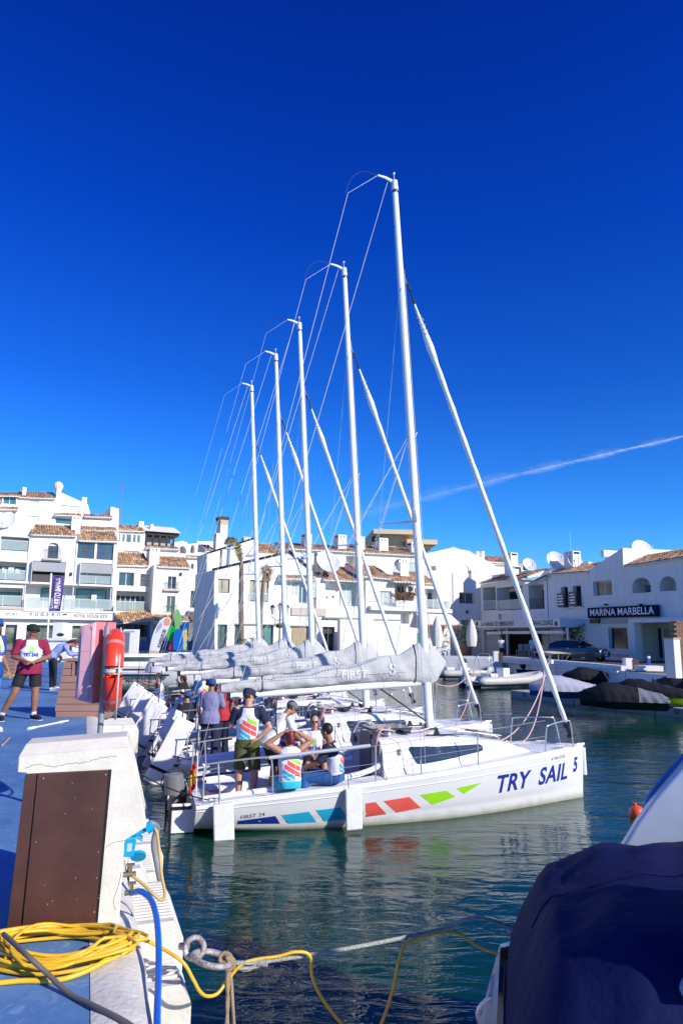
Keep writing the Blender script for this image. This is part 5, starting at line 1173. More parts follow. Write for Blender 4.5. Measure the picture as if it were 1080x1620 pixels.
# coiled yellow cable
cc = onz(92, 1508, QZ); rnd = random.Random(11); pts = []
NL = 15
for i in range(NL*16):
    a = 2*pi*i/16; L_ = i//16; q = i/16
    rx = .34+.07*sin(L_*2.1)+.03*sin(a*2+L_); ry = .20+.05*sin(L_*1.3+1)+.02*cos(a*3+L_)
    ca_, sa_ = cos(a+.15), sin(a+.15)
    x = cc.x+rx*ca_*1.0+.04*sin(L_*1.7); y = cc.y+ry*sa_+.03*cos(L_*2.9)
    z = QZ+.012+.075*abs(sin(q*.9))*(.4+.6*abs(ca_)); pts.append(V((x, y, z)))
tail = [onz(198, 1492, QZ+.05), onz(225, 1487, QZ+.04)]+[ony(x, y, Y) for x, y, Y in ((250, 1497, 4.15), (288, 1521, 4.1), (305, 1548, 4.12), (316, 1568, 4.15), (328, 1576, 4.2), (345, 1571, 4.25), (362, 1548, 4.3), (382, 1526, 4.32), (405, 1518, 4.35), (440, 1513, 4.38), (468, 1506, 4.4), (490, 1512, 4.42), (494, 1545, 4.42), (510, 1580, 4.43), (545, 1625, 4.45), (575, 1650, 4.5), (600, 1625, 4.55), (620, 1570, 4.6), (632, 1515, 4.65), (645, 1492, 4.7), (690, 1477, 4.75), (725, 1477, 4.8), (755, 1497, 4.85), (790, 1509, 4.9), (812, 1509, 4.9))]
tag(obj('coiled_cable', MB().tube(spline(pts, 2)+spline(tail, 6), .0092, 8), YC, smooth='all'), 'yellow cable coiled on the blue quay with its tail running out to the covered boat', 'cable')
tag(obj('yellow_cable', MB().tube(spline([onz(-40, 1560, QZ+.015), onz(30, 1552, QZ+.015), onz(95, 1550, QZ+.015), onz(150, 1530, QZ+.03), onz(185, 1505, QZ+.05)], 6), .0125, 8), YC, smooth='all'), 'single strand of yellow cable in front of the coil at the lower left', 'cable')
tag(obj('grey_hose', MB().tube(spline([onz(x, y, QZ+z) for x, y, z in ((6, 1478, .12), (20, 1490, .13), (45, 1513, .12), (75, 1540, .06), (110, 1572, .015), (150, 1592, .02), (200, 1618, .02), (240, 1650, .0), (290, 1700, -.1))], 6), .012, 8), mat('grey_cable', (.15, .13, .11), .6), smooth='all'), 'thin grey brown cable lying across the yellow coil and the white kerb', 'cable')
# mooring ring and ropes
RU = mat('rusty_steel', (.22, .10, .07), .6, metal=.4, var=.4, scale=9, col2=(.5, .5, .5), bump=.6, bscale=60)
rt = root('mooring_ring', 'heavy rusty mooring rings hung on the side of the white quay steps', 'mooring ring', ony(300, 1500, 4.35))
def rl(x, y, Y): return ony(x, y, Y)-rt.location
c1 = rl(308, 1500, 4.35); obj('ring', MB().torus(c1, .052, .016, M4.Rotation(R(75), 3, 'X') @ M4.Rotation(R(15), 3, 'Y'), 28, 10), RU, rt, smooth='all')
c2 = rl(335, 1517, 4.3); obj('ring', MB().torus(c2, .105, .0165, M4.Rotation(R(-6), 3, 'X') @ M4.Rotation(R(12), 3, 'Y'), 36, 10), RU, rt, smooth='all')
obj('wall_anchor', MB().tube([rl(285, 1497, 4.38), rl(298, 1497, 4.36)], .02, 8), RU, rt)
mr = spline([ony(x, y, Y) for x, y, Y in ((352, 1523, 4.3), (400, 1523, 4.34), (440, 1518, 4.4), (520, 1506, 4.5), (620, 1487, 4.7), (700, 1470, 4.85), (752, 1452, 4.85))]+[V((1.19, 4.89, 1.09))], 8)
ROPEG = mat('green_fleck_rope', (.52, .55, .46), .85, var=.35, scale=70, bump=1.2, bscale=150)
tag(obj('mooring_rope', MB().tube(mr, .012, 8), ROPEG, smooth='all'), 'pale green flecked mooring rope stretched from the rusty ring to the covered boat', 'rope')
kn = MB()
for k_ in range(5): kn.torus(mr[11]+V((.012*k_-.02, 0, -.002)), .017, .0075, M4.Rotation(pi/2, 3, 'Y'), 14, 6)
kn.tube(spline([mr[11]+V((-.02, -.01, .01)), mr[11]+V((-.06, -.02, -.03)), mr[11]+V((-.11, -.02, -.035))], 5), .009, 6)
kn.tube([m_+V((0, .004, -.02-.01*sin(i*.3))) for i, m_ in enumerate(mr[:13])], .010, 6)
tag(obj('rope_knot', kn, ROPEG, smooth='all'), 'knot and doubled end on the pale mooring rope near the ring', 'rope')
hr = root('hanging_ropes', 'bundle of frayed tan ropes knotted on the ring and hanging to the water', 'rope', ony(356, 1520, 4.28))
rnd = random.Random(2)
for k_ in range(6):
    x0 = rnd.uniform(-.02, .03); pts = [V((x0, rnd.uniform(-.02, .02), .03))]+[V((x0+(-.02+.02*k_)*(q/6)+rnd.uniform(-.008, .008), rnd.uniform(-.01, .01)+.01*k_, -.08*q*1.3)) for q in range(1, 8)]
    obj('rope_strand', MB().tube(spline(pts, 4), .0085, 7), TAN, hr, smooth='all')
for k_ in range(3): obj('rope_turn', MB().torus((.0+.012*k_, 0, .01-.012*k_), .03, .010, M4.Rotation(R(60+10*k_), 3, 'X'), 16, 6), TAN, hr, smooth='all')
# ------------------------------------------------------------------ covered motorboat at the lower right
MBA = R(-14); mbt = root('covered_motorboat', 'white motorboat under a dark navy cover moored at the lower right', 'motorboat', (.86, 4.0, 0), MBA)
SS = [(-.02, .90, .62, 1.0), (.2, 1.03, .78, 1.03), (1.2, 1.14, .88, 1.10), (3, 1.2, .9, 1.2), (5, 1.0, .6, 1.35), (6.2, .5, .2, 1.45), (6.8, .04, .02, 1.5)]
def mst(x):
    for i in range(len(SS)-1):
        if x <= SS[i+1][0]: t = (x-SS[i][0])/(SS[i+1][0]-SS[i][0]); return [SS[i][k]*(1-t)+SS[i+1][k]*t for k in (1, 2, 3)]
    return SS[-1][1:]
HP = [(0, .02), (.06, 0), (.085, -.05), (.07, -.10), (.05, -.16)]
def mh(i, j):
    x = -.02+6.8*(i/30)**1.3; b, w_, f = mst(x); P = [(b-.10, f+.03), (b-.03, f+.025), (b, f-.02), (b+.02, f-.08), (b-.005, f-.13), (b*.98, f-.35), (b*.95, .42), (w_+.05, .2), (w_, .10), (w_*.5, -.15), (0, -.35)]
    n_ = 11; k_ = j if j < n_ else 2*(n_-1)-j; s_ = 1 if j < n_ else -1; z = P[k_][1]
    return (x-(.30*max(0, 1.05-z) if z > .05 else .29)*max(0, 1-x/.5), s_*P[k_][0], z)
m = MB().grid(31, 21, mh); m.f.append(tuple(range(21)))
obj('hull', m, GEL, mbt, smooth=True)
for s in (-1, 1): obj('rubbing_strake', MB().tube([(x-.02*max(0, 1-x/.5), s*(mst(x)[0]+.025), mst(x)[2]-.08) for x in [.0+.3*i for i in range(22)]], .02, 6), mat('grey_rubber', (.28, .29, .32), .6), mbt, smooth='all')
NV = mat('navy_canvas', (.003, .007, .062), .8, var=.1, bump=1.2, bscale=5, spec=.2)
cz = [(0, 1.16), (.10, 1.36), (.28, 1.60), (.6, 1.72), (.85, 1.74), (1.2, 1.80), (1.7, 1.96), (2.5, 2.05), (4, 2.1)]
def cvr(i, j):
    u = i/50; v = j/32*2-1; x = .03+3.9*u**1.2; b, w_, f = mst(x); zc = 1.1
    for k_ in range(len(cz)-1):
        if cz[k_][0] <= x <= cz[k_+1][0]: t = (x-cz[k_][0])/(cz[k_+1][0]-cz[k_][0]); t = t*t*(3-2*t); zc = cz[k_][1]*(1-t)+cz[k_+1][1]*t
    av = abs(v); z = f+.02+(zc-f)*(1-av**7)-.15*max(0, (av-.93)/.07)
    z += .010*sin(x*9+v*4)+.008*sin(x*21-v*9)+.016*math.exp(-((v-.35-.1*x)/.05)**2)+.014*math.exp(-((x-.75-.25*v)/.05)**2)
    y = v*(b+.02); xx = x
    if i < 3: z -= (.30, .14, .03)[i]*(1); xx = x-(.03, .02, 0)[i]
    return (xx, y, z)
obj('boat_cover', MB().grid(51, 33, cvr), NV, mbt, smooth='all')
obj('cover_piping', MB().tube([V(cvr(i, 32))+V((0, .004, 0)) for i in range(51)], .007, 5), NV, mbt)
obj('cover_seam', MB().tube([V(cvr(i, 16))+V((0, 0, .004)) for i in range(3, 51)], .004, 4), NV, mbt)
obj('cover_seam', MB().tube([V(cvr(22, j))+V((0, 0, .004)) for j in range(33)], .004, 4), NV, mbt)
pA = mbt.location; 
def mp(px, py, y): 
    c_, s_ = cos(MBA), sin(MBA); A_ = (pA.x, pA.y); u_ = onplane(px, py, A_, MBA, y); return V((u_[0], y, u_[1]))
cab_p = [mp(*p, .92) for p in ((972, 1350), (990, 1322), (1004, 1298), (1030, 1262), (1080, 1205), (1190, 1090), (1420, 1060), (1420, 1350))]
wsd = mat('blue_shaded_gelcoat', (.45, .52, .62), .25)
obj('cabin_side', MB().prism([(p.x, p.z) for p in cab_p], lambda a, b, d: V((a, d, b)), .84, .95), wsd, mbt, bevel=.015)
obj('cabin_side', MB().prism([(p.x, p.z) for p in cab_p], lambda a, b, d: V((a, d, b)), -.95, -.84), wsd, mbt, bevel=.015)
obj('side_window', MB().prism([(q.x, q.z) for q in [mp(*p, .95) for p in ((1040, 1318), (1075, 1282), (1200, 1230), (1200, 1300))]], lambda a, b, d: V((a, d, b)), .951, .956), mat('tinted_windscreen', (.02, .03, .05), .08, spec=.8), mbt)
br_ = [mp(*p, .97) for p in ((1022, 1280), (1024, 1266), (1040, 1242), (1080, 1196), (1190, 1078), (1420, 1045))]
obj('blue_rail', MB().tube(spline(br_, 5), .013, 8), mat('blue_rail', (.05, .16, .5), .25), mbt, smooth='all')
q = mp(1029, 1284, .97); obj('rail_foot', MB().tube([q, q+V((0, 0, -.05))], .02, 8).tube([q+V((-.03, 0, -.05)), q+V((.03, 0, -.05))], .012, 6), STEEL, mbt)
obj('stern_cleat', MB().tube([(.02, .93, 1.09), (.22, .95, 1.09)], .014, 6).tube([(.12, .94, 1.0), (.12, .94, 1.09)], .014, 6), STEEL, mbt)
obj('stern_platform', MB().box((-.42, .3, .42), (.5, 1.3, .06)), GEL, mbt, bevel=.02)
obj('stern_grille', MB().box((-.06, .55, .86), (.02, .34, .10), ry=R(-16)).box((-.02, .55, .95), (.02, .34, .02), ry=R(-16)), GREYD, mbt)
obj('boarding_handle', MB().tube(spline([(-.08, .25, .78), (-.14, .25, .9), (-.06, .25, 1.0)], 5), .014, 8), STEEL, mbt, smooth='all')
kt = root('rope_hank', 'blue grey rope wound on the stern cleat of the covered boat and hanging down', 'rope', V((1.19, 4.91, 1.07)))
for k_ in range(6): obj('rope_turn', MB().torus((.01*k_-.03, 0, .01*sin(k_*2)), .035, .010, M4.Rotation(R(70+15*sin(k_*1.7)), 3, 'X') @ M4.Rotation(R(25*k_), 3, 'Y'), 16, 6), mat('blue_grey_rope', (.10, .14, .18), .9, bump=1, bscale=120), kt, smooth='all')
obj('rope_tail', MB().tube(spline([(0, 0, 0), (-.02, -.05, -.18), (-.01, -.10, -.45), (.0, -.15, -.72), (.08, -.25, -.86)], 6), .010, 7), MATS['blue_grey_rope'], kt, smooth='all')
bo = onz(1007, 1288, .06); by = root('marker_buoy', 'small round orange buoy floating beyond the covered boat', 'buoy', (bo.x, bo.y, 0))
OR = mat('orange_plastic', (.80, .10, .02), .4)
obj('float', MB().sphere((0, 0, .07), (.13, .13, .13), 16, 10), OR, by, smooth='all'); obj('eye', MB().tube([(-.02, 0, .17), (-.03, 0, .24)], .03, 8), OR, by)
# ------------------------------------------------------------------ lifebuoy station
LY = 6.6; lb_ = ony(158, 1168, LY); LBX = lb_.x
st = root('lifebuoy_station', 'faded pink lifebuoy cabinet on a grey steel post with its door frame', 'lifebuoy cabinet', (LBX, LY, QZ))
lp = lambda x, y, Y=LY: ony(x, y, Y)-V((LBX, LY, QZ))
obj('post', MB().tube([(0, 0, 0), (0, 0, 1.72)], .026, 14), mat('galvanised_post', (.33, .33, .34), .45, metal=.3), st, smooth=True)
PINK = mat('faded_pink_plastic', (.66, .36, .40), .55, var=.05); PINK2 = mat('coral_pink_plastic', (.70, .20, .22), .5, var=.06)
A1, A2, A3, A4 = lp(127, 991), lp(153, 984), lp(146, 1113), lp(119, 1106)
def lerp2(u, v, ins=0): 
    return (A1*(1-u)+A2*u)*(1-v)+(A4*(1-u)+A3*u)*v
nrm = V((.25, -1, .0)).normalized(); bk = V((.17, .35, 0)).normalized()
def cab_(i, j):
    u = i/6; v = j/10; e = min(1, min(u, 1-u)*8)*min(1, min(v, 1-v)*12); return lerp2(u, v)+nrm*.03*e
m = MB().grid(7, 11, cab_)
obj('cabinet_back', m, PINK, st, smooth=True)
rim = [A1, A2, A3, A4]
def wallq(p, q, d, m_, nm): return obj(nm, MB().add([p, q, q+d, p+d, p+V((0, .004, 0)), q+V((0, .004, 0)), q+d+V((0, .004, 0)), p+d+V((0, .004, 0))], [(0, 1, 2, 3), (4, 5, 6, 7), (0, 1, 5, 4), (2, 3, 7, 6), (1, 2, 6, 5), (0, 3, 7, 4)]), m_, st)
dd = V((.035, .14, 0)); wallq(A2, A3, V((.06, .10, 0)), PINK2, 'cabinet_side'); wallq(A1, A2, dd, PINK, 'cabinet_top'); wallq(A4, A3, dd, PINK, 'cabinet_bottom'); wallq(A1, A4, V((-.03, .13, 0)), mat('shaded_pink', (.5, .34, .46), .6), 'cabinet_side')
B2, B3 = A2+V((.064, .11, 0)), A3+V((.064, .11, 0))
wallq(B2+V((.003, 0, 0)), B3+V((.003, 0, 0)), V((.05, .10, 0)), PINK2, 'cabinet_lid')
obj('lid_seam', MB().tube([B2, B3], .006, 5), BLACK, st)
for v in (.35, .62): obj('moulded_line', MB().tube([lerp2(.06, v)+nrm*.031, lerp2(.8, v)+nrm*.031], .0025, 4), mat('seam_pink', (.5, .26, .32), .6), st)
obj('moulded_line', MB().tube([lerp2(.78, .03)+nrm*.031, lerp2(.78, .97)+nrm*.031], .004, 4), MATS['seam_pink'], st)
obj('bracket', MB().tube([(0, 0, 1.66), (.22, .12, 1.67)], .010, 6).tube([(0, 0, 1.2), (.12, .05, 1.2)], .010, 6), STEEL, st)
lbc = lp(179, 1060, LY+.12)+V((LBX, LY, QZ))
lr = root('lifebuoy', 'bright orange red lifebuoy hanging on the steel post beside the pink cabinet', 'lifebuoy', lbc)
m3 = M4.Rotation(R(108), 3, 'Z') @ M4.Rotation(pi/2, 3, 'X')
for k_, (a0, a1) in enumerate(((R(8), R(172)), (R(188), R(352)))):
    obj('ring_half', MB().torus((0, 0, 0), .30, .088, m3, 30, 16, a0, a1), mat('lifebuoy_orange', (.85, .055, .02), .35, coat=.3), lr, smooth='all')
for a in (45, 135, 225, 315): obj('reflective_band', MB().torus((0, 0, 0), .30, .0905, m3, 4, 16, R(a-3), R(a+3)), mat('reflective_tape', (.55, .22, .2), .4), lr, smooth='all')
for a in (0, 180):
    q = m3 @ V((.30*cos(R(a)), .30*sin(R(a)), 0)); obj('rope_lashing', MB().torus(q, .072, .012, M4.Rotation(R(70), 3, 'Z') @ M4.Rotation(R(0), 3, 'X'), 16, 6).torus(q+V((0, 0, .015)), .07, .011, M4.Rotation(R(60), 3, 'Z'), 16, 6), ROPEW, lr, smooth='all')
rp = [m3 @ V(((.40+.05*sin(a*2))*cos(a), (.40+.05*sin(a*2))*sin(a), .0))+V((.05, 0, -.02)) for a in [2*pi*i/24 for i in range(25)]]
obj('grab_line', MB().tube(rp, .0095, 7), ROPEW, lr, smooth='all')
rnd = random.Random(9); bl_ = MB()
for k_ in range(22):
    z0 = rnd.uniform(.02, .12); x0 = rnd.uniform(-.10, -.02); bl_.tube(spline([(x0, -.03, .12+z0), (x0+rnd.uniform(-.03, .05), -.08, z0-.05), (x0+rnd.uniform(-.05, .05), -.07, -.15-rnd.random()*.1), (x0+rnd.uniform(-.03, .06), -.04, -.28)], 4), .009, 5)
o = obj('heaving_line', bl_, mat('orange_line', (.80, .14, .01), .7), lr, smooth='all'); o['kind'] = 'stuff'
# ------------------------------------------------------------------ recycled-plastic litter bin and things on the blue quay
bb0 = onz(85, 1135, QZ); bn = root('litter_bin', 'brown slatted litter bin with square openings at the quay edge', 'litter bin', (bb0.x, bb0.y, QZ), R(8))
BRN = mat('brown_plastic_plank', (.30, .17, .13), .7, var=.07, scale=3)
for k_ in range(8):
    w_ = 1.12-.026*k_; z0 = .0 if k_ == 0 else .145*k_-.03
    if k_ == 0: obj('plinth', MB().box((.56, .3, .055), (1.06, .56, .11)), BRN, bn, bevel=.008); continue
    z0 = .115+.138*(k_-1)
    if k_ >= 6:
        for xs, xe in ((.5*(1.12-w_), .30), (.78, .5*(1.12+w_))): obj('plank', MB().bb((xs, .01*k_, z0), (xe, .60-.01*k_, z0+.130)), BRN, bn, bevel=.006)
    else: obj('plank', MB().bb((.5*(1.12-w_), .01*k_, z0), (.5*(1.12+w_), .60-.01*k_, z0+.130)), BRN, bn, bevel=.006)
obj('bin_liner', MB().bb((.31, .2, .80), (.77, .5, 1.06)), BLACK, bn); obj('opening_frame', MB().bb((.27, .04, .80), (.31, .07, 1.06)).bb((.77, .04, .80), (.81, .07, 1.06)), BRN, bn)
obj('lid', MB().bb((.06, .06, 1.085), (1.06, .56, 1.13)), BRN, bn, bevel=.01)
pp0, pp1 = onz(45, 1153, QZ+.02), onz(113, 1139, QZ+.02)
tp = root('telescopic_pole', 'white telescopic pole lying on the blue quay near the litter bin', 'pole', pp0); dv = pp1-pp0
obj('tube', MB().tube([dv*.12, dv*.92], .016, 8), ALU, tp, smooth=True); obj('grip', MB().tube([dv*0, dv*.14], .026, 8), WFR, tp, smooth=True); obj('collar', MB().tube([dv*.7, dv*.8], .024, 8), WFR, tp, smooth=True)
s0, s1 = onz(4, 1179, QZ+.012), onz(16, 1167, QZ+.012); tag(obj('wood_stick', MB().tube([s0, s1], .014, 5), mat('pale_wood', (.45, .33, .2), .8)), 'short pale piece of wood lying on the blue quay at the left edge', 'stick')
# far end of the blue quay: counters, bin, blue rope heap
for i, (x0, x1, ya, yb, Y, lab) in enumerate(((-10, 34, 1028, 1062, 36, 'white counter with rounded front behind the capped person at the left edge'), (72, 110, 1010, 1050, 40, 'white stepped kiosk counter behind the man in the maroon shirt'), (112, 148, 1022, 1050, 42, 'low white counter right of the bent woman'))):
    a = ony(x0, yb, Y); b_ = ony(x1, ya, Y); zt = b_.z
    r_ = root('counter', lab, 'counter', (a.x, Y, QZ)); w_ = b_.x-a.x; h_ = zt-QZ
    obj('counter_front', MB().box((w_/2, .5, h_*.45), (w_, 1, h_*.9)), WHITE, r_, bevel=.05); obj('counter_top', MB().box((w_/2, .45, h_*.95), (w_+.1, 1.15, h_*.1-.003)), WFR, r_, bevel=.02)
    if i == 1: obj('upper_box', MB().box((w_*.4, .5, h_+.45), (w_*.45, .8, .88)), WHITE, r_, bevel=.02); obj('fish_mark', MB().sphere((w_*.55, .09, h_+.2), (.22, .012, .1), 8, 6), PR_, r_)
a = ony(8, 1072, 27); r_ = root('litter_bin', 'dark brown litter bin at the far left behind the capped person', 'litter bin', (a.x, 27, QZ))
for k_ in range(6): obj('plank', MB().bb((-.35, 0, .12+.14*k_), (.35, .6, .25+.14*k_)), BRN, r_, bevel=.006)
obj('lid', MB().bb((-.4, -.05, .965), (.4, .65, 1.02)), BRN, r_); obj('base', MB().bb((-.3, .03, 0), (.3, .57, .115)), mat('yellow_base', (.5, .35, .05), .7), r_)
a = onz(20, 1066, QZ); rp_ = MB(); rnd = random.Random(4)
for k_ in range(10): rp_.torus(a+V((rnd.uniform(-.3, .3), rnd.uniform(-.2, .2), .03+.012*k_)), rnd.uniform(.2, .4), .022, M4.Rotation(rnd.uniform(-.1, .1), 3, 'X'), 20, 5)
tag(obj('rope_heap', rp_, mat('bright_blue_rope', (.01, .2, .6), .8), smooth='all'), 'heap of bright blue rope on the quay at the far left', 'rope')
a = onz(40, 1052, QZ); tr_ = root('dinghy_trolley', 'white dinghy hull upside down on a trolley at the far left of the quay', 'dinghy', (a.x, a.y+4, QZ), R(30))
obj('hull', MB().grid(13, 9, lambda i, j: (lambda x, t: (x*1.8, .65*cos(t)*(1-max(0, x)**3*.9), .45+.4*sin(t)*(1-.3*x*x)))(i/6-1, pi*j/8)), GEL, tr_, smooth='all'); obj('trolley_frame', MB().tube([(-1.5, 0, .4), (1.6, 0, .35)], .03, 6).tube([(0, -.6, .3), (0, .6, .3)], .03, 6), STEEL, tr_)
for s in (-1, 1): obj('wheel', MB().torus((0, s*.65, .22), .16, .06, M4.Rotation(pi/2, 3, 'X'), 16, 8), BLACK, tr_)
# flags and boards on the far quay
PU = mat('purple_flag', (.10, .055, .22), .7, bump=.3, bscale=4)
p0 = ony(75, 1022, 52); fb = root('purple_banner', 'tall purple vertical banner with white lettering on a white pole', 'banner', (p0.x, 52, QZ))
fz = lambda x, y: ony(x, y, 52)-V((p0.x, 52, QZ))
obj('pole', MB().tube([V((0, 0, 0)), fz(81.5, 907)], .07, 8), WFR, fb)
fl_ = [fz(82, 910), fz(102, 912), fz(96.5, 967), fz(79.5, 967)]
fo = obj('flag_cloth', MB().grid(8, 14, lambda i, j: (fl_[0]*(1-i/7)+fl_[1]*i/7)*(1-j/13)+(fl_[3]*(1-i/7)+fl_[2]*i/7)*j/13+V((0, .1*sin(i*.9+j*.35), 0))), PU, fb, smooth='all')
ux = (fl_[0]-fl_[3]).normalized(); uy = (fl_[0]-fl_[1]).normalized(); bvf = bvh_of(fo); c_ = (fl_[0]+fl_[2])/2
decal('banner_lettering', bvf, text_mesh('PUERTO BANUS', .55, width=2.25, bold=.01), c_+V((.14, -3, 0)), ux, uy, V((0, 1, 0)), TW, fo, .03, .2)
decal('banner_lettering', bvf, text_mesh('Civitas', .5, width=.75), c_+V((-.28, -3, -.75)), ux, uy, V((0, 1, 0)), TW, fo, .03, .2)
z6 = lambda x, y: (140+x/6, 880+y/6)
def flat_board(name, lab, cat, pts, Y, m, th=.08, group=None):
    P = [ony(*z6(*p), Y) for p in pts]; c_ = sum(P, V())/len(P); base_ = V((c_.x, Y, min(p.z for p in P)))
    sm = spline([V((p.x, p.z, 0)) for p in P]+[V((P[0].x, P[0].z, 0))], 4)[:-1]; pl = [(p.x-base_.x, p.y-base_.z) for p in sm]
    o = obj(name, MB().prism(pl, lambda a, b, d: V((a, d, b)), 0, th), m, bevel=.02); o.location = base_; tag(o, lab, cat, group); return o, base_
wb, bs = flat_board('feather_banner', 'white and orange feather flag with vertical lettering beside the paddleboards', 'banner', [(572, 955), (592, 820), (632, 690), (690, 600), (742, 575), (785, 600), (765, 680), (705, 810), (672, 900), (640, 948)], 53, mat('banner_white', (.72, .72, .74), .7), .03)
for pts in ([(585, 955), (588, 895), (665, 900), (640, 950)], [(720, 655), (715, 610), (742, 580), (782, 600), (768, 660)], [(640, 740), (650, 670), (700, 620), (700, 670)]):
    P = [ony(*z6(*p), 53)-bs for p in pts]; obj('banner_print', MB().prism([(p.x, p.z) for p in P], lambda a, b, d: V((a, d, b)), -.012, -.004), mat('banner_orange', (.75, .33, .18), .7) if pts[0][0] != 640 else mat('banner_lilac', (.4, .36, .5), .7), wb)
P0 = ony(*z6(672, 870), 53)-bs; P1 = ony(*z6(730, 690), 53)-bs; dx_ = (P1-P0); L__ = dx_.length; dx_.normalize(); up_ = V((-dx_.z, 0, dx_.x))
text_on('banner_lettering', 'POWEREXPLORE', .38, lambda x, y: (P0+P1)/2+dx_*x+up_*y+V((0, -.013, 0)), PR_, wb, width=L__*.95, bold=.01)
obj('pole', MB().tube([V((P.x, .05, P.z)) for P in [ony(*z6(*p), 53)-bs for p in ((565, 1010), (585, 820), (640, 665), (700, 590), (745, 567))]], .05, 6), BLACK, wb)
CB = [('olive green paddleboard standing behind the light green one', [(783, 530), (812, 525), (818, 640), (790, 650)], (.25, .2, .03), .5), ('light green paddleboard, tallest in the stand', [(812, 525), (860, 512), (896, 690), (825, 690)], (.22, .45, .16), 0), ('bright green kayak leaning in the stand beside the feather flag', [(733, 750), (745, 690), (775, 655), (828, 685), (815, 750), (778, 818)], (.0, .36, .02), -.15), ('red paddleboard peeking out between the green kayak and the blue board', [(760, 885), (790, 800), (815, 755), (812, 830), (790, 885)], (.6, .03, .03), -.3), ('round-topped blue bodyboard in front of the light green paddleboard', [(802, 887), (808, 760), (830, 700), (862, 692), (890, 720), (896, 887)], (.0, .13, .5), -.45), ('small deep blue board between the light green and the patterned board', [(893, 640), (912, 628), (940, 632), (936, 695), (900, 700)], (.0, .06, .6), -.2), ('turquoise board with yellow blotches at the right of the stand', [(897, 887), (900, 715), (918, 688), (936, 690), (930, 887)], (.02, .35, .48), -.4)]
for i, (lab, pts, c_, dy) in enumerate(CB):
    o, bs_ = flat_board('kayak' if 'kayak' in lab else 'paddleboard', lab, 'kayak' if 'kayak' in lab else 'board', pts, 53.6+dy, mat('board_%d' % i, c_, .4), .06, 'watersport boards standing by the feather flag')
    if i == 6:
        rnd = random.Random(1); sp_ = MB()
        for k_ in range(14): q = ony(*z6(rnd.uniform(903, 928), rnd.uniform(715, 880)), 53.2)-bs_; sp_.sphere((q.x, -.005, q.z), (.12, .01, .13), 7, 4)
        obj('board_print', sp_, mat('board_yellow', (.7, .5, .08), .5), o)
pl_ = root('white_screen', 'white windbreak panel with a grey opening right of the orange lifebuoy', 'screen', ony(203, 1045, 44))
obj('panel', MB().box((.1, 0, .9), (1.0, .1, 2.0)), WHITE, pl_, bevel=.02); obj('opening', MB().box((-.15, -.06, 1.1), (.35, .02, 1.2)), mat('louvre_grey', (.12, .16, .2), .6), pl_)
# street lamp with three heads
lp0 = ony(442, 1010, 50); lm = root('street_lamp', 'black street lamp with three lantern heads in front of the corner house', 'street lamp', (lp0.x, 50, QZ))
lz = lambda x, y: ony(*z7(x, y), 50)-V((lp0.x, 50, QZ))
top = lz(966, 1130)
obj('post', MB().tube([V((top.x, 0, 0)), V((top.x, 0, .5)), V((top.x, 0, .55)), top], [.13, .11, .06, .045], 8), IRON, lm, smooth=True)
for hx_, hy_ in ((884, 1110), (966, 1090), (1040, 1110)):
    c_ = lz(hx_, hy_); h_ = obj('lantern', MB().tube([c_+V((0, 0, -.22)), c_+V((0, 0, .16))], [.09, .17], 6), mat('lantern_glass', (.4, .42, .42), .2, alpha=.75), lm)
    obj('lantern_cap', MB().tube([c_+V((0, 0, .16)), c_+V((0, 0, .26)), c_+V((0, 0, .36))], [.2, .12, .02], 8).tube([c_+V((0, 0, -.3)), c_+V((0, 0, -.22))], [.03, .08], 6), IRON, h_, smooth=True)
    obj('arm', MB().tube(spline([lz(966, 1215), lz((hx_+966)/2, 1225), lz(hx_, 1185), c_+V((0, 0, -.28))], 5), .025, 6), IRON, lm)
bk_ = obj('flower_basket', MB().sphere(lz(958, 1290), (.26, .26, .12), 10, 6), IRON, lm)
rnd = random.Random(3); fz_ = MB()
for k_ in range(60): q = lz(958, 1275)+V((rnd.gauss(0, .16), rnd.gauss(0, .16), abs(rnd.gauss(0, .08)))); fz_.box(q, (.07, .07, .03), rnd.random()*3, rnd.random(), rnd.random())
o = obj('flowers', fz_, mat('basket_flowers', (.12, .22, .04), .8, var=.5, scale=8, col2=(.6, .45, .05)), bk_); o['kind'] = 'stuff'
# palms
PALM = mat('palm_trunk', (.17, .13, .10), .9, var=.3, scale=9, bump=1.2, bscale=10); FR = mat('palm_frond', (.12, .14, .035), .7, var=.4, scale=3, col2=(.24, .18, .07)); DRY = mat('dry_frond', (.36, .25, .10), .8, var=.3, scale=3)
def palm(label, pts, Y, frs, m, tw=.20):
    P = [ony(*z7(*p), Y) for p in pts]; r_ = root('palm_tree', label, 'palm tree', (P[0].x, Y, QZ)); o3 = V((P[0].x, Y, QZ))
    sp_ = spline([p-o3 for p in P], 8); sp_[0].z = 0
    obj('trunk', MB().tube(sp_, [tw*(1-.3*i/len(sp_))*(1+.07*(i % 2)) for i in range(len(sp_))], 10), PALM, r_, smooth='all')
    for fp in frs:
        F_ = spline([ony(*z7(*p), Y)-o3+V((0, .12*k_, 0)) for k_, p in enumerate(fp)], 7); mb_ = MB().tube(F_, [.035*(1-i/len(F_)*.7) for i in range(len(F_))], 5)
        rnd = random.Random(len(F_))
        for i in range(2, len(F_)):
            d = (F_[i]-F_[i-1]).normalized(); side_ = d.cross(V((0, 1, 0))).normalized(); ln = .75*sin(pi*min(1, i/len(F_)*.9+.08))
            for s_ in (-1, 1):
                for q in range(2):
                    a_ = F_[i-1].lerp(F_[i], q*.5); t_ = a_+(side_*s_*.6+d*.55+V((0, rnd.uniform(-.7, .7), -.35)))*ln*rnd.uniform(.7, 1.1)
                    w_ = d*.035; mb_.add([a_-w_, a_+w_, t_], [(0, 1, 2)])
        obj('frond', mb_, m, r_, fix=False)
    return r_
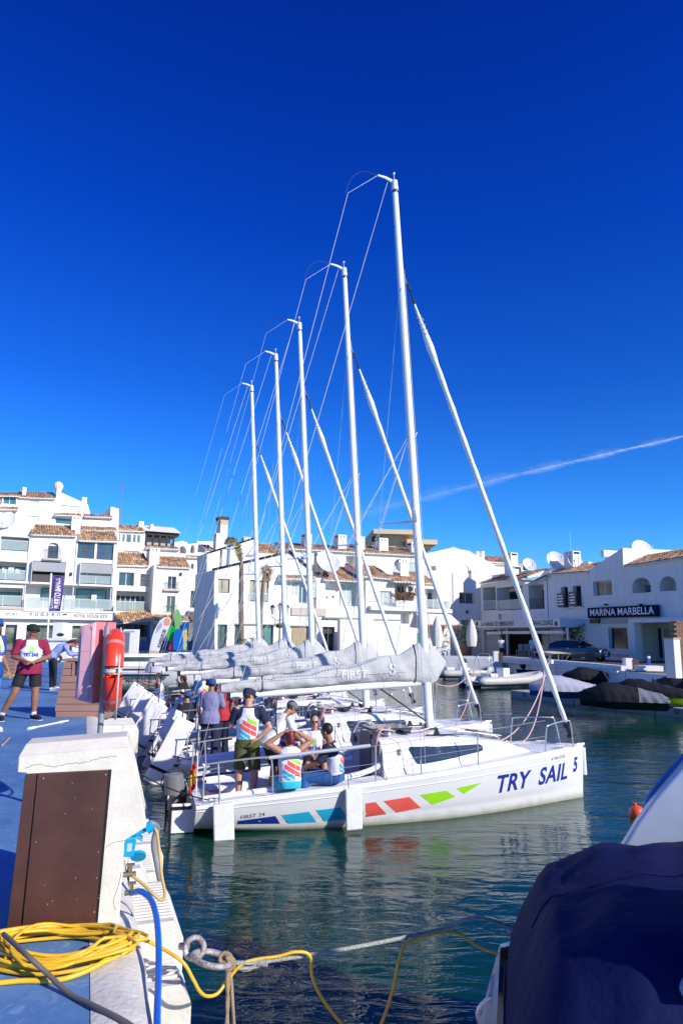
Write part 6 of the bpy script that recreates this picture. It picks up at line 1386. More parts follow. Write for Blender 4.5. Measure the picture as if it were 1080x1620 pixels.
palm('tall thin palm with one drooping green crown left of the street lamp', [(553, 1480), (550, 1000), (552, 650), (545, 600)], 53, [[(545, 600), (525, 490), (470, 360), (400, 345), (365, 400)], [(545, 600), (530, 480), (490, 380), (450, 350), (420, 380)], [(545, 600), (540, 520), (510, 420), (480, 370)]], FR)
palm('slim palm with a dry ragged crown standing behind the leftmost mast', [(755, 1430), (765, 1100), (790, 800), (812, 700)], 53.5, [[(812, 700), (830, 660), (850, 680), (845, 730)], [(812, 700), (800, 650), (790, 690), (800, 780)], [(812, 700), (825, 740), (830, 790)], [(812, 700), (815, 650), (830, 640)]], DRY, .15)
def plant(label, px, py, Y, w_, h_, m, n_=120, seed=1, pot=True, cat='plant', name='potted_plant', zb=QZ):
    p = ony(px, py, Y); r_ = root(name, label, cat, (p.x, Y, zb)); rnd = random.Random(seed); mb_ = MB()
    for k_ in range(n_):
        a = rnd.random()*6.28; e = rnd.random()**.6; q = V((cos(a)*e*w_/2, sin(a)*e*w_/2, h_*(.35+.6*rnd.random()*(1-.3*e)))); d = V((rnd.gauss(0, 1), rnd.gauss(0, 1), rnd.gauss(.4, 1))).normalized()*.22*w_**.5; s_ = d.cross(V((rnd.random(), 1, .3))).normalized()*.05
        mb_.add([q-s_, q+s_, q+d], [(0, 1, 2)])
    mb_2 = obj('foliage', mb_, m, r_, fix=False)
    if pot: obj('pot', MB().tube([(0, 0, 0), (0, 0, h_*.3)], [w_*.18, w_*.26], 10), mat('clay_pot', (.35, .16, .09), .8), r_)
    obj('stem', MB().tube([(0, 0, h_*.2), (.02, 0, h_*.6)], .03, 5), PALM, r_)
    return r_
LEAF = mat('dark_leaves', (.035, .07, .02), .6, var=.4, scale=4); LEAF2 = mat('balcony_leaves', (.13, .11, .04), .7, var=.5, scale=6, col2=(.3, .14, .05))
plant('round-crowned dark potted tree between the bar and the dark car', *(913, 1035), 62, 2.6, 3.6, LEAF, 420, 3)
plant('broad green palm plant left of the white marquee', *(737, 1036), 66, 2.6, 3.4, LEAF, 260, 4)
plant('ragged desert plant in the bed under the corner house, right of the tall palm', *(396, 1012), 51.5, 2.2, 1.5, FR, 90, 5, pot=False); plant('low flowering plants at the foot of the tall palm', *(372, 1014), 51.7, 1.6, .9, FR, 90, 6, pot=False)
pb_ = loc(C2, 425, 705, -.45); r_ = plant('row of reddish green plants along the balcony beside the nearest mast', 640, 950, pb_.y, 2.4, 1.0, LEAF2, 260, 7, pot=False, zb=pb_.z-.1); r_.location.x = pb_.x
bd = root('planter_bed', 'low white planter bed under the corner house', 'planter', (ony(370, 1020, 50).x, 50.5, QZ)); obj('planter_wall', MB().box((1.5, 0, .25), (5.5, .8, .6)), WHITE, bd, bevel=.03)
# closed parasols, tables and chairs
def parasol(label, px, Y, h_):
    p = ony(px, 1030, Y); r_ = root('closed_parasol', label, 'parasol', (p.x, Y, QZ)); obj('pole', MB().tube([(0, 0, 0), (0, 0, h_)], .035, 6), IRON, r_)
    obj('canopy', MB().grid(10, 17, lambda i, j: (lambda t, a: ((.04+.34*sin(t*pi*.75)**.8*(1+.25*cos(a*6)))*cos(a), (.04+.34*sin(t*pi*.75)**.8*(1+.25*cos(a*6)))*sin(a), h_-t*(h_-.9)))(i/9, 2*pi*j/16)), mat('parasol_cloth', (.62, .60, .55), .8), r_, smooth='all'); obj('base', MB().tube([(0, 0, 0), (0, 0, .1)], .3, 12), CONC, r_)
parasol('closed cream parasol in front of the dark cafe opening right of the nearest mast', 691, 58, 3.3); parasol('closed cream parasol left of the marquee, beside the palm plant', 746, 60, 3.2)
def table(label, px, Y):
    p = ony(px, 1035, Y); r_ = root('table', label, 'table', (p.x, Y, QZ)); obj('tabletop', MB().box((0, 0, .75), (1.2, .8, .04)), WFR, r_); 
    for x in (-.5, .5):
        for y in (-.3, .3): obj('leg', MB().box((x, y, .365), (.05, .05, .73)), WFR, r_)
table('white cafe table under the left closed parasol', 700, 57.5)
def chair(label, px, Y, m, rz=0, gr=None):
    p = ony(px, 1035, Y); r_ = root('chair', label, 'chair', (p.x, Y, QZ), rz, gr); obj('seat', MB().box((0, 0, .46), (.46, .46, .05)), m, r_, bevel=.01); obj('backrest', MB().box((0, .22, .78), (.46, .05, .6)), m, r_, bevel=.04)
    for x in (-.2, .2):
        for y in (-.2, .2): obj('leg', MB().box((x, y, .22), (.04, .04, .44)), m, r_)
    return r_
CH = mat('white_wicker', (.6, .58, .55), .8)
for i, (x, l_) in enumerate(((821, 'white chair left of three at the bar front, nearest the marquee post'), (829, 'middle white chair of three at the bar front'), (836, 'white chair right of three at the bar front, by the walking man'))): chair(l_, x, 67.5, CH, R(200), 'white chairs at the bar front')
gs = root('menu_stand', 'small green menu stand right of the nearest mast', 'menu stand', (ony(664, 1010, 58).x, 58, QZ)); obj('board', MB().box((0, 0, 1.3), (.5, .08, 1.3)), mat('green_board', (.03, .25, .06), .6), gs); obj('post', MB().box((0, .05, .35), (.08, .05, .7)), IRON, gs)
# service pillars, bollard, blocks on the right quay
def qbox(name, lab, cat, rects, Y, f):
    p = ony(*f(rects[0][0], rects[0][3]), Y); r_ = root(name, lab, cat, (p.x, Y, QZ))
    for nm, x0, y0_, x1_, y1_, d_, m_ in [(q[4], q[0], q[1], q[2], q[3], q[5], q[6]) for q in rects]:
        a = ony(*f(x0, y1_), Y); b_ = ony(*f(x1_, y0_), Y); obj(nm, MB().bb((a.x-p.x, -d_[0], 0 if d_[2] else a.z-QZ), (b_.x-p.x, d_[1], b_.z-QZ)), m_, r_, bevel=.01)
    return r_
BW = mat('brown_wood_door', (.09, .03, .02), .6)
qbox('service_pedestal', 'white service pedestal with brown door near the dark car', 'pedestal', [(540, 1088, 600, 1205, 'body', (0, .5, 1), WHITE), (604, 1100, 655, 1215, 'door', (.03, .45, 1), BW)], 40, z9)
qbox('service_pedestal', 'white service pedestal with brown door near the walking man in shorts', 'pedestal', [(275, 920, 316, 1008, 'body', (0, .5, 1), WHITE), (317, 935, 350, 1012, 'door', (.03, .45, 1), BW)], 50, z10)
qbox('concrete_block', 'long low white concrete block on the right quay', 'block', [(685, 1163, 890, 1240, 'block', (0, .9, 1), WHITE)], 37.5, z9)
qbox('blue_bollard', 'blue bollard with a white cap on the right quay', 'bollard', [(740, 1090, 762, 1158, 'shaft', (.08, .1, 1), mat('bollard_blue', (.01, .08, .4), .4)), (740, 1068, 762, 1089, 'cap', (.09, .11, 0), WFR)], 41, z9)
gc = ony(*z9(985, 905), 31); gp = root('gate_pillar', 'white gate pillar with a sunlit end face at the right edge', 'pillar', (gc.x, 31, QZ), R(-69.5))
gw = onplane(*z9(893, 905), (gc.x, 31), R(-69.5))[0]; gd = onplane(*z9(1052, 1000), (gc.x, 31), R(20.5))[0]
obj('pillar_shaft', MB().bb((gw, 0, 0), (0, gd, gc.z-QZ)), WHITE, gp); obj('pillar_cap', MB().bb((gw-.04, -.04, gc.z-QZ+.001), (.04, gd+.04, gc.z-QZ+.06)), mat('tan_coping', (.42, .33, .24), .8), gp)
bp_ = root('brick_pillar', 'brown brick pillar behind the white gate pillar at the right edge', 'pillar', (ony(1076, 1060, 36).x, 36, QZ)); BK = mat('brown_brick', (.27, .15, .10), .9, var=.25, scale=3)
for r__ in range(22):
    for c__ in range(3): obj('brick', MB().box(((c__-.75+.5*(r__ % 2))*.25, 0, .06+.118*r__), (.235, .5, .105)), BK, bp_)
# dark car
def car():
    p = ony(918, 1045, 54); r_ = root('parked_car', 'dark navy compact suv parked in front of the shop with the navy sign', 'car', (p.x, 54.5, QZ-.03), R(-44))
    bp = mat('car_paint', (.010, .014, .035), .22, coat=.8, spec=.6); L2_, W2 = 2.18, .9
    side = [(-2.15, .45), (-2.18, .8), (-2.1, 1.02), (-1.95, 1.30), (-1.55, 1.47), (-.6, 1.54), (.15, 1.50), (.95, 1.10), (1.8, .98), (2.1, .82), (2.17, .55), (2.1, .33), (-2.05, .33)]
    wd = lambda z: .90-.20*max(0, (z-.95)/.6)
    sec = [(x, z) for x, z in side]; n_ = len(sec); mb_ = MB(); ys = [-1, -.93, 0, .93, 1]
    for s_ in ys:
        for x, z in sec:
            k_ = 1 if abs(s_) < .99 else .965; mb_.v.append((x*k_, s_*wd(z), .33+(z-.33)*(k_ if abs(s_) > .99 else 1)))
    for i in range(4):
        for j in range(n_): mb_.f.append((i*n_+j, i*n_+(j+1) % n_, (i+1)*n_+(j+1) % n_, (i+1)*n_+j))
    tr = geo.tessellate_polygon([[V((x, z, 0)) for x, z in sec]]); mb_.f += [tuple(t) for t in tr]+[tuple(x+4*n_ for x in t) for t in tr]
    body = obj('body', mb_, bp, r_, smooth=True, bevel=.03)
    gm2 = mat('car_glass', (.02, .025, .03), .04, spec=.9)
    for s_ in (-1, 1):
        for pts in ([(-1.75, 1.08), (-1.55, 1.38), (-.75, 1.45), (-.72, 1.07)], [(-.66, 1.07), (-.68, 1.45), (.12, 1.42), (.65, 1.08)]):
            obj('side_window', MB().prism(pts, lambda a, b, d: V((a, s_*(wd(b)+d), b)), .004, .012), gm2, r_)
        obj('sill_trim', MB().box((0, s_*.905, .38), (2.3, .03, .12)), BLACK, r_)
        obj('door_handle', MB().box((-.4, s_*.915, .95), (.18, .02, .03)), STEEL, r_); obj('wing_mirror', MB().box((.62, s_*1.0, 1.08), (.14, .2, .12)), bp, r_, bevel=.03)
        obj('headlight', MB().box((2.02, s_*.66, .80), (.22, .36, .13), rz=-s_*R(18)), mat('headlamp', (.5, .52, .55), .15), r_, bevel=.03)
        for x in (-1.33, 1.33):
            w_ = obj('wheel', MB().torus((x, s_*.80, .34), .25, .09, M4.Rotation(pi/2, 3, 'X'), 24, 10), BLACK, r_, smooth='all'); rm = MB().tube([(x, s_*.80, .34), (x, s_*.87, .34)], .06, 10)
            for q in range(5): a = q*2*pi/5; rm.box((x+.12*cos(a), s_*.86, .34+.12*sin(a)), (.2, .02, .045), ry=-a)
            obj('rim', rm, STEEL, w_); obj('wheel_arch', MB().tube([(x, s_*.88, .34), (x, s_*.905, .34)], .40, 24), BLACK, r_)
    obj('windscreen', MB().add([(.22, -.70, 1.47), (.22, .70, 1.47), (.97, .80, 1.115), (.97, -.80, 1.115)], [(0, 1, 2, 3)]), gm2, r_, fix=False).location.z = .012
    for s_ in (-1, 1): obj('grille', MB().box((2.16, s_*.17, .68), (.05, .28, .2)), STEEL, r_, bevel=.03)
    obj('number_plate', MB().box((2.19, 0, .47), (.02, .5, .11)), WFR, r_); obj('lower_intake', MB().box((2.12, 0, .45), (.06, 1.3, .2)), BLACK, r_)
    return r_
car()
# ------------------------------------------------------------------ small craft on the right
HY = mat('hypalon_grey', (.50, .50, .47), .5)
def wpt(px, py, z=0): return onz(px, py, z)
def rib(label, px, py, rz, L_=5.2, col=HY):
    p = wpt(px, py); r_ = root('inflatable_boat', label, 'inflatable boat', (p.x, p.y, 0), rz)
    pts = [(-L_/2, .85, .42), (0, .88, .44), (L_*.25, .78, .50), (L_*.42, .42, .62), (L_*.5, 0, .70)]
    full = spline(pts, 6)+[V((q.x, -q.y, q.z)) for q in spline(pts, 6)[::-1][1:]]
    obj('tube', MB().tube(full, [.13]+[.24]*(len(full)-2)+[.13], 12), col, r_, smooth='all')
    obj('hull', MB().grid(14, 7, lambda i, j: (lambda x, t: (x, t*.72*(1-max(0, x/(L_/2))**2.5), .05+.25*abs(t)+.3*max(0, x/(L_/2))**3))(-L_/2+L_*.97*i/13, j/3-1)), GEL, r_, smooth='all')
    obj('floor', MB().box((-.3, 0, .35), (L_*.75, 1.3, .04)), DECK, r_)
    obj('console', MB().box((-.2, 0, .75), (.5, .7, .8)), GEL, r_, bevel=.05); obj('console_screen', MB().box((.02, 0, 1.3), (.04, .6, .35), ry=R(-20)), GLASS, r_)
    obj('bench', MB().box((-1.2, 0, .6), (.6, .9, .45)), WFR, r_, bevel=.05)
    om2 = obj('outboard_motor', MB().sphere((-L_/2-.25, 0, .95), (.30, .2, .28), 14, 8).tube([(-L_/2-.22, 0, .8), (-L_/2-.25, 0, -.2)], [.12, .07], 8), mat('motor_white', (.6, .6, .56), .4), r_, smooth='all')
    obj('motor_band', MB().tube([(-L_/2-.25, 0, .80), (-L_/2-.25, 0, .88)], .26, 14), BLACK, om2)
    for s_ in (-1, 1):
        obj('arch_frame', MB().tube(spline([(-1.9, s_*.7, .5), (-1.75, s_*.68, 1.6), (-1.55, s_*.5, 1.95), (-1.5, 0, 2.0)], 5), .03, 8), STEEL, r_, smooth='all')
        obj('arch_brace', MB().tube(spline([(-1.2, s_*.7, .5), (-1.45, s_*.66, 1.2), (-1.6, s_*.6, 1.85)], 4), .025, 7), STEEL, r_, smooth='all')
    return r_
rib('pale grey inflatable boat with a steel arch moored by the right quay', 800, 1087, R(25), 5.2)
rib('smaller grey inflatable boat nose-on behind the steel-arch one', 735, 1074, R(10), 4.0)
# bimini boat
p = wpt(870, 1078); bb = root('bimini_boat', 'small open boat with a beige sun canopy beside the right quay', 'motorboat', (p.x, p.y, 0), R(-60))
obj('hull', MB().grid(14, 9, lambda i, j: (lambda x, t: (x, sin(t*pi/2)*.95*(1-max(0, x/2.4)**2.5), .75-.75*cos(t*pi/2)**2*.9+.15*max(0, x/2.4)))(-2.4+4.75*i/13, j/4-1)), mat('dark_hull', (.04, .045, .06), .3), bb, smooth='all')
obj('deck', MB().grid(14, 3, lambda i, j: (lambda x: (x, (j-1)*.9*(1-max(0, x/2.4)**2.5), .70+.15*max(0, x/2.4)))(-2.35+4.6*i/13)), mat('dark_deck', (.06, .06, .07), .6), bb, smooth='all')
obj('canopy', MB().grid(9, 7, lambda i, j: (-1.2+2.4*i/8, -.9+1.8*j/6, 1.85+.22*cos((i/8-.5)*2.4)*cos((j/6-.5)*1.6))), mat('beige_canvas', (.62, .50, .33), .8), bb, smooth='all')
for s_ in (-1, 1):
    for x in (-1.1, 0, 1.1): obj('canopy_pole', MB().tube([(0, s_*.88, .75), (x, s_*.88, 1.95)], .018, 6), STEEL, bb)
obj('outboard_motor', MB().sphere((-2.6, 0, 1.0), (.28, .2, .26), 12, 8).tube([(-2.55, 0, .9), (-2.6, 0, -.1)], .08, 8), BLACK, bb, smooth='all')
# floating dock and jet skis
dk0, dk1 = V((8.6, 36.2)), V((15.5, 23.5)); dd_ = (dk1-dk0).normalized(); nn_ = V((-dd_.y, dd_.x))
fd_ = root('floating_dock', 'pale concrete floating dock carrying the covered jet skis', 'dock', (dk0.x, dk0.y, 0), math.atan2(dd_.y, dd_.x))
for i in range(7): obj('dock_section', MB().bb((i*2.1, .05, -.25), (i*2.1+2.05, 4.6, .34)), mat('dock_concrete', (.42, .40, .33), .9, var=.2, scale=2, bump=.6, bscale=12), fd_, bevel=.04)
for i in range(7): obj('dock_ring', MB().torus((i*2.1+1, .0, .2), .09, .02, M4.Rotation(pi/2, 3, 'X'), 14, 6), BLACK, fd_)
def jetski(label, t, o, rz, cover, m2=None, hullm=None, txt=None, L_=3.0):
    p = onz(t, o, .40); r_ = root('jet_ski', label, 'jet ski', (p.x, p.y, .36), rz, 'covered jet skis on the floating dock')
    hm_ = hullm or BLACK
    obj('hull', MB().grid(16, 9, lambda i, j: (lambda u, t_: (-L_/2+L_*u, sin(t_*pi/2)*.56*(1-max(0, (u-.55)/.45)**2.4*.92), .50-.48*cos(t_*pi/2)**1.5+.28*max(0, u-.6)))(i/15, j/4-1)), hm_, r_, smooth='all')
    hs_ = [(0, .50), (.08, .62), (.2, .70), (.34, .82), (.46, .90), (.57, .98), (.70, 1.0), (.80, .86), (.9, .74), (1, .62)]
    def top(u):
        for k_ in range(len(hs_)-1):
            if u <= hs_[k_+1][0]: t_ = (u-hs_[k_][0])/(hs_[k_+1][0]-hs_[k_][0]); t_ = t_*t_*(3-2*t_); return hs_[k_][1]*(1-t_)+hs_[k_+1][1]*t_
        return .6
    def cf(i, j):
        u = i/29; v = j/7-1; w_ = .60*(1-max(0, (u-.55)/.45)**2.4*.9); tp_ = top(u)
        return (-L_/2-.03+(L_+.06)*u, w_*math.copysign(abs(sin(v*pi/2))**.85, v)*(1.02+.03*sin(i*1.9+j)), .34+(tp_-.34)*(cos(v*pi/2)**.75)+.025*sin(i*1.3+j*1.7)*cos(v*pi/2))
    cv2 = obj('cover', MB().grid(30, 15, cf), cover, r_, smooth='all')
    if m2: 
        def cf2(i, j): q = V(cf(i*.35, j)); return q+V((-.01, 0, .012)) if True else q
        mb_ = MB().grid(24, 15, lambda i, j: V(cf(i*.42, j))+V((0, .012*(1 if j > 7 else -1), .014))); obj('cover_panel', mb_, m2, cv2, smooth='all')
    if txt:
        bv_ = bvh_of(cv2)
        for s_ in (-1,): decal('cover_lettering', bv_, text_mesh(txt, .20, bold=.008, width=1.2), V((.3, s_*2, .72)), V((1, 0, 0)) if s_ < 0 else V((-1, 0, 0)), ZD, V((0, -s_, 0)), mat('cover_print', (.5, .62, .7), .6), cv2, .014, .06); decal('cover_lettering', bv_, text_mesh('FX', .16, bold=.008), V((.35, s_*2, .53)), V((1, 0, 0)), ZD, V((0, -s_, 0)), MATS['cover_print'], cv2, .014, .06)
    obj('jet_nozzle', MB().tube([(-L_/2-.18, 0, .22), (-L_/2+.1, 0, .22)], [.09, .12], 10), BLACK, r_); obj('stern_plate', MB().box((-L_/2-.02, 0, .36), (.12, .8, .12)), BLACK, r_, bevel=.02)
    return r_
BC = mat('black_cover', (.010, .011, .014), .75, bump=.6, bscale=7, spec=.3); GC = mat('grey_cover', (.16, .17, .19), .75, bump=.6, bscale=7); LC = mat('lilac_grey_cover', (.40, .41, .47), .8, bump=.8, bscale=6); BLC = mat('blue_cover', (.03, .10, .28), .75)
LIME2 = mat('lime_hull', (.42, .70, .0), .35)
ja = math.atan2(dd_.y, dd_.x)+pi   # bows pointing away along the dock
jetski('jet ski under a pale lilac sheet at the left end of the dock', 893, 1104, R(176), LC, hullm=mat('blue_hull', (.01, .07, .30), .35))
jetski('black covered jet ski with grey tail panel and pale lettering on its side', 985, 1122, R(163), BC, m2=GC, txt='WAVERUNNER')
jetski('black covered jet ski with a lime green hull', 1026, 1113, R(152), BC, hullm=LIME2, L_=3.3)
jetski('black covered jet ski at the right edge of the picture', 1085, 1101, R(165), BC)
jetski('dark covered jet ski tucked behind the lilac one', 935, 1083, R(170), BC)
# small items along the foot of the right quay
rnd = random.Random(6)
for i, (x, y) in enumerate(((845, 1040), (775, 1045), (960, 1078), (1040, 1092))):
    p = onz(x, y, .9); tag(obj('dock_fender', MB().tube(spline([p+V((-.2, 0, .45)), p+V((0, -.1, .1)), p+V((.05, -.1, -.25))], 4), .05, 7), ROPEB, smooth='all'), ['black mooring line hanging on the quay wall behind the beige canopy', 'black mooring line on the quay wall behind the steel-arch boat', 'black mooring line on the quay wall left of the white block', 'black mooring line on the quay wall below the gate pillar'][i], 'rope')
# red sheets from the bows to mooring points
for i, (a, b_, sg, l_) in enumerate((((800, 1172, 13.6), (862, 1045, 30), 1.1, 'red mooring line rising from the nearest boat towards the right quay, lower one'), ((716, 1160, 14.8), (868, 1046, 30.5), 1.3, 'red mooring line from the second boat bow towards the right quay, upper one'), ((693, 1155, 16.5), (746, 1078, 38), .7, 'short red mooring line from the third bow to the outboard float'), ((690, 1082, 22), (748, 1052, 45), .5, 'red mooring line running off left of the second forestay'))):
    tag(obj('mooring_line', MB().tube(catenary(ony(*a), ony(*b_), sg), [.016+.012*k_/14 for k_ in range(15)], 6), ROPER, smooth='all'), l_, 'rope')
    
fb_ = root('float_pair', 'blue and yellow mooring floats at the end of the short red line', 'float', wpt(742, 1085)); obj('float', MB().sphere((-.3, 0, .25), .42, 12, 8), mat('float_blue', (.02, .10, .25), .5), fb_, smooth='all'); obj('float', MB().sphere((.35, -.2, .2), .36, 12, 8), mat('float_yellow', (.62, .55, .25), .5), fb_, smooth='all')
# mooring lines astern of the sailing boats
for i, bt in enumerate(boats):
    q = V(bt.location[:2])+BU*.2-BN*.95; q = V((q[0], q[1], .5)); t_ = (V((q.x, q.y))-KIN).dot(QD)
    e_ = qp(t_+.9, KW-.02, QZ-.12)
    tag(obj('stern_line', MB().tube(catenary(q, e_, .12), .010, 6), ROPEB, smooth='all'), 'black stern line of the %s sailing boat, tied to the quay' % ['nearest', 'second', 'third', 'fourth', 'farthest'][i], 'rope')
# motorboat beyond the row with its registration
p = onz(225, 1098, 0); mo = root('motorboat', 'white motorboat with a registration number on its side beyond the farthest sailing boat', 'motorboat', (p.x, p.y+1.4, 0), R(10))
obj('hull', MB().grid(14, 9, lambda i, j: (lambda x, t: (x, sin(t*pi/2)*1.1*(1-max(0, x/3.4)**2.5), 1.0-1.1*cos(t*pi/2)**2*.9+.2*max(0, x/3.4)))(-2.2+5.5*i/13, j/4-1)), GEL, mo, smooth='all')
obj('deck', MB().grid(14, 3, lambda i, j: (lambda x: (x, (j-1)*1.08*(1-max(0, x/3.4)**2.5), .97+.2*max(0, x/3.4)))(-2.2+5.4*i/13)), DECK, mo, smooth='all')
obj('rubbing_strake', MB().tube([(x, -1.12, .9) for x in (-2.2, -1, 0, 1)], .05, 6), BLACK, mo)
text_on('registration', '6ª MA-2-20-22', .28, lambda x, y: V((-.6+x, -1.125+.02*y, .62+y)), PR_, mo, width=1.6, bold=.01)
tb = root('covered_tender', 'lilac grey tarpaulin heap on the deck of the far motorboat', 'tarpaulin', (p.x+.2, p.y+1.5, 1.0)); obj('tarpaulin', MB().grid(8, 12, lambda i, j: (lambda t, a: (.55*sin(t)*cos(a)*(1+.1*sin(3*a)), .4*sin(t)*sin(a), .62*cos(t)**.7))(pi/2*i/7.01, 2*pi*j/11)), LC, tb, smooth='all')
for i, (x, y, Y, L_, l_) in enumerate(((215, 1062, 40, 7, 'long white motorboat hull with black stripe moored at the far quay'), (300, 1058, 44, 8, 'white motor yacht hull moored beneath the paddleboard stand'))):
    q = ony(x, y, Y); m_ = root('motorboat', l_, 'motorboat', (q.x, Y, 0), R(24)); obj('hull', MB().grid(14, 9, lambda i, j: (lambda x_, t: (x_*L_/5, sin(t*pi/2)*1.3*(1-max(0, x_/3.4)**2.5), 1.2-1.3*cos(t*pi/2)**2*.9+.2*max(0, x_/3.4)))(-2.2+5.5*i/13, j/4-1)), GEL, m_, smooth='all')
    obj('deck', MB().grid(14, 3, lambda i, j: (lambda x_: (x_*L_/5, (j-1)*1.28*(1-max(0, x_/3.4)**2.5), 1.17+.2*max(0, x_/3.4)))(-2.2+5.4*i/13)), DECK, m_, smooth='all')
    obj('stripe', MB().tube([(x_*L_/5, -1.31, 1.0) for x_ in (-2.2, -1, 0, .5)], .07, 6), BLACK, m_); obj('cabin', MB().box((0, 0, 1.5), (2.6, 1.6, .7)), GEL, m_, bevel=.15); obj('cabin_window', MB().box((0, 0, 1.55), (2.3, 1.62, .25)), GLASS, m_)
# contrail
ct = MB(); P_ = []
c0, c1, c2_ = ray(1150, 672)*9000, ray(800, 752)*9000, ray(430, 845)*9000
for i in range(41):
    t = i/40; px_ = 1150-720*t; py_ = 672+ (752-672)*(min(1, (1150-px_)/350)) + (0 if px_ > 800 else (800-px_)/370*93); c_ = ray(px_, py_)*9000; wd_ = (32+75*t)*(1+.25*sin(i*1.3)); P_ += [(c_.x, c_.y, CAMZ+c_.z-wd_*1.2), (c_.x, c_.y+60, CAMZ+c_.z), (c_.x, c_.y, CAMZ+c_.z+wd_)]
ct.add(P_, [(3*i+k_, 3*i+k_+1, 3*i+k_+4, 3*i+k_+3) for i in range(40) for k_ in (0, 1)])
cm_ = bpy.data.materials.new('contrail_vapour'); cm_.use_nodes = True; n = cm_.node_tree.nodes; l = cm_.node_tree.links; n.clear()
ou = n.new('ShaderNodeOutputMaterial'); mx_ = n.new('ShaderNodeMixShader'); tr_s = n.new('ShaderNodeBsdfTransparent'); df = n.new('ShaderNodeBsdfDiffuse'); df.inputs[0].default_value = (.75, .85, 1, 1)
ge = n.new('ShaderNodeAttribute'); ge.attribute_name = 'tint'; nz = n.new('ShaderNodeTexNoise'); nz.inputs['Scale'].default_value = .012; nz.inputs['Detail'].default_value = 6; tcn = n.new('ShaderNodeTexCoord'); ma = n.new('ShaderNodeMath'); ma.operation = 'MULTIPLY'
l.new(tcn.outputs['Object'], nz.inputs['Vector']); l.new(nz.outputs[0], ma.inputs[0]); l.new(ge.outputs['Fac'], ma.inputs[1]); l.new(ma.outputs[0], mx_.inputs[0]); l.new(tr_s.outputs[0], mx_.inputs[1]); l.new(df.outputs[0], mx_.inputs[2]); l.new(mx_.outputs[0], ou.inputs[0])
tn = []
for i in range(41): a_ = 1.1*(1-(i/40))**1.3; tn += [(0, 0, 0), (a_, a_, a_), (0, 0, 0)]
o = obj('contrail', ct, cm_, fix=False, tints=tn); tag(o, kind='structure')
# ------------------------------------------------------------------ people
SK = {'fair': mat('skin_fair', (.52, .27, .18), .55, var=.06, scale=12), 'tan': mat('skin_tan', (.30, .135, .075), .5, var=.08, scale=12), 'mid': mat('skin_medium', (.40, .20, .125), .55, var=.06, scale=12)}
def cloth(name, c, **k): return mat(name, c, .85, var=.08, scale=9, bump=1.2, bscale=9, **k)
CLO = dict(maroon=cloth('maroon_cotton', (.26, .01, .05)), bib=cloth('white_bib_mesh', (.70, .70, .78)), black=cloth('black_cotton', (.012, .012, .016)), navy=cloth('navy_cotton', (.012, .018, .05)), olive=cloth('olive_twill', (.075, .085, .022)), white=cloth('white_cotton', (.70, .70, .70)), jean=cloth('light_blue_denim', (.07, .22, .45)), jeans=cloth('blue_denim', (.02, .10, .28)), shirt=cloth('pale_blue_shirt', (.26, .33, .55)), cyan=cloth('turquoise_shorts', (.02, .42, .55)), lblue=cloth('light_blue_shorts', (.18, .38, .65)), purple=cloth('lilac_grey_top', (.22, .22, .38)), red=cloth('red_lifejacket', (.42, .02, .03)), blue=cloth('royal_blue_top', (.01, .07, .28)), grey=cloth('grey_cap_cloth', (.13, .14, .17)), pale=cloth('pale_blue_top', (.45, .58, .72)))
HAIR = {'brown': mat('brown_hair', (.06, .022, .012), .6, var=.4, scale=30), 'dark': mat('dark_hair', (.012, .009, .008), .55, var=.4, scale=30), 'red': mat('dark_red_hair', (.14, .010, .012), .5, var=.5, scale=30)}
def capsule(mb, pts, rs, n=12, flat=None):
    pts = [V(p) for p in pts]; a, b = pts[0], pts[-1]
    da = (pts[0]-pts[1]).normalized(); db = (pts[-1]-pts[-2]).normalized()
    P = [a+da*rs[0]*.98, a+da*rs[0]*.7]+pts+[b+db*rs[-1]*.7, b+db*rs[-1]*.98]; Rr_ = [rs[0]*.2, rs[0]*.71]+list(rs)+[rs[-1]*.71, rs[-1]*.2]
    mb.tube(P, Rr_, n, flat=flat)
def loft(mb, secs, n=18):
    """secs: (centre, right vector*halfwidth, forward vector*halfdepth)"""
    o = len(mb.v)
    for c, rv, fv in secs:
        for j in range(n):
            t = 2*pi*j/n; cc_, ss_ = cos(t), sin(t); e = 2/2.5
            mb.v.append(tuple(c+rv*math.copysign(abs(cc_)**e, cc_)+fv*math.copysign(abs(ss_)**e, ss_)))
    k = len(secs)
    for i in range(k-1):
        for j in range(n): mb.f.append((o+i*n+j, o+i*n+(j+1) % n, o+(i+1)*n+(j+1) % n, o+(i+1)*n+j))
    mb.f.append(tuple(o+j for j in range(n))[::-1]); mb.f.append(tuple(o+(k-1)*n+j for j in range(n)))
def fuse(name, mb, m, parent, vox, smooth=6):
    me = bpy.data.meshes.new(name); me.from_pydata(mb.v, [], mb.f); me.update()
    b = bmesh.new(); b.from_mesh(me); bmesh.ops.recalc_face_normals(b, faces=b.faces); b.to_mesh(me); b.free()
    o = bpy.data.objects.new(name, me); COL.objects.link(o)
    r = o.modifiers.new('r', 'REMESH'); r.mode = 'VOXEL'; r.voxel_size = vox
    s = o.modifiers.new('s', 'SMOOTH'); s.iterations = smooth; s.factor = .5
    dg = bpy.context.evaluated_depsgraph_get(); me2 = bpy.data.meshes.new_from_object(o.evaluated_get(dg))
    bpy.data.objects.remove(o); bpy.data.meshes.remove(me)
    me2.name = name; me2.materials.clear(); me2.materials.append(m); me2.polygons.foreach_set('use_smooth', [True]*len(me2.polygons))
    o = bpy.data.objects.new(name, me2); COL.objects.link(o); o.parent = parent; return o
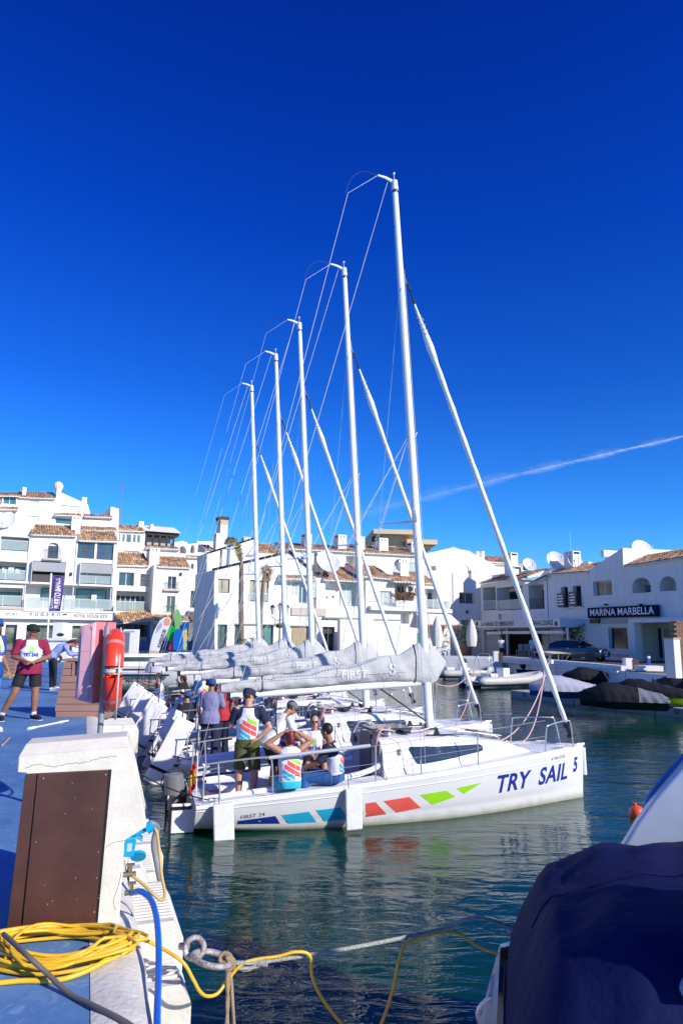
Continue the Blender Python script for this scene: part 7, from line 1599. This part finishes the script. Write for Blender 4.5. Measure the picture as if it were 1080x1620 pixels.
BASE = dict(pel=(0, 0, .95), che=(0, 0, 1.26), nek=(0, -.01, 1.48), hed=(0, .02, 1.628), look=(0, 1, 0), rv=(1, 0, 0),
            sr=(.185, -.01, 1.43), er=(.25, -.03, 1.14), wr=(.24, .09, .89), sl=(-.185, -.01, 1.43), el=(-.25, -.03, 1.14), wl=(-.24, .09, .89),
            hr=(.095, 0, .92), kr=(.11, .03, .50), ar=(.11, -.01, .09), tr=(.14, .17, .035), hl=(-.095, 0, .92), kl=(-.11, .03, .50), al=(-.11, -.01, .09), tl=(-.14, .17, .035), hndr=None, hndl=None)
def person(label, loc, rz, pose, top='navy', sleeve=.55, bottom='black', leg=.5, skin='mid', hair='dark', hairlen=0, hat=None, hatcol=None, glasses=False, bib=False, shoes='black', vox=.0095, scale=1.0, socks=False, group=None, fingers=True):
    r = root('person', label, 'person', loc, rz, group); r.scale = (scale,)*3
    J = dict(BASE); J.update(pose); v = {k: (V(x) if isinstance(x, (tuple, V)) else None) for k, x in J.items()}
    g = lambda k: v[k]
    rv = v['rv'].normalized(); spine = (v['nek']-v['pel']).normalized(); fw = spine.cross(rv).normalized()*1; 
    if fw.dot(v['look']) < 0 and pose.get('fwflip', 1) == 1 and False: fw = -fw
    fw = rv.cross(spine)*-1 if rv.cross(spine).dot(V((0, 1, 0))) < 0 else rv.cross(spine)
    sk = SK[skin]; mb = MB()
    pv, ch, nk = v['pel'], v['che'], v['nek']; sh = (v['sr']+v['sl'])/2; shw = (v['sr']-v['sl']).length/2; hv = (v['hr']-v['hl']).normalized()
    def torso(m_, k=0., z0=0, top_=True, hem=0):
        wst = pv.lerp(ch, .45)
        bg_ = .045 if hem > 0 else 0
        S = [(pv-spine*(.07+hem), hv*(.135+k+bg_*1.15), fw*(.10+k+bg_)), (pv+spine*.02, hv*(.165+k+bg_*.6), fw*(.112+k+bg_*.7)), (wst, (hv*.5+rv*.5)*(.148+k), fw*(.10+k)), (ch, rv*(.165+k), fw*(.118+k)), (ch.lerp(sh, .6), rv*(.175+k), fw*(.112+k)), (sh+spine*.0, rv*(shw*.86+k), fw*(.085+k)), (sh+spine*.05, rv*(.08+k), fw*(.06+k))]
        loft(m_, S)
    torso(mb)
    hd = v['hed']; lk = v['look'].normalized(); up = (hd-nk).normalized(); up = (up-lk*up.dot(lk)).normalized(); hr_ = lk.cross(up)
    capsule(mb, [nk-spine*.04, nk+(hd-nk)*.55], [.062, .054])
    hm = M4((hr_, lk, up)).transposed()
    mb.sphere(hd+up*.035, (.076, .096, .098), 18, 12, hm)         # skull
    mb.sphere(hd-up*.045+lk*.022, (.060, .070, .075), 16, 10, hm)  # jaw
    mb.sphere(hd-up*.102+lk*.058, (.024, .022, .018), 10, 8, hm)   # chin
    capsule(mb, [hd+up*.018+lk*.088, hd-up*.022+lk*.108], [.009, .014], 8)  # nose
    mb.sphere(hd-up*.058+lk*.086, (.024, .010, .010), 10, 6, hm)   # lips
    mb.sphere(hd+up*.030+lk*.085, (.048, .012, .010), 10, 6, hm)   # brow
    for s in (-1, 1): mb.sphere(hd+hr_*s*.078-up*.008-lk*.005, (.010, .018, .030), 8, 8, hm)
    for s in ('r', 'l'):
        S_, E_, W_ = v['s'+s], v['e'+s], v['w'+s]
        capsule(mb, [S_, S_.lerp(E_, .35), E_], [.058, .055, .043]); capsule(mb, [E_, E_.lerp(W_, .3), W_], [.043, .044, .027])
        d = (v['hnd'+s] or (W_-E_)).normalized(); sd_ = d.cross(V((0, 0, 1)) if abs(d.z) < .8 else lk); sd_.normalize(); pn = sd_.cross(d).normalized()
        pm = W_+d*.055; pm3 = M4((sd_, d, pn)).transposed(); mb.sphere(pm, (.040, .052, .019), 12, 8, pm3)
        if fingers:
            for q in range(4):
                b0 = pm+d*.038+sd_*(.030-.020*q); ln = (.036, .042, .039, .031)[q]
                capsule(mb, [b0, b0+d*ln-pn*.006, b0+d*ln*1.7-pn*.026], [.0095, .0088, .0075], 7)
            for_ = 1 if s == 'r' else -1
            capsule(mb, [pm-d*.02+sd_*.030, pm+d*.012+sd_*.052-pn*.008, pm+d*.038+sd_*.056-pn*.02], [.012, .0105, .009], 7)
        H, K, A, T_ = v['h'+s], v['k'+s], v['a'+s], v['t'+s]
        capsule(mb, [H, H.lerp(K, .4), K], [.092, .085, .060]); capsule(mb, [K, K.lerp(A, .3), A], [.058, .064, .036])
        capsule(mb, [A, A.lerp(T_, .5)-V((0, 0, .01)), T_], [.036, .036, .026])
    body = fuse('body', mb, sk, r, vox, 4)
    # clothes
    if top:
        m_ = MB(); torso(m_, .014, hem=.05 if not pose.get('tucked') else -.06)
        if sleeve:
            for s in ('r', 'l'):
                S_, E_, W_ = v['s'+s], v['e'+s], v['w'+s]
                if sleeve <= 1: m_.tube([S_-(E_-S_)*.12, S_, S_.lerp(E_, sleeve*.6), S_.lerp(E_, sleeve)], [.066, .076, .070, .072], 12)
                else: capsule(m_, [S_, S_.lerp(E_, .5), E_], [.068, .060, .052]); m_.tube([E_, E_.lerp(W_, .5), E_.lerp(W_, sleeve-1)], [.052, .048, .044], 12)
        tp_ = fuse('shirt', m_, CLO[top], r, max(.011, vox), 3)
    else: tp_ = body
    if bottom:
        m_ = MB(); loft(m_, [(pv+spine*.075, hv*.165, fw*.118), (pv+spine*.0, hv*.182, fw*.130), (pv-spine*.08, hv*.17, fw*.125)])
        for s in ('r', 'l'):
            H, K, A = v['h'+s], v['k'+s], v['a'+s]
            if leg <= 1: m_.tube([H-(K-H)*.05, H, H.lerp(K, leg*.6), H.lerp(K, leg)], [.085, .108, .098, .100], 14)
            else: m_.tube([H-(K-H)*.05, H, H.lerp(K, .5), K], [.085, .105, .09, .078], 14); m_.tube([K-(A-K)*.0, K.lerp(A, .5), K.lerp(A, .97)], [.078, .074, .072], 14); m_.sphere(K, .078, 12, 8)
        fuse('trousers' if leg > 1 else 'shorts', m_, CLO[bottom], r, max(.011, vox), 3)
    bo_ = None
    if bib:
        m_ = MB(); wst = pv.lerp(ch, .45)
        S = [(pv.lerp(ch, .12), hv*.178, fw*.130), (wst, (hv*.5+rv*.5)*.168, fw*.122), (ch, rv*.187, fw*.140), (ch.lerp(sh, .6), rv*.150, fw*.136), (sh+spine*.035, rv*.105, fw*.104)]
        loft(m_, S, 22); bo_ = fuse('bib', m_, CLO['bib'], r, max(.010, vox), 3)
        bvh = bvh_of(bo_); L2 = M4.Identity(4); ctr = pv.lerp(sh, .55)
        def onb(name, vf, side, dx, dz, m2_): 
            dr = fw*-side; rt = rv*-side; return decal(name, bvh, vf, ctr+fw*side*1.0+rt*dx+spine*dz, rt, spine, dr, m2_, bo_, .004, .03)
        onb('bib_lettering', text_mesh('TRY SAIL', .085, bold=.004, width=.25), 1, 0, -.03, NAVY)
        onb('bib_emblem', polyvf([(-.035, .0), (-.01, -.005), (-.01, .12), (-.03, .07)]), 1, .0, .04, LIME); onb('bib_emblem', polyvf([(0, .0), (.035, .005), (.025, .05), (.0, .11)]), 1, .0, .04, LIME); onb('bib_emblem', polyvf([(-.05, -.015), (.05, -.005), (.03, -.025), (-.03, -.03)]), 1, 0, .04, CYAN)
        def band(y0, y1, x0, x1, c_):
            n_ = 6; f_ = lambda x, y: (x, y-.75*(x+.15)+.6*(x+.15)**2)
            onb('bib_stripe', polyvf([f_(x0+(x1-x0)*i/n_, y0) for i in range(n_+1)]+[f_(x1-(x1-x0)*i/n_, y1) for i in range(n_+1)]), -1, 0, 0, c_)
        band(-.165, -.12, -.135, -.02, CYAN); band(-.10, -.045, -.138, .04, CYAN); band(-.02, .045, -.12, .035, CORAL); band(-.02, .045, .042, .135, CORAL); band(.065, .13, -.08, .05, CORAL); band(.065, .13, .058, .135, CORAL); band(.15, .21, -.01, .14, LIME)
    if glasses:
        gg = MB()
        for s in (-1, 1):
            c_ = hd+up*.012+lk*.098+hr_*s*.032; gg.sphere(c_, (.027, .008, .020), 12, 6, hm); gg.tube([c_+hr_*s*.024, hd+up*.012+hr_*s*.083-lk*.0], .004, 5)
        gg.tube([hd+up*.016+lk*.104-hr_*.01, hd+up*.016+lk*.104+hr_*.01], .004, 5); obj('sunglasses', gg, BLACK, r, smooth='all')
    else:
        ee = MB()
        for s in (-1, 1): obj('eye', MB().sphere(hd+up*.010+lk*.088+hr_*s*.031, (.014, .007, .007), 8, 5, hm), BLACK, r, smooth='all')
    if hair:
        m_ = MB(); m_.sphere(hd+up*(.045-.02*bool(hat))-lk*(.014+.006*bool(hat)), (.084, .096, .098) if not hat else (.080, .092, .078), 18, 12, hm)
        if hairlen: capsule(m_, [hd-lk*.07+up*.0, hd-lk*.085-up*.09, hd-lk*.085-up*hairlen], [.07, .06, .03])
        if hairlen < 0: pass
        o = fuse('hair', m_, HAIR[hair], r, max(.010, vox), 2)
    if hat:
        hc = CLO[hatcol or 'black']; m_ = MB()
        m_.grid(8, 20, lambda i, j: hd+up*.045+hm @ V((.092*cos(pi/2*i/7.01)*cos(2*pi*j/19), .112*cos(pi/2*i/7.01)*sin(2*pi*j/19)-.005, .088*sin(pi/2*i/7.01)**(.8 if hat == 'cap' else .45))))
        m_.grid(4, 20, lambda i, j: hd+up*(.045-.008*i)+hm @ V(((.092-.001*i)*cos(2*pi*j/19), (.112-.001*i)*sin(2*pi*j/19)-.005, 0)))
        ht = obj('cap', m_, hc, r, smooth='all')
        bsgn = -1 if hat == 'backcap' else 1
        obj('cap_peak', MB().grid(6, 9, lambda i, j: hd+up*(.045-.012*i/5)+hm @ V((.078*(j/4-1)*(1-.12*i/5), bsgn*(.095*cos((j/4-1)*.95)+.070*i/5*cos((j/4-1)*1.2)), .012*(1-(j/4-1)**2))), ), hc, ht, smooth='all')
    if shoes:
        for s in ('r', 'l'):
            A, T_ = v['a'+s], v['t'+s]; d = (T_-A); d.z = 0; d.normalize(); m_ = MB(); zb = min(T_.z-.03, A.z-.085)
            capsule(m_, [A-d*.03+V((0, 0, -.035)), A.lerp(T_, .5)+V((0, 0, -.012)), T_+V((0, 0, .0))], [.046, .045, .036])
            sh_ = fuse('shoe', m_, CLO[shoes] if shoes in CLO else WFR, r, .011, 2)
            c_ = A.lerp(T_, .45); sm_ = MB().box((0, 0, 0), (.085, .27, .022)); so_ = obj('shoe_sole', sm_, WFR, sh_, bevel=.01); so_.location = (c_.x, c_.y, T_.z-.038); so_.rotation_euler = (0, 0, math.atan2(d.y, d.x)-pi/2)
            if socks: obj('sock', MB().tube([A+V((0, 0, .0)), A.lerp(v['k'+s], .14)], [.045, .043], 12), WFR, r, smooth=True)
    return r
def ground(px, py, z): p = onz(px, py, z); return p
# man in maroon shirt
p = ground(40, 1139, QZ)
person('man in a white bib over a maroon shirt and black shorts on the quay', p, R(-152), dict(look=(-.72, .65, -.18), hl=(-.095, 0, .92), kl=(-.12, .02, .50), al=(-.13, -.02, .09), tl=(-.22, .14, .035), kr=(.20, .04, .51), ar=(.36, -.10, .09), tr=(.36, .10, .035), er=(.27, -.02, 1.15), wr=(.08, .24, 1.08), el=(-.29, -.02, 1.15), wl=(-.04, .25, 1.06), hndr=(-.8, .4, -.2), hndl=(.8, .5, -.1)), top='maroon', sleeve=.85, bottom='black', leg=.75, skin='tan', hair='brown', hat='cap', hatcol='black', glasses=True, bib=True, shoes='black', socks=True, scale=1.02).scale = (1.13, 1.12, 1.03)
# cropped man at the left edge
p = ground(-24, 1158, QZ)
person('man in a blue cap, navy top and jeans cut off by the left edge', p, R(-105), dict(look=(-.15, 1, -.15), er=(.24, .02, 1.15), wr=(.2, .10, .90), el=(-.25, -.02, 1.14), wl=(-.2, .16, .93), tr=(.13, .19, .035)), top='blue', sleeve=.85, bottom='jean', leg=2, skin='tan', hair='brown', hat='cap', hatcol='blue', glasses=True, bib=True, shoes='white', scale=1.08)
# bent woman
p = ground(84, 1092, QZ)
person('woman in a loose pale blue shirt and wide black trousers bending over the litter bin', p, R(-80), dict(pel=(0, -.10, .95), che=(0, .12, 1.17), nek=(0, .34, 1.28), hed=(0, .47, 1.30), look=(0, .55, -1), sr=(.17, .28, 1.22), sl=(-.17, .28, 1.22), er=(.22, .42, 1.0), wr=(.15, .62, 1.02), el=(-.22, .42, 1.0), wl=(-.12, .64, 1.04), hr=(.09, -.08, .92), hl=(-.09, -.08, .92), kr=(.10, -.04, .5), kl=(-.10, -.02, .5)), top='shirt', sleeve=1.85, bottom='black', leg=2, skin='fair', hair='brown', hairlen=.22, shoes='white', scale=1.03)
def onboat(i, s, y, z): q = V(boats[i].location[:2])+BU*s+BN*y; return V((q.x, q.y, z))
# crew of the nearest boat
p = onboat(0, .84, -.35, CKZ)
person('man in olive shorts and striped bib standing in the nearest cockpit, back turned', p, BANG-R(8), dict(look=(.85, .5, -.35), tucked=1, kr=(.13, .03, .50), er=(.34, -.12, 1.17), wr=(.17, -.13, 1.01), hndr=(-.8, -.3, -.35), el=(-.27, .06, 1.17), wl=(-.20, .28, 1.42), hndl=(.2, .1, 1)), top='navy', sleeve=.75, bottom='olive', leg=.93, skin='fair', hair='brown', hat='forage', hatcol='navy', glasses=True, bib=True, shoes='black', vox=.0085, scale=1.03)
p = onboat(0, 1.42, .15, CKZ)
person('person in a grey cap and white shirt leaning forward beside the standing man', p, BANG-R(70), dict(pel=(0, -.15, .92), che=(0, .03, 1.18), nek=(0, .17, 1.36), hed=(0, .29, 1.45), look=(.1, .8, -.6), sr=(.18, .13, 1.31), sl=(-.18, .13, 1.31), er=(.24, .22, 1.04), wr=(.16, .40, .90), el=(-.24, .25, 1.05), wl=(-.1, .45, .95), hr=(.09, -.13, .90), hl=(-.09, -.13, .90)), top='white', sleeve=.9, bottom='black', leg=.9, skin='tan', hair='brown', hat='cap', hatcol='grey', bib=False, glasses=False, scale=.98)
SIT = lambda zt=.0, **k: dict(dict(tucked=1, pel=(0, -.05, .10+zt), che=(0, -.03, .40+zt), nek=(0, 0, .62+zt), hed=(0, .03, .77+zt), sr=(.185, 0, .57+zt), sl=(-.185, 0, .57+zt), er=(.26, .06, .30+zt), wr=(.16, .28, .22+zt), el=(-.26, .06, .30+zt), wl=(-.16, .28, .22+zt), hr=(.095, .0, .09+zt), kr=(.15, .42, .09+zt), ar=(.15, .44, -.33+zt), tr=(.16, .60, -.38+zt), hl=(-.095, 0, .09+zt), kl=(-.15, .42, .09+zt), al=(-.15, .44, -.33+zt), tl=(-.16, .60, -.38+zt)), **k)
p = onboat(0, 1.42, -.93, .60)
person('red-haired woman sitting on the rail with both hands behind her head, turquoise shorts', p, BANG+R(6), SIT(sr=(.18, 0, .58), er=(.36, .02, .70), wr=(.13, -.04, .84), sl=(-.18, 0, .58), el=(-.36, .04, .68), wl=(-.13, -.02, .84), hndr=(-.8, -.1, .3), hndl=(.8, -.1, .4), nek=(0, .0, .61), hed=(0, .02, .76)), top='white', sleeve=0, bottom='cyan', leg=.4, skin='mid', hair='red', hairlen=.04, bib=True, shoes=None, vox=.0085, scale=1.0)
p = onboat(0, 2.12, .30, .70)
person('smiling woman in sunglasses and white bib sitting on the far bench facing the camera', p, BANG+R(180-8), SIT(er=(.22, .10, .30), wr=(.05, .30, .22), el=(-.22, .10, .30), wl=(-.06, .30, .24)), top='white', sleeve=.5, bottom='black', leg=.9, skin='fair', hair='dark', hairlen=.12, glasses=True, bib=True, shoes='black', vox=.0085, scale=.97)
p = onboat(0, 2.14, -.90, .65)
person('dark-haired man in navy shirt and jeans sitting on the rail by the companionway', p, BANG+R(62), SIT(nek=(0, .06, .62), hed=(0, .11, .78), sr=(.185, .04, .57), sl=(-.185, .04, .57), look=(.25, 1, -.1), er=(.27, .14, .33), wr=(.16, .36, .22), el=(-.28, .18, .34), wl=(-.22, .42, .26)), top='navy', sleeve=.95, bottom='jeans', leg=2, skin='tan', hair='dark', bib=True, shoes='black', vox=.0085, scale=1.0)
# crews of the boats behind
F2 = dict(vox=.013, fingers=True)
p = onboat(2, 1.2, .1, CKZ)
person('person in a blue top standing on the third boat, head under the boom', p, BANG+R(20), dict(el=(-.27, .06, 1.17), wl=(-.20, .28, 1.30)), top='blue', sleeve=.8, bottom='white', leg=2, skin='mid', hair='dark', bib=True, **F2)
p = onboat(1, .62, -.25, CKZ)
person('person in a lilac grey top and dark trousers on the second boat', p, BANG-R(20), dict(er=(.25, .1, 1.15), wr=(.05, .25, 1.15)), top='purple', sleeve=.9, bottom='navy', leg=2, skin='tan', hair='dark', hat='cap', hatcol='blue', **F2)
p = onboat(1, .95, .30, CKZ)
person('person in a red lifejacket standing on the second boat beside the one in lilac', p, BANG+R(40), dict(), top='red', sleeve=.8, bottom='navy', leg=2, skin='mid', hair='dark', hat='cap', hatcol='white', **F2)
p = onboat(3, 1.0, -.5, .62)
person('child in a white cap and pale top sitting in the fourth boat', p, BANG-R(40), SIT(look=(-.3, .8, -.4)), top='pale', sleeve=.9, bottom='navy', leg=.9, skin='mid', hair='dark', hat='cap', hatcol='white', shoes='white', scale=.84, **F2)
p = onboat(3, 1.9, .1, .60)
person('seated person in a blue top leaning forward in the fourth boat', p, BANG-R(60), SIT(nek=(0, .12, .58), hed=(0, .2, .70)), top='lblue', sleeve=.9, bottom='navy', leg=.9, skin='mid', hair='dark', **F2)
p = onboat(2, .75, -.6, .62)
person('person in black with a blue cap sitting on the rail of the third boat', p, BANG+R(30), SIT(), top='black', sleeve=.9, bottom='jeans', leg=2, skin='mid', hair='dark', hat='cap', hatcol='blue', **F2)
p = onboat(3, 2.4, -.7, .70)
person('person in a white bib and red top sitting near the mast of the fourth boat', p, BANG+R(10), SIT(), top='red', sleeve=.9, bottom='black', leg=.9, skin='tan', hair='dark', bib=True, **F2)
p = onboat(4, .75, -.5, .72)
person('tanned man in a white vest reaching towards the quay from the farthest boat', p, BANG+R(70), SIT(look=(-.2, 1, -.1), sl=(-.18, .03, .57), el=(-.32, .26, .58), wl=(-.40, .52, .68), er=(.25, .05, .33)), top=None, sleeve=0, bottom='lblue', leg=.8, skin='tan', hair='dark', bib=True, shoes='black', scale=1.05, **F2)
p = onboat(4, 1.55, -.4, .74)
person('dark-haired woman in black holding a phone to her face on the farthest boat', p, BANG+R(60), SIT(er=(.24, .14, .38), wr=(.06, .22, .62)), top='black', sleeve=.6, bottom='black', leg=.9, skin='tan', hair='dark', hairlen=.2, **F2)
# walkers and a dark figure far away
F3 = dict(vox=.018, fingers=False)
p = ony(793, 1038, 61); p.z = QZ-.03
person('man in a white shirt and dark trousers walking past the bar front', p, R(-10), dict(kr=(.1, .14, .52), ar=(.1, .02, .12), kl=(-.1, -.02, .5), al=(-.1, -.3, .14)), top='white', sleeve=.7, bottom='navy', leg=1, skin='tan', hair='dark', **F3)
p = ony(842, 1040, 60); p.z = QZ-.03
person('man in a white shirt and pale shorts walking beside the white chairs', p, R(10), dict(kr=(.1, .14, .52), ar=(.1, .10, .12), kl=(-.1, -.02, .5), al=(-.1, -.3, .14)), top='white', sleeve=.9, bottom='lblue', leg=.9, skin='tan', hair='dark', **F3)
p = ony(307, 1022, 62); p.z = QZ-.03
person('dark silhouetted person standing in the shade beside the corner house', p, R(160), dict(), top='black', sleeve=1.9, bottom='black', leg=2, skin='tan', hair='dark', **F3)
p = ony(452, 1030, 54); p.z = QZ-.03
person('person in a pink top half hidden behind the sail covers under the lamp', p, R(200), dict(), top='maroon', sleeve=.9, bottom='black', leg=2, skin='fair', hair='red', **F3)
# bags and lifejackets on the boats
def bag(label, loc_, m, s_=.25, seed=1):
    rnd = random.Random(seed); r_ = root('bag', label, 'bag', loc_); m_ = MB().grid(10, 15, lambda i, j: (lambda t, a: (s_*sin(t)*cos(a)*(1+.12*sin(3*a+seed)), s_*.75*sin(t)*sin(a), s_*(.7+.7*cos(t))))(pi*i/9, 2*pi*j/14)); o = obj('bag_body', m_, m, r_, smooth='all'); obj('strap', MB().tube(spline([(-.1, 0, s_*1.2), (0, .02, s_*1.6), (.1, 0, s_*1.2)], 5), .012, 6), BLACK, r_); return r_
bag('black rucksack on the cockpit floor between the seated people', onboat(0, 1.62, -.2, CKZ+.02), CLO['black'], .27, 1)
bag('dark red bag on the second boat cockpit', onboat(1, 1.9, -.2, CKZ+.3), CLO['red'], .22, 2); bag('navy bag on the third boat behind the standing crew', onboat(2, 2.2, -.3, CKZ+.3), CLO['navy'], .25, 3)
bag('red lifejacket heap on the fourth boat', onboat(3, 1.5, -.45, CKZ+.36), CLO['red'], .2, 4); bag('blue dry bag on the farthest boat', onboat(4, 2.0, -.45, CKZ+.36), CLO['lblue'], .22, 5)

# loose gear on the boats behind
rnd = random.Random(21)
NM = ['nearest', 'second', 'third', 'fourth', 'farthest']
for i in range(0, 5):
    p = onboat(i, rnd.uniform(.35, .6), rnd.uniform(.1, .4), CKZ+.03); m_ = MB()
    for k_ in range(6): m_.torus((rnd.uniform(-.02, .02), rnd.uniform(-.02, .02), .014*k_), rnd.uniform(.10, .15), .009, None, 18, 6)
    o = obj('rope_coil', m_, (ROPER, ROPEB, ROPER, ROPEW, ROPER)[i], smooth='all'); o.location = p; tag(o, '%s rope coil on the cockpit floor of the %s boat' % (('red', 'black', 'red', 'white', 'red')[i], NM[i]), 'rope')
    if i:
        for q, (c_, nm) in enumerate(((CLO['red'], 'red'), (CLO['navy'], 'navy'))):
            if (i+q) % 3 == 0: continue
            x_, y_ = rnd.uniform(.8, 2.6), (-.60, .55)[q]
            r_ = root('lifejacket', '%s lifejacket lying on the bench of the %s boat' % (nm, NM[i]), 'lifejacket', onboat(i, x_, y_, CKZ+.36), BANG+rnd.random())
            for s_ in (-1, 1): obj('foam_panel', MB().sphere((s_*.12, 0, .06), (.10, .25, .06), 10, 6), c_, r_, smooth='all')
            obj('strap', MB().box((0, 0, .09), (.3, .03, .02)), BLACK, r_)
# small fittings on the facades: downpipes, lamps and cooling units
for F, items in ((L, ((160, 310, 690, 'p'), (411, 340, 690, 'p'), (380, 500, 0, 'l'), (610, 345, 700, 'p'))), (L2, ((832, 480, 710, 'p'), (965, 500, 0, 'l'))), (G2, ((840, 470, 900, 'p'), (960, 800, 0, 'l')))):
    for x_, y0_, y1_, k_ in items:
        a = F.uv(x_, y0_)
        if k_ == 'p': b_ = F.uv(x_, y1_); obj('downpipe', MB().tube([(a[0], -.06, a[1]), (a[0], -.06, b_[1])], .05, 6), WFR, F.root, smooth=True)
        else: obj('wall_lamp', MB().box((a[0], -.1, a[1]), (.2, .2, .3)), BLACK, F.root)
rnd = random.Random(8)
for (x_, y_) in ((30, 520), (60, 522), (100, 524), (470, 545), (540, 545), (300, 660), (500, 665)):
    a = L.uv(x_, y_, .9); z_ = a[1]; r_ = root('balcony_chair', {30: 'pale balcony chair, leftmost on the middle balcony', 60: 'pale balcony chair, second from the left on the middle balcony', 100: 'pale balcony chair near the right end of the left middle balcony', 470: 'white lounger chair at the left under the right grey awning', 540: 'white lounger chair at the right under the right grey awning', 300: 'pale chair on the long glass balcony beside the purple banner', 500: 'pale chair near the right end of the long glass balcony'}[x_], 'chair', L.root.location+M4.Rotation(LANG, 3, 'Z') @ V((a[0], .9, z_)), LANG+rnd.random()*3)
    obj('seat', MB().box((0, 0, .45), (.5, .5, .06)), WFR, r_); obj('backrest', MB().box((0, .24, .75), (.5, .05, .55)), WFR, r_)
    for u_ in (-.2, .2):
        for v_ in (-.2, .2): obj('leg', MB().box((u_, v_, .21), (.04, .04, .42)), WFR, r_)
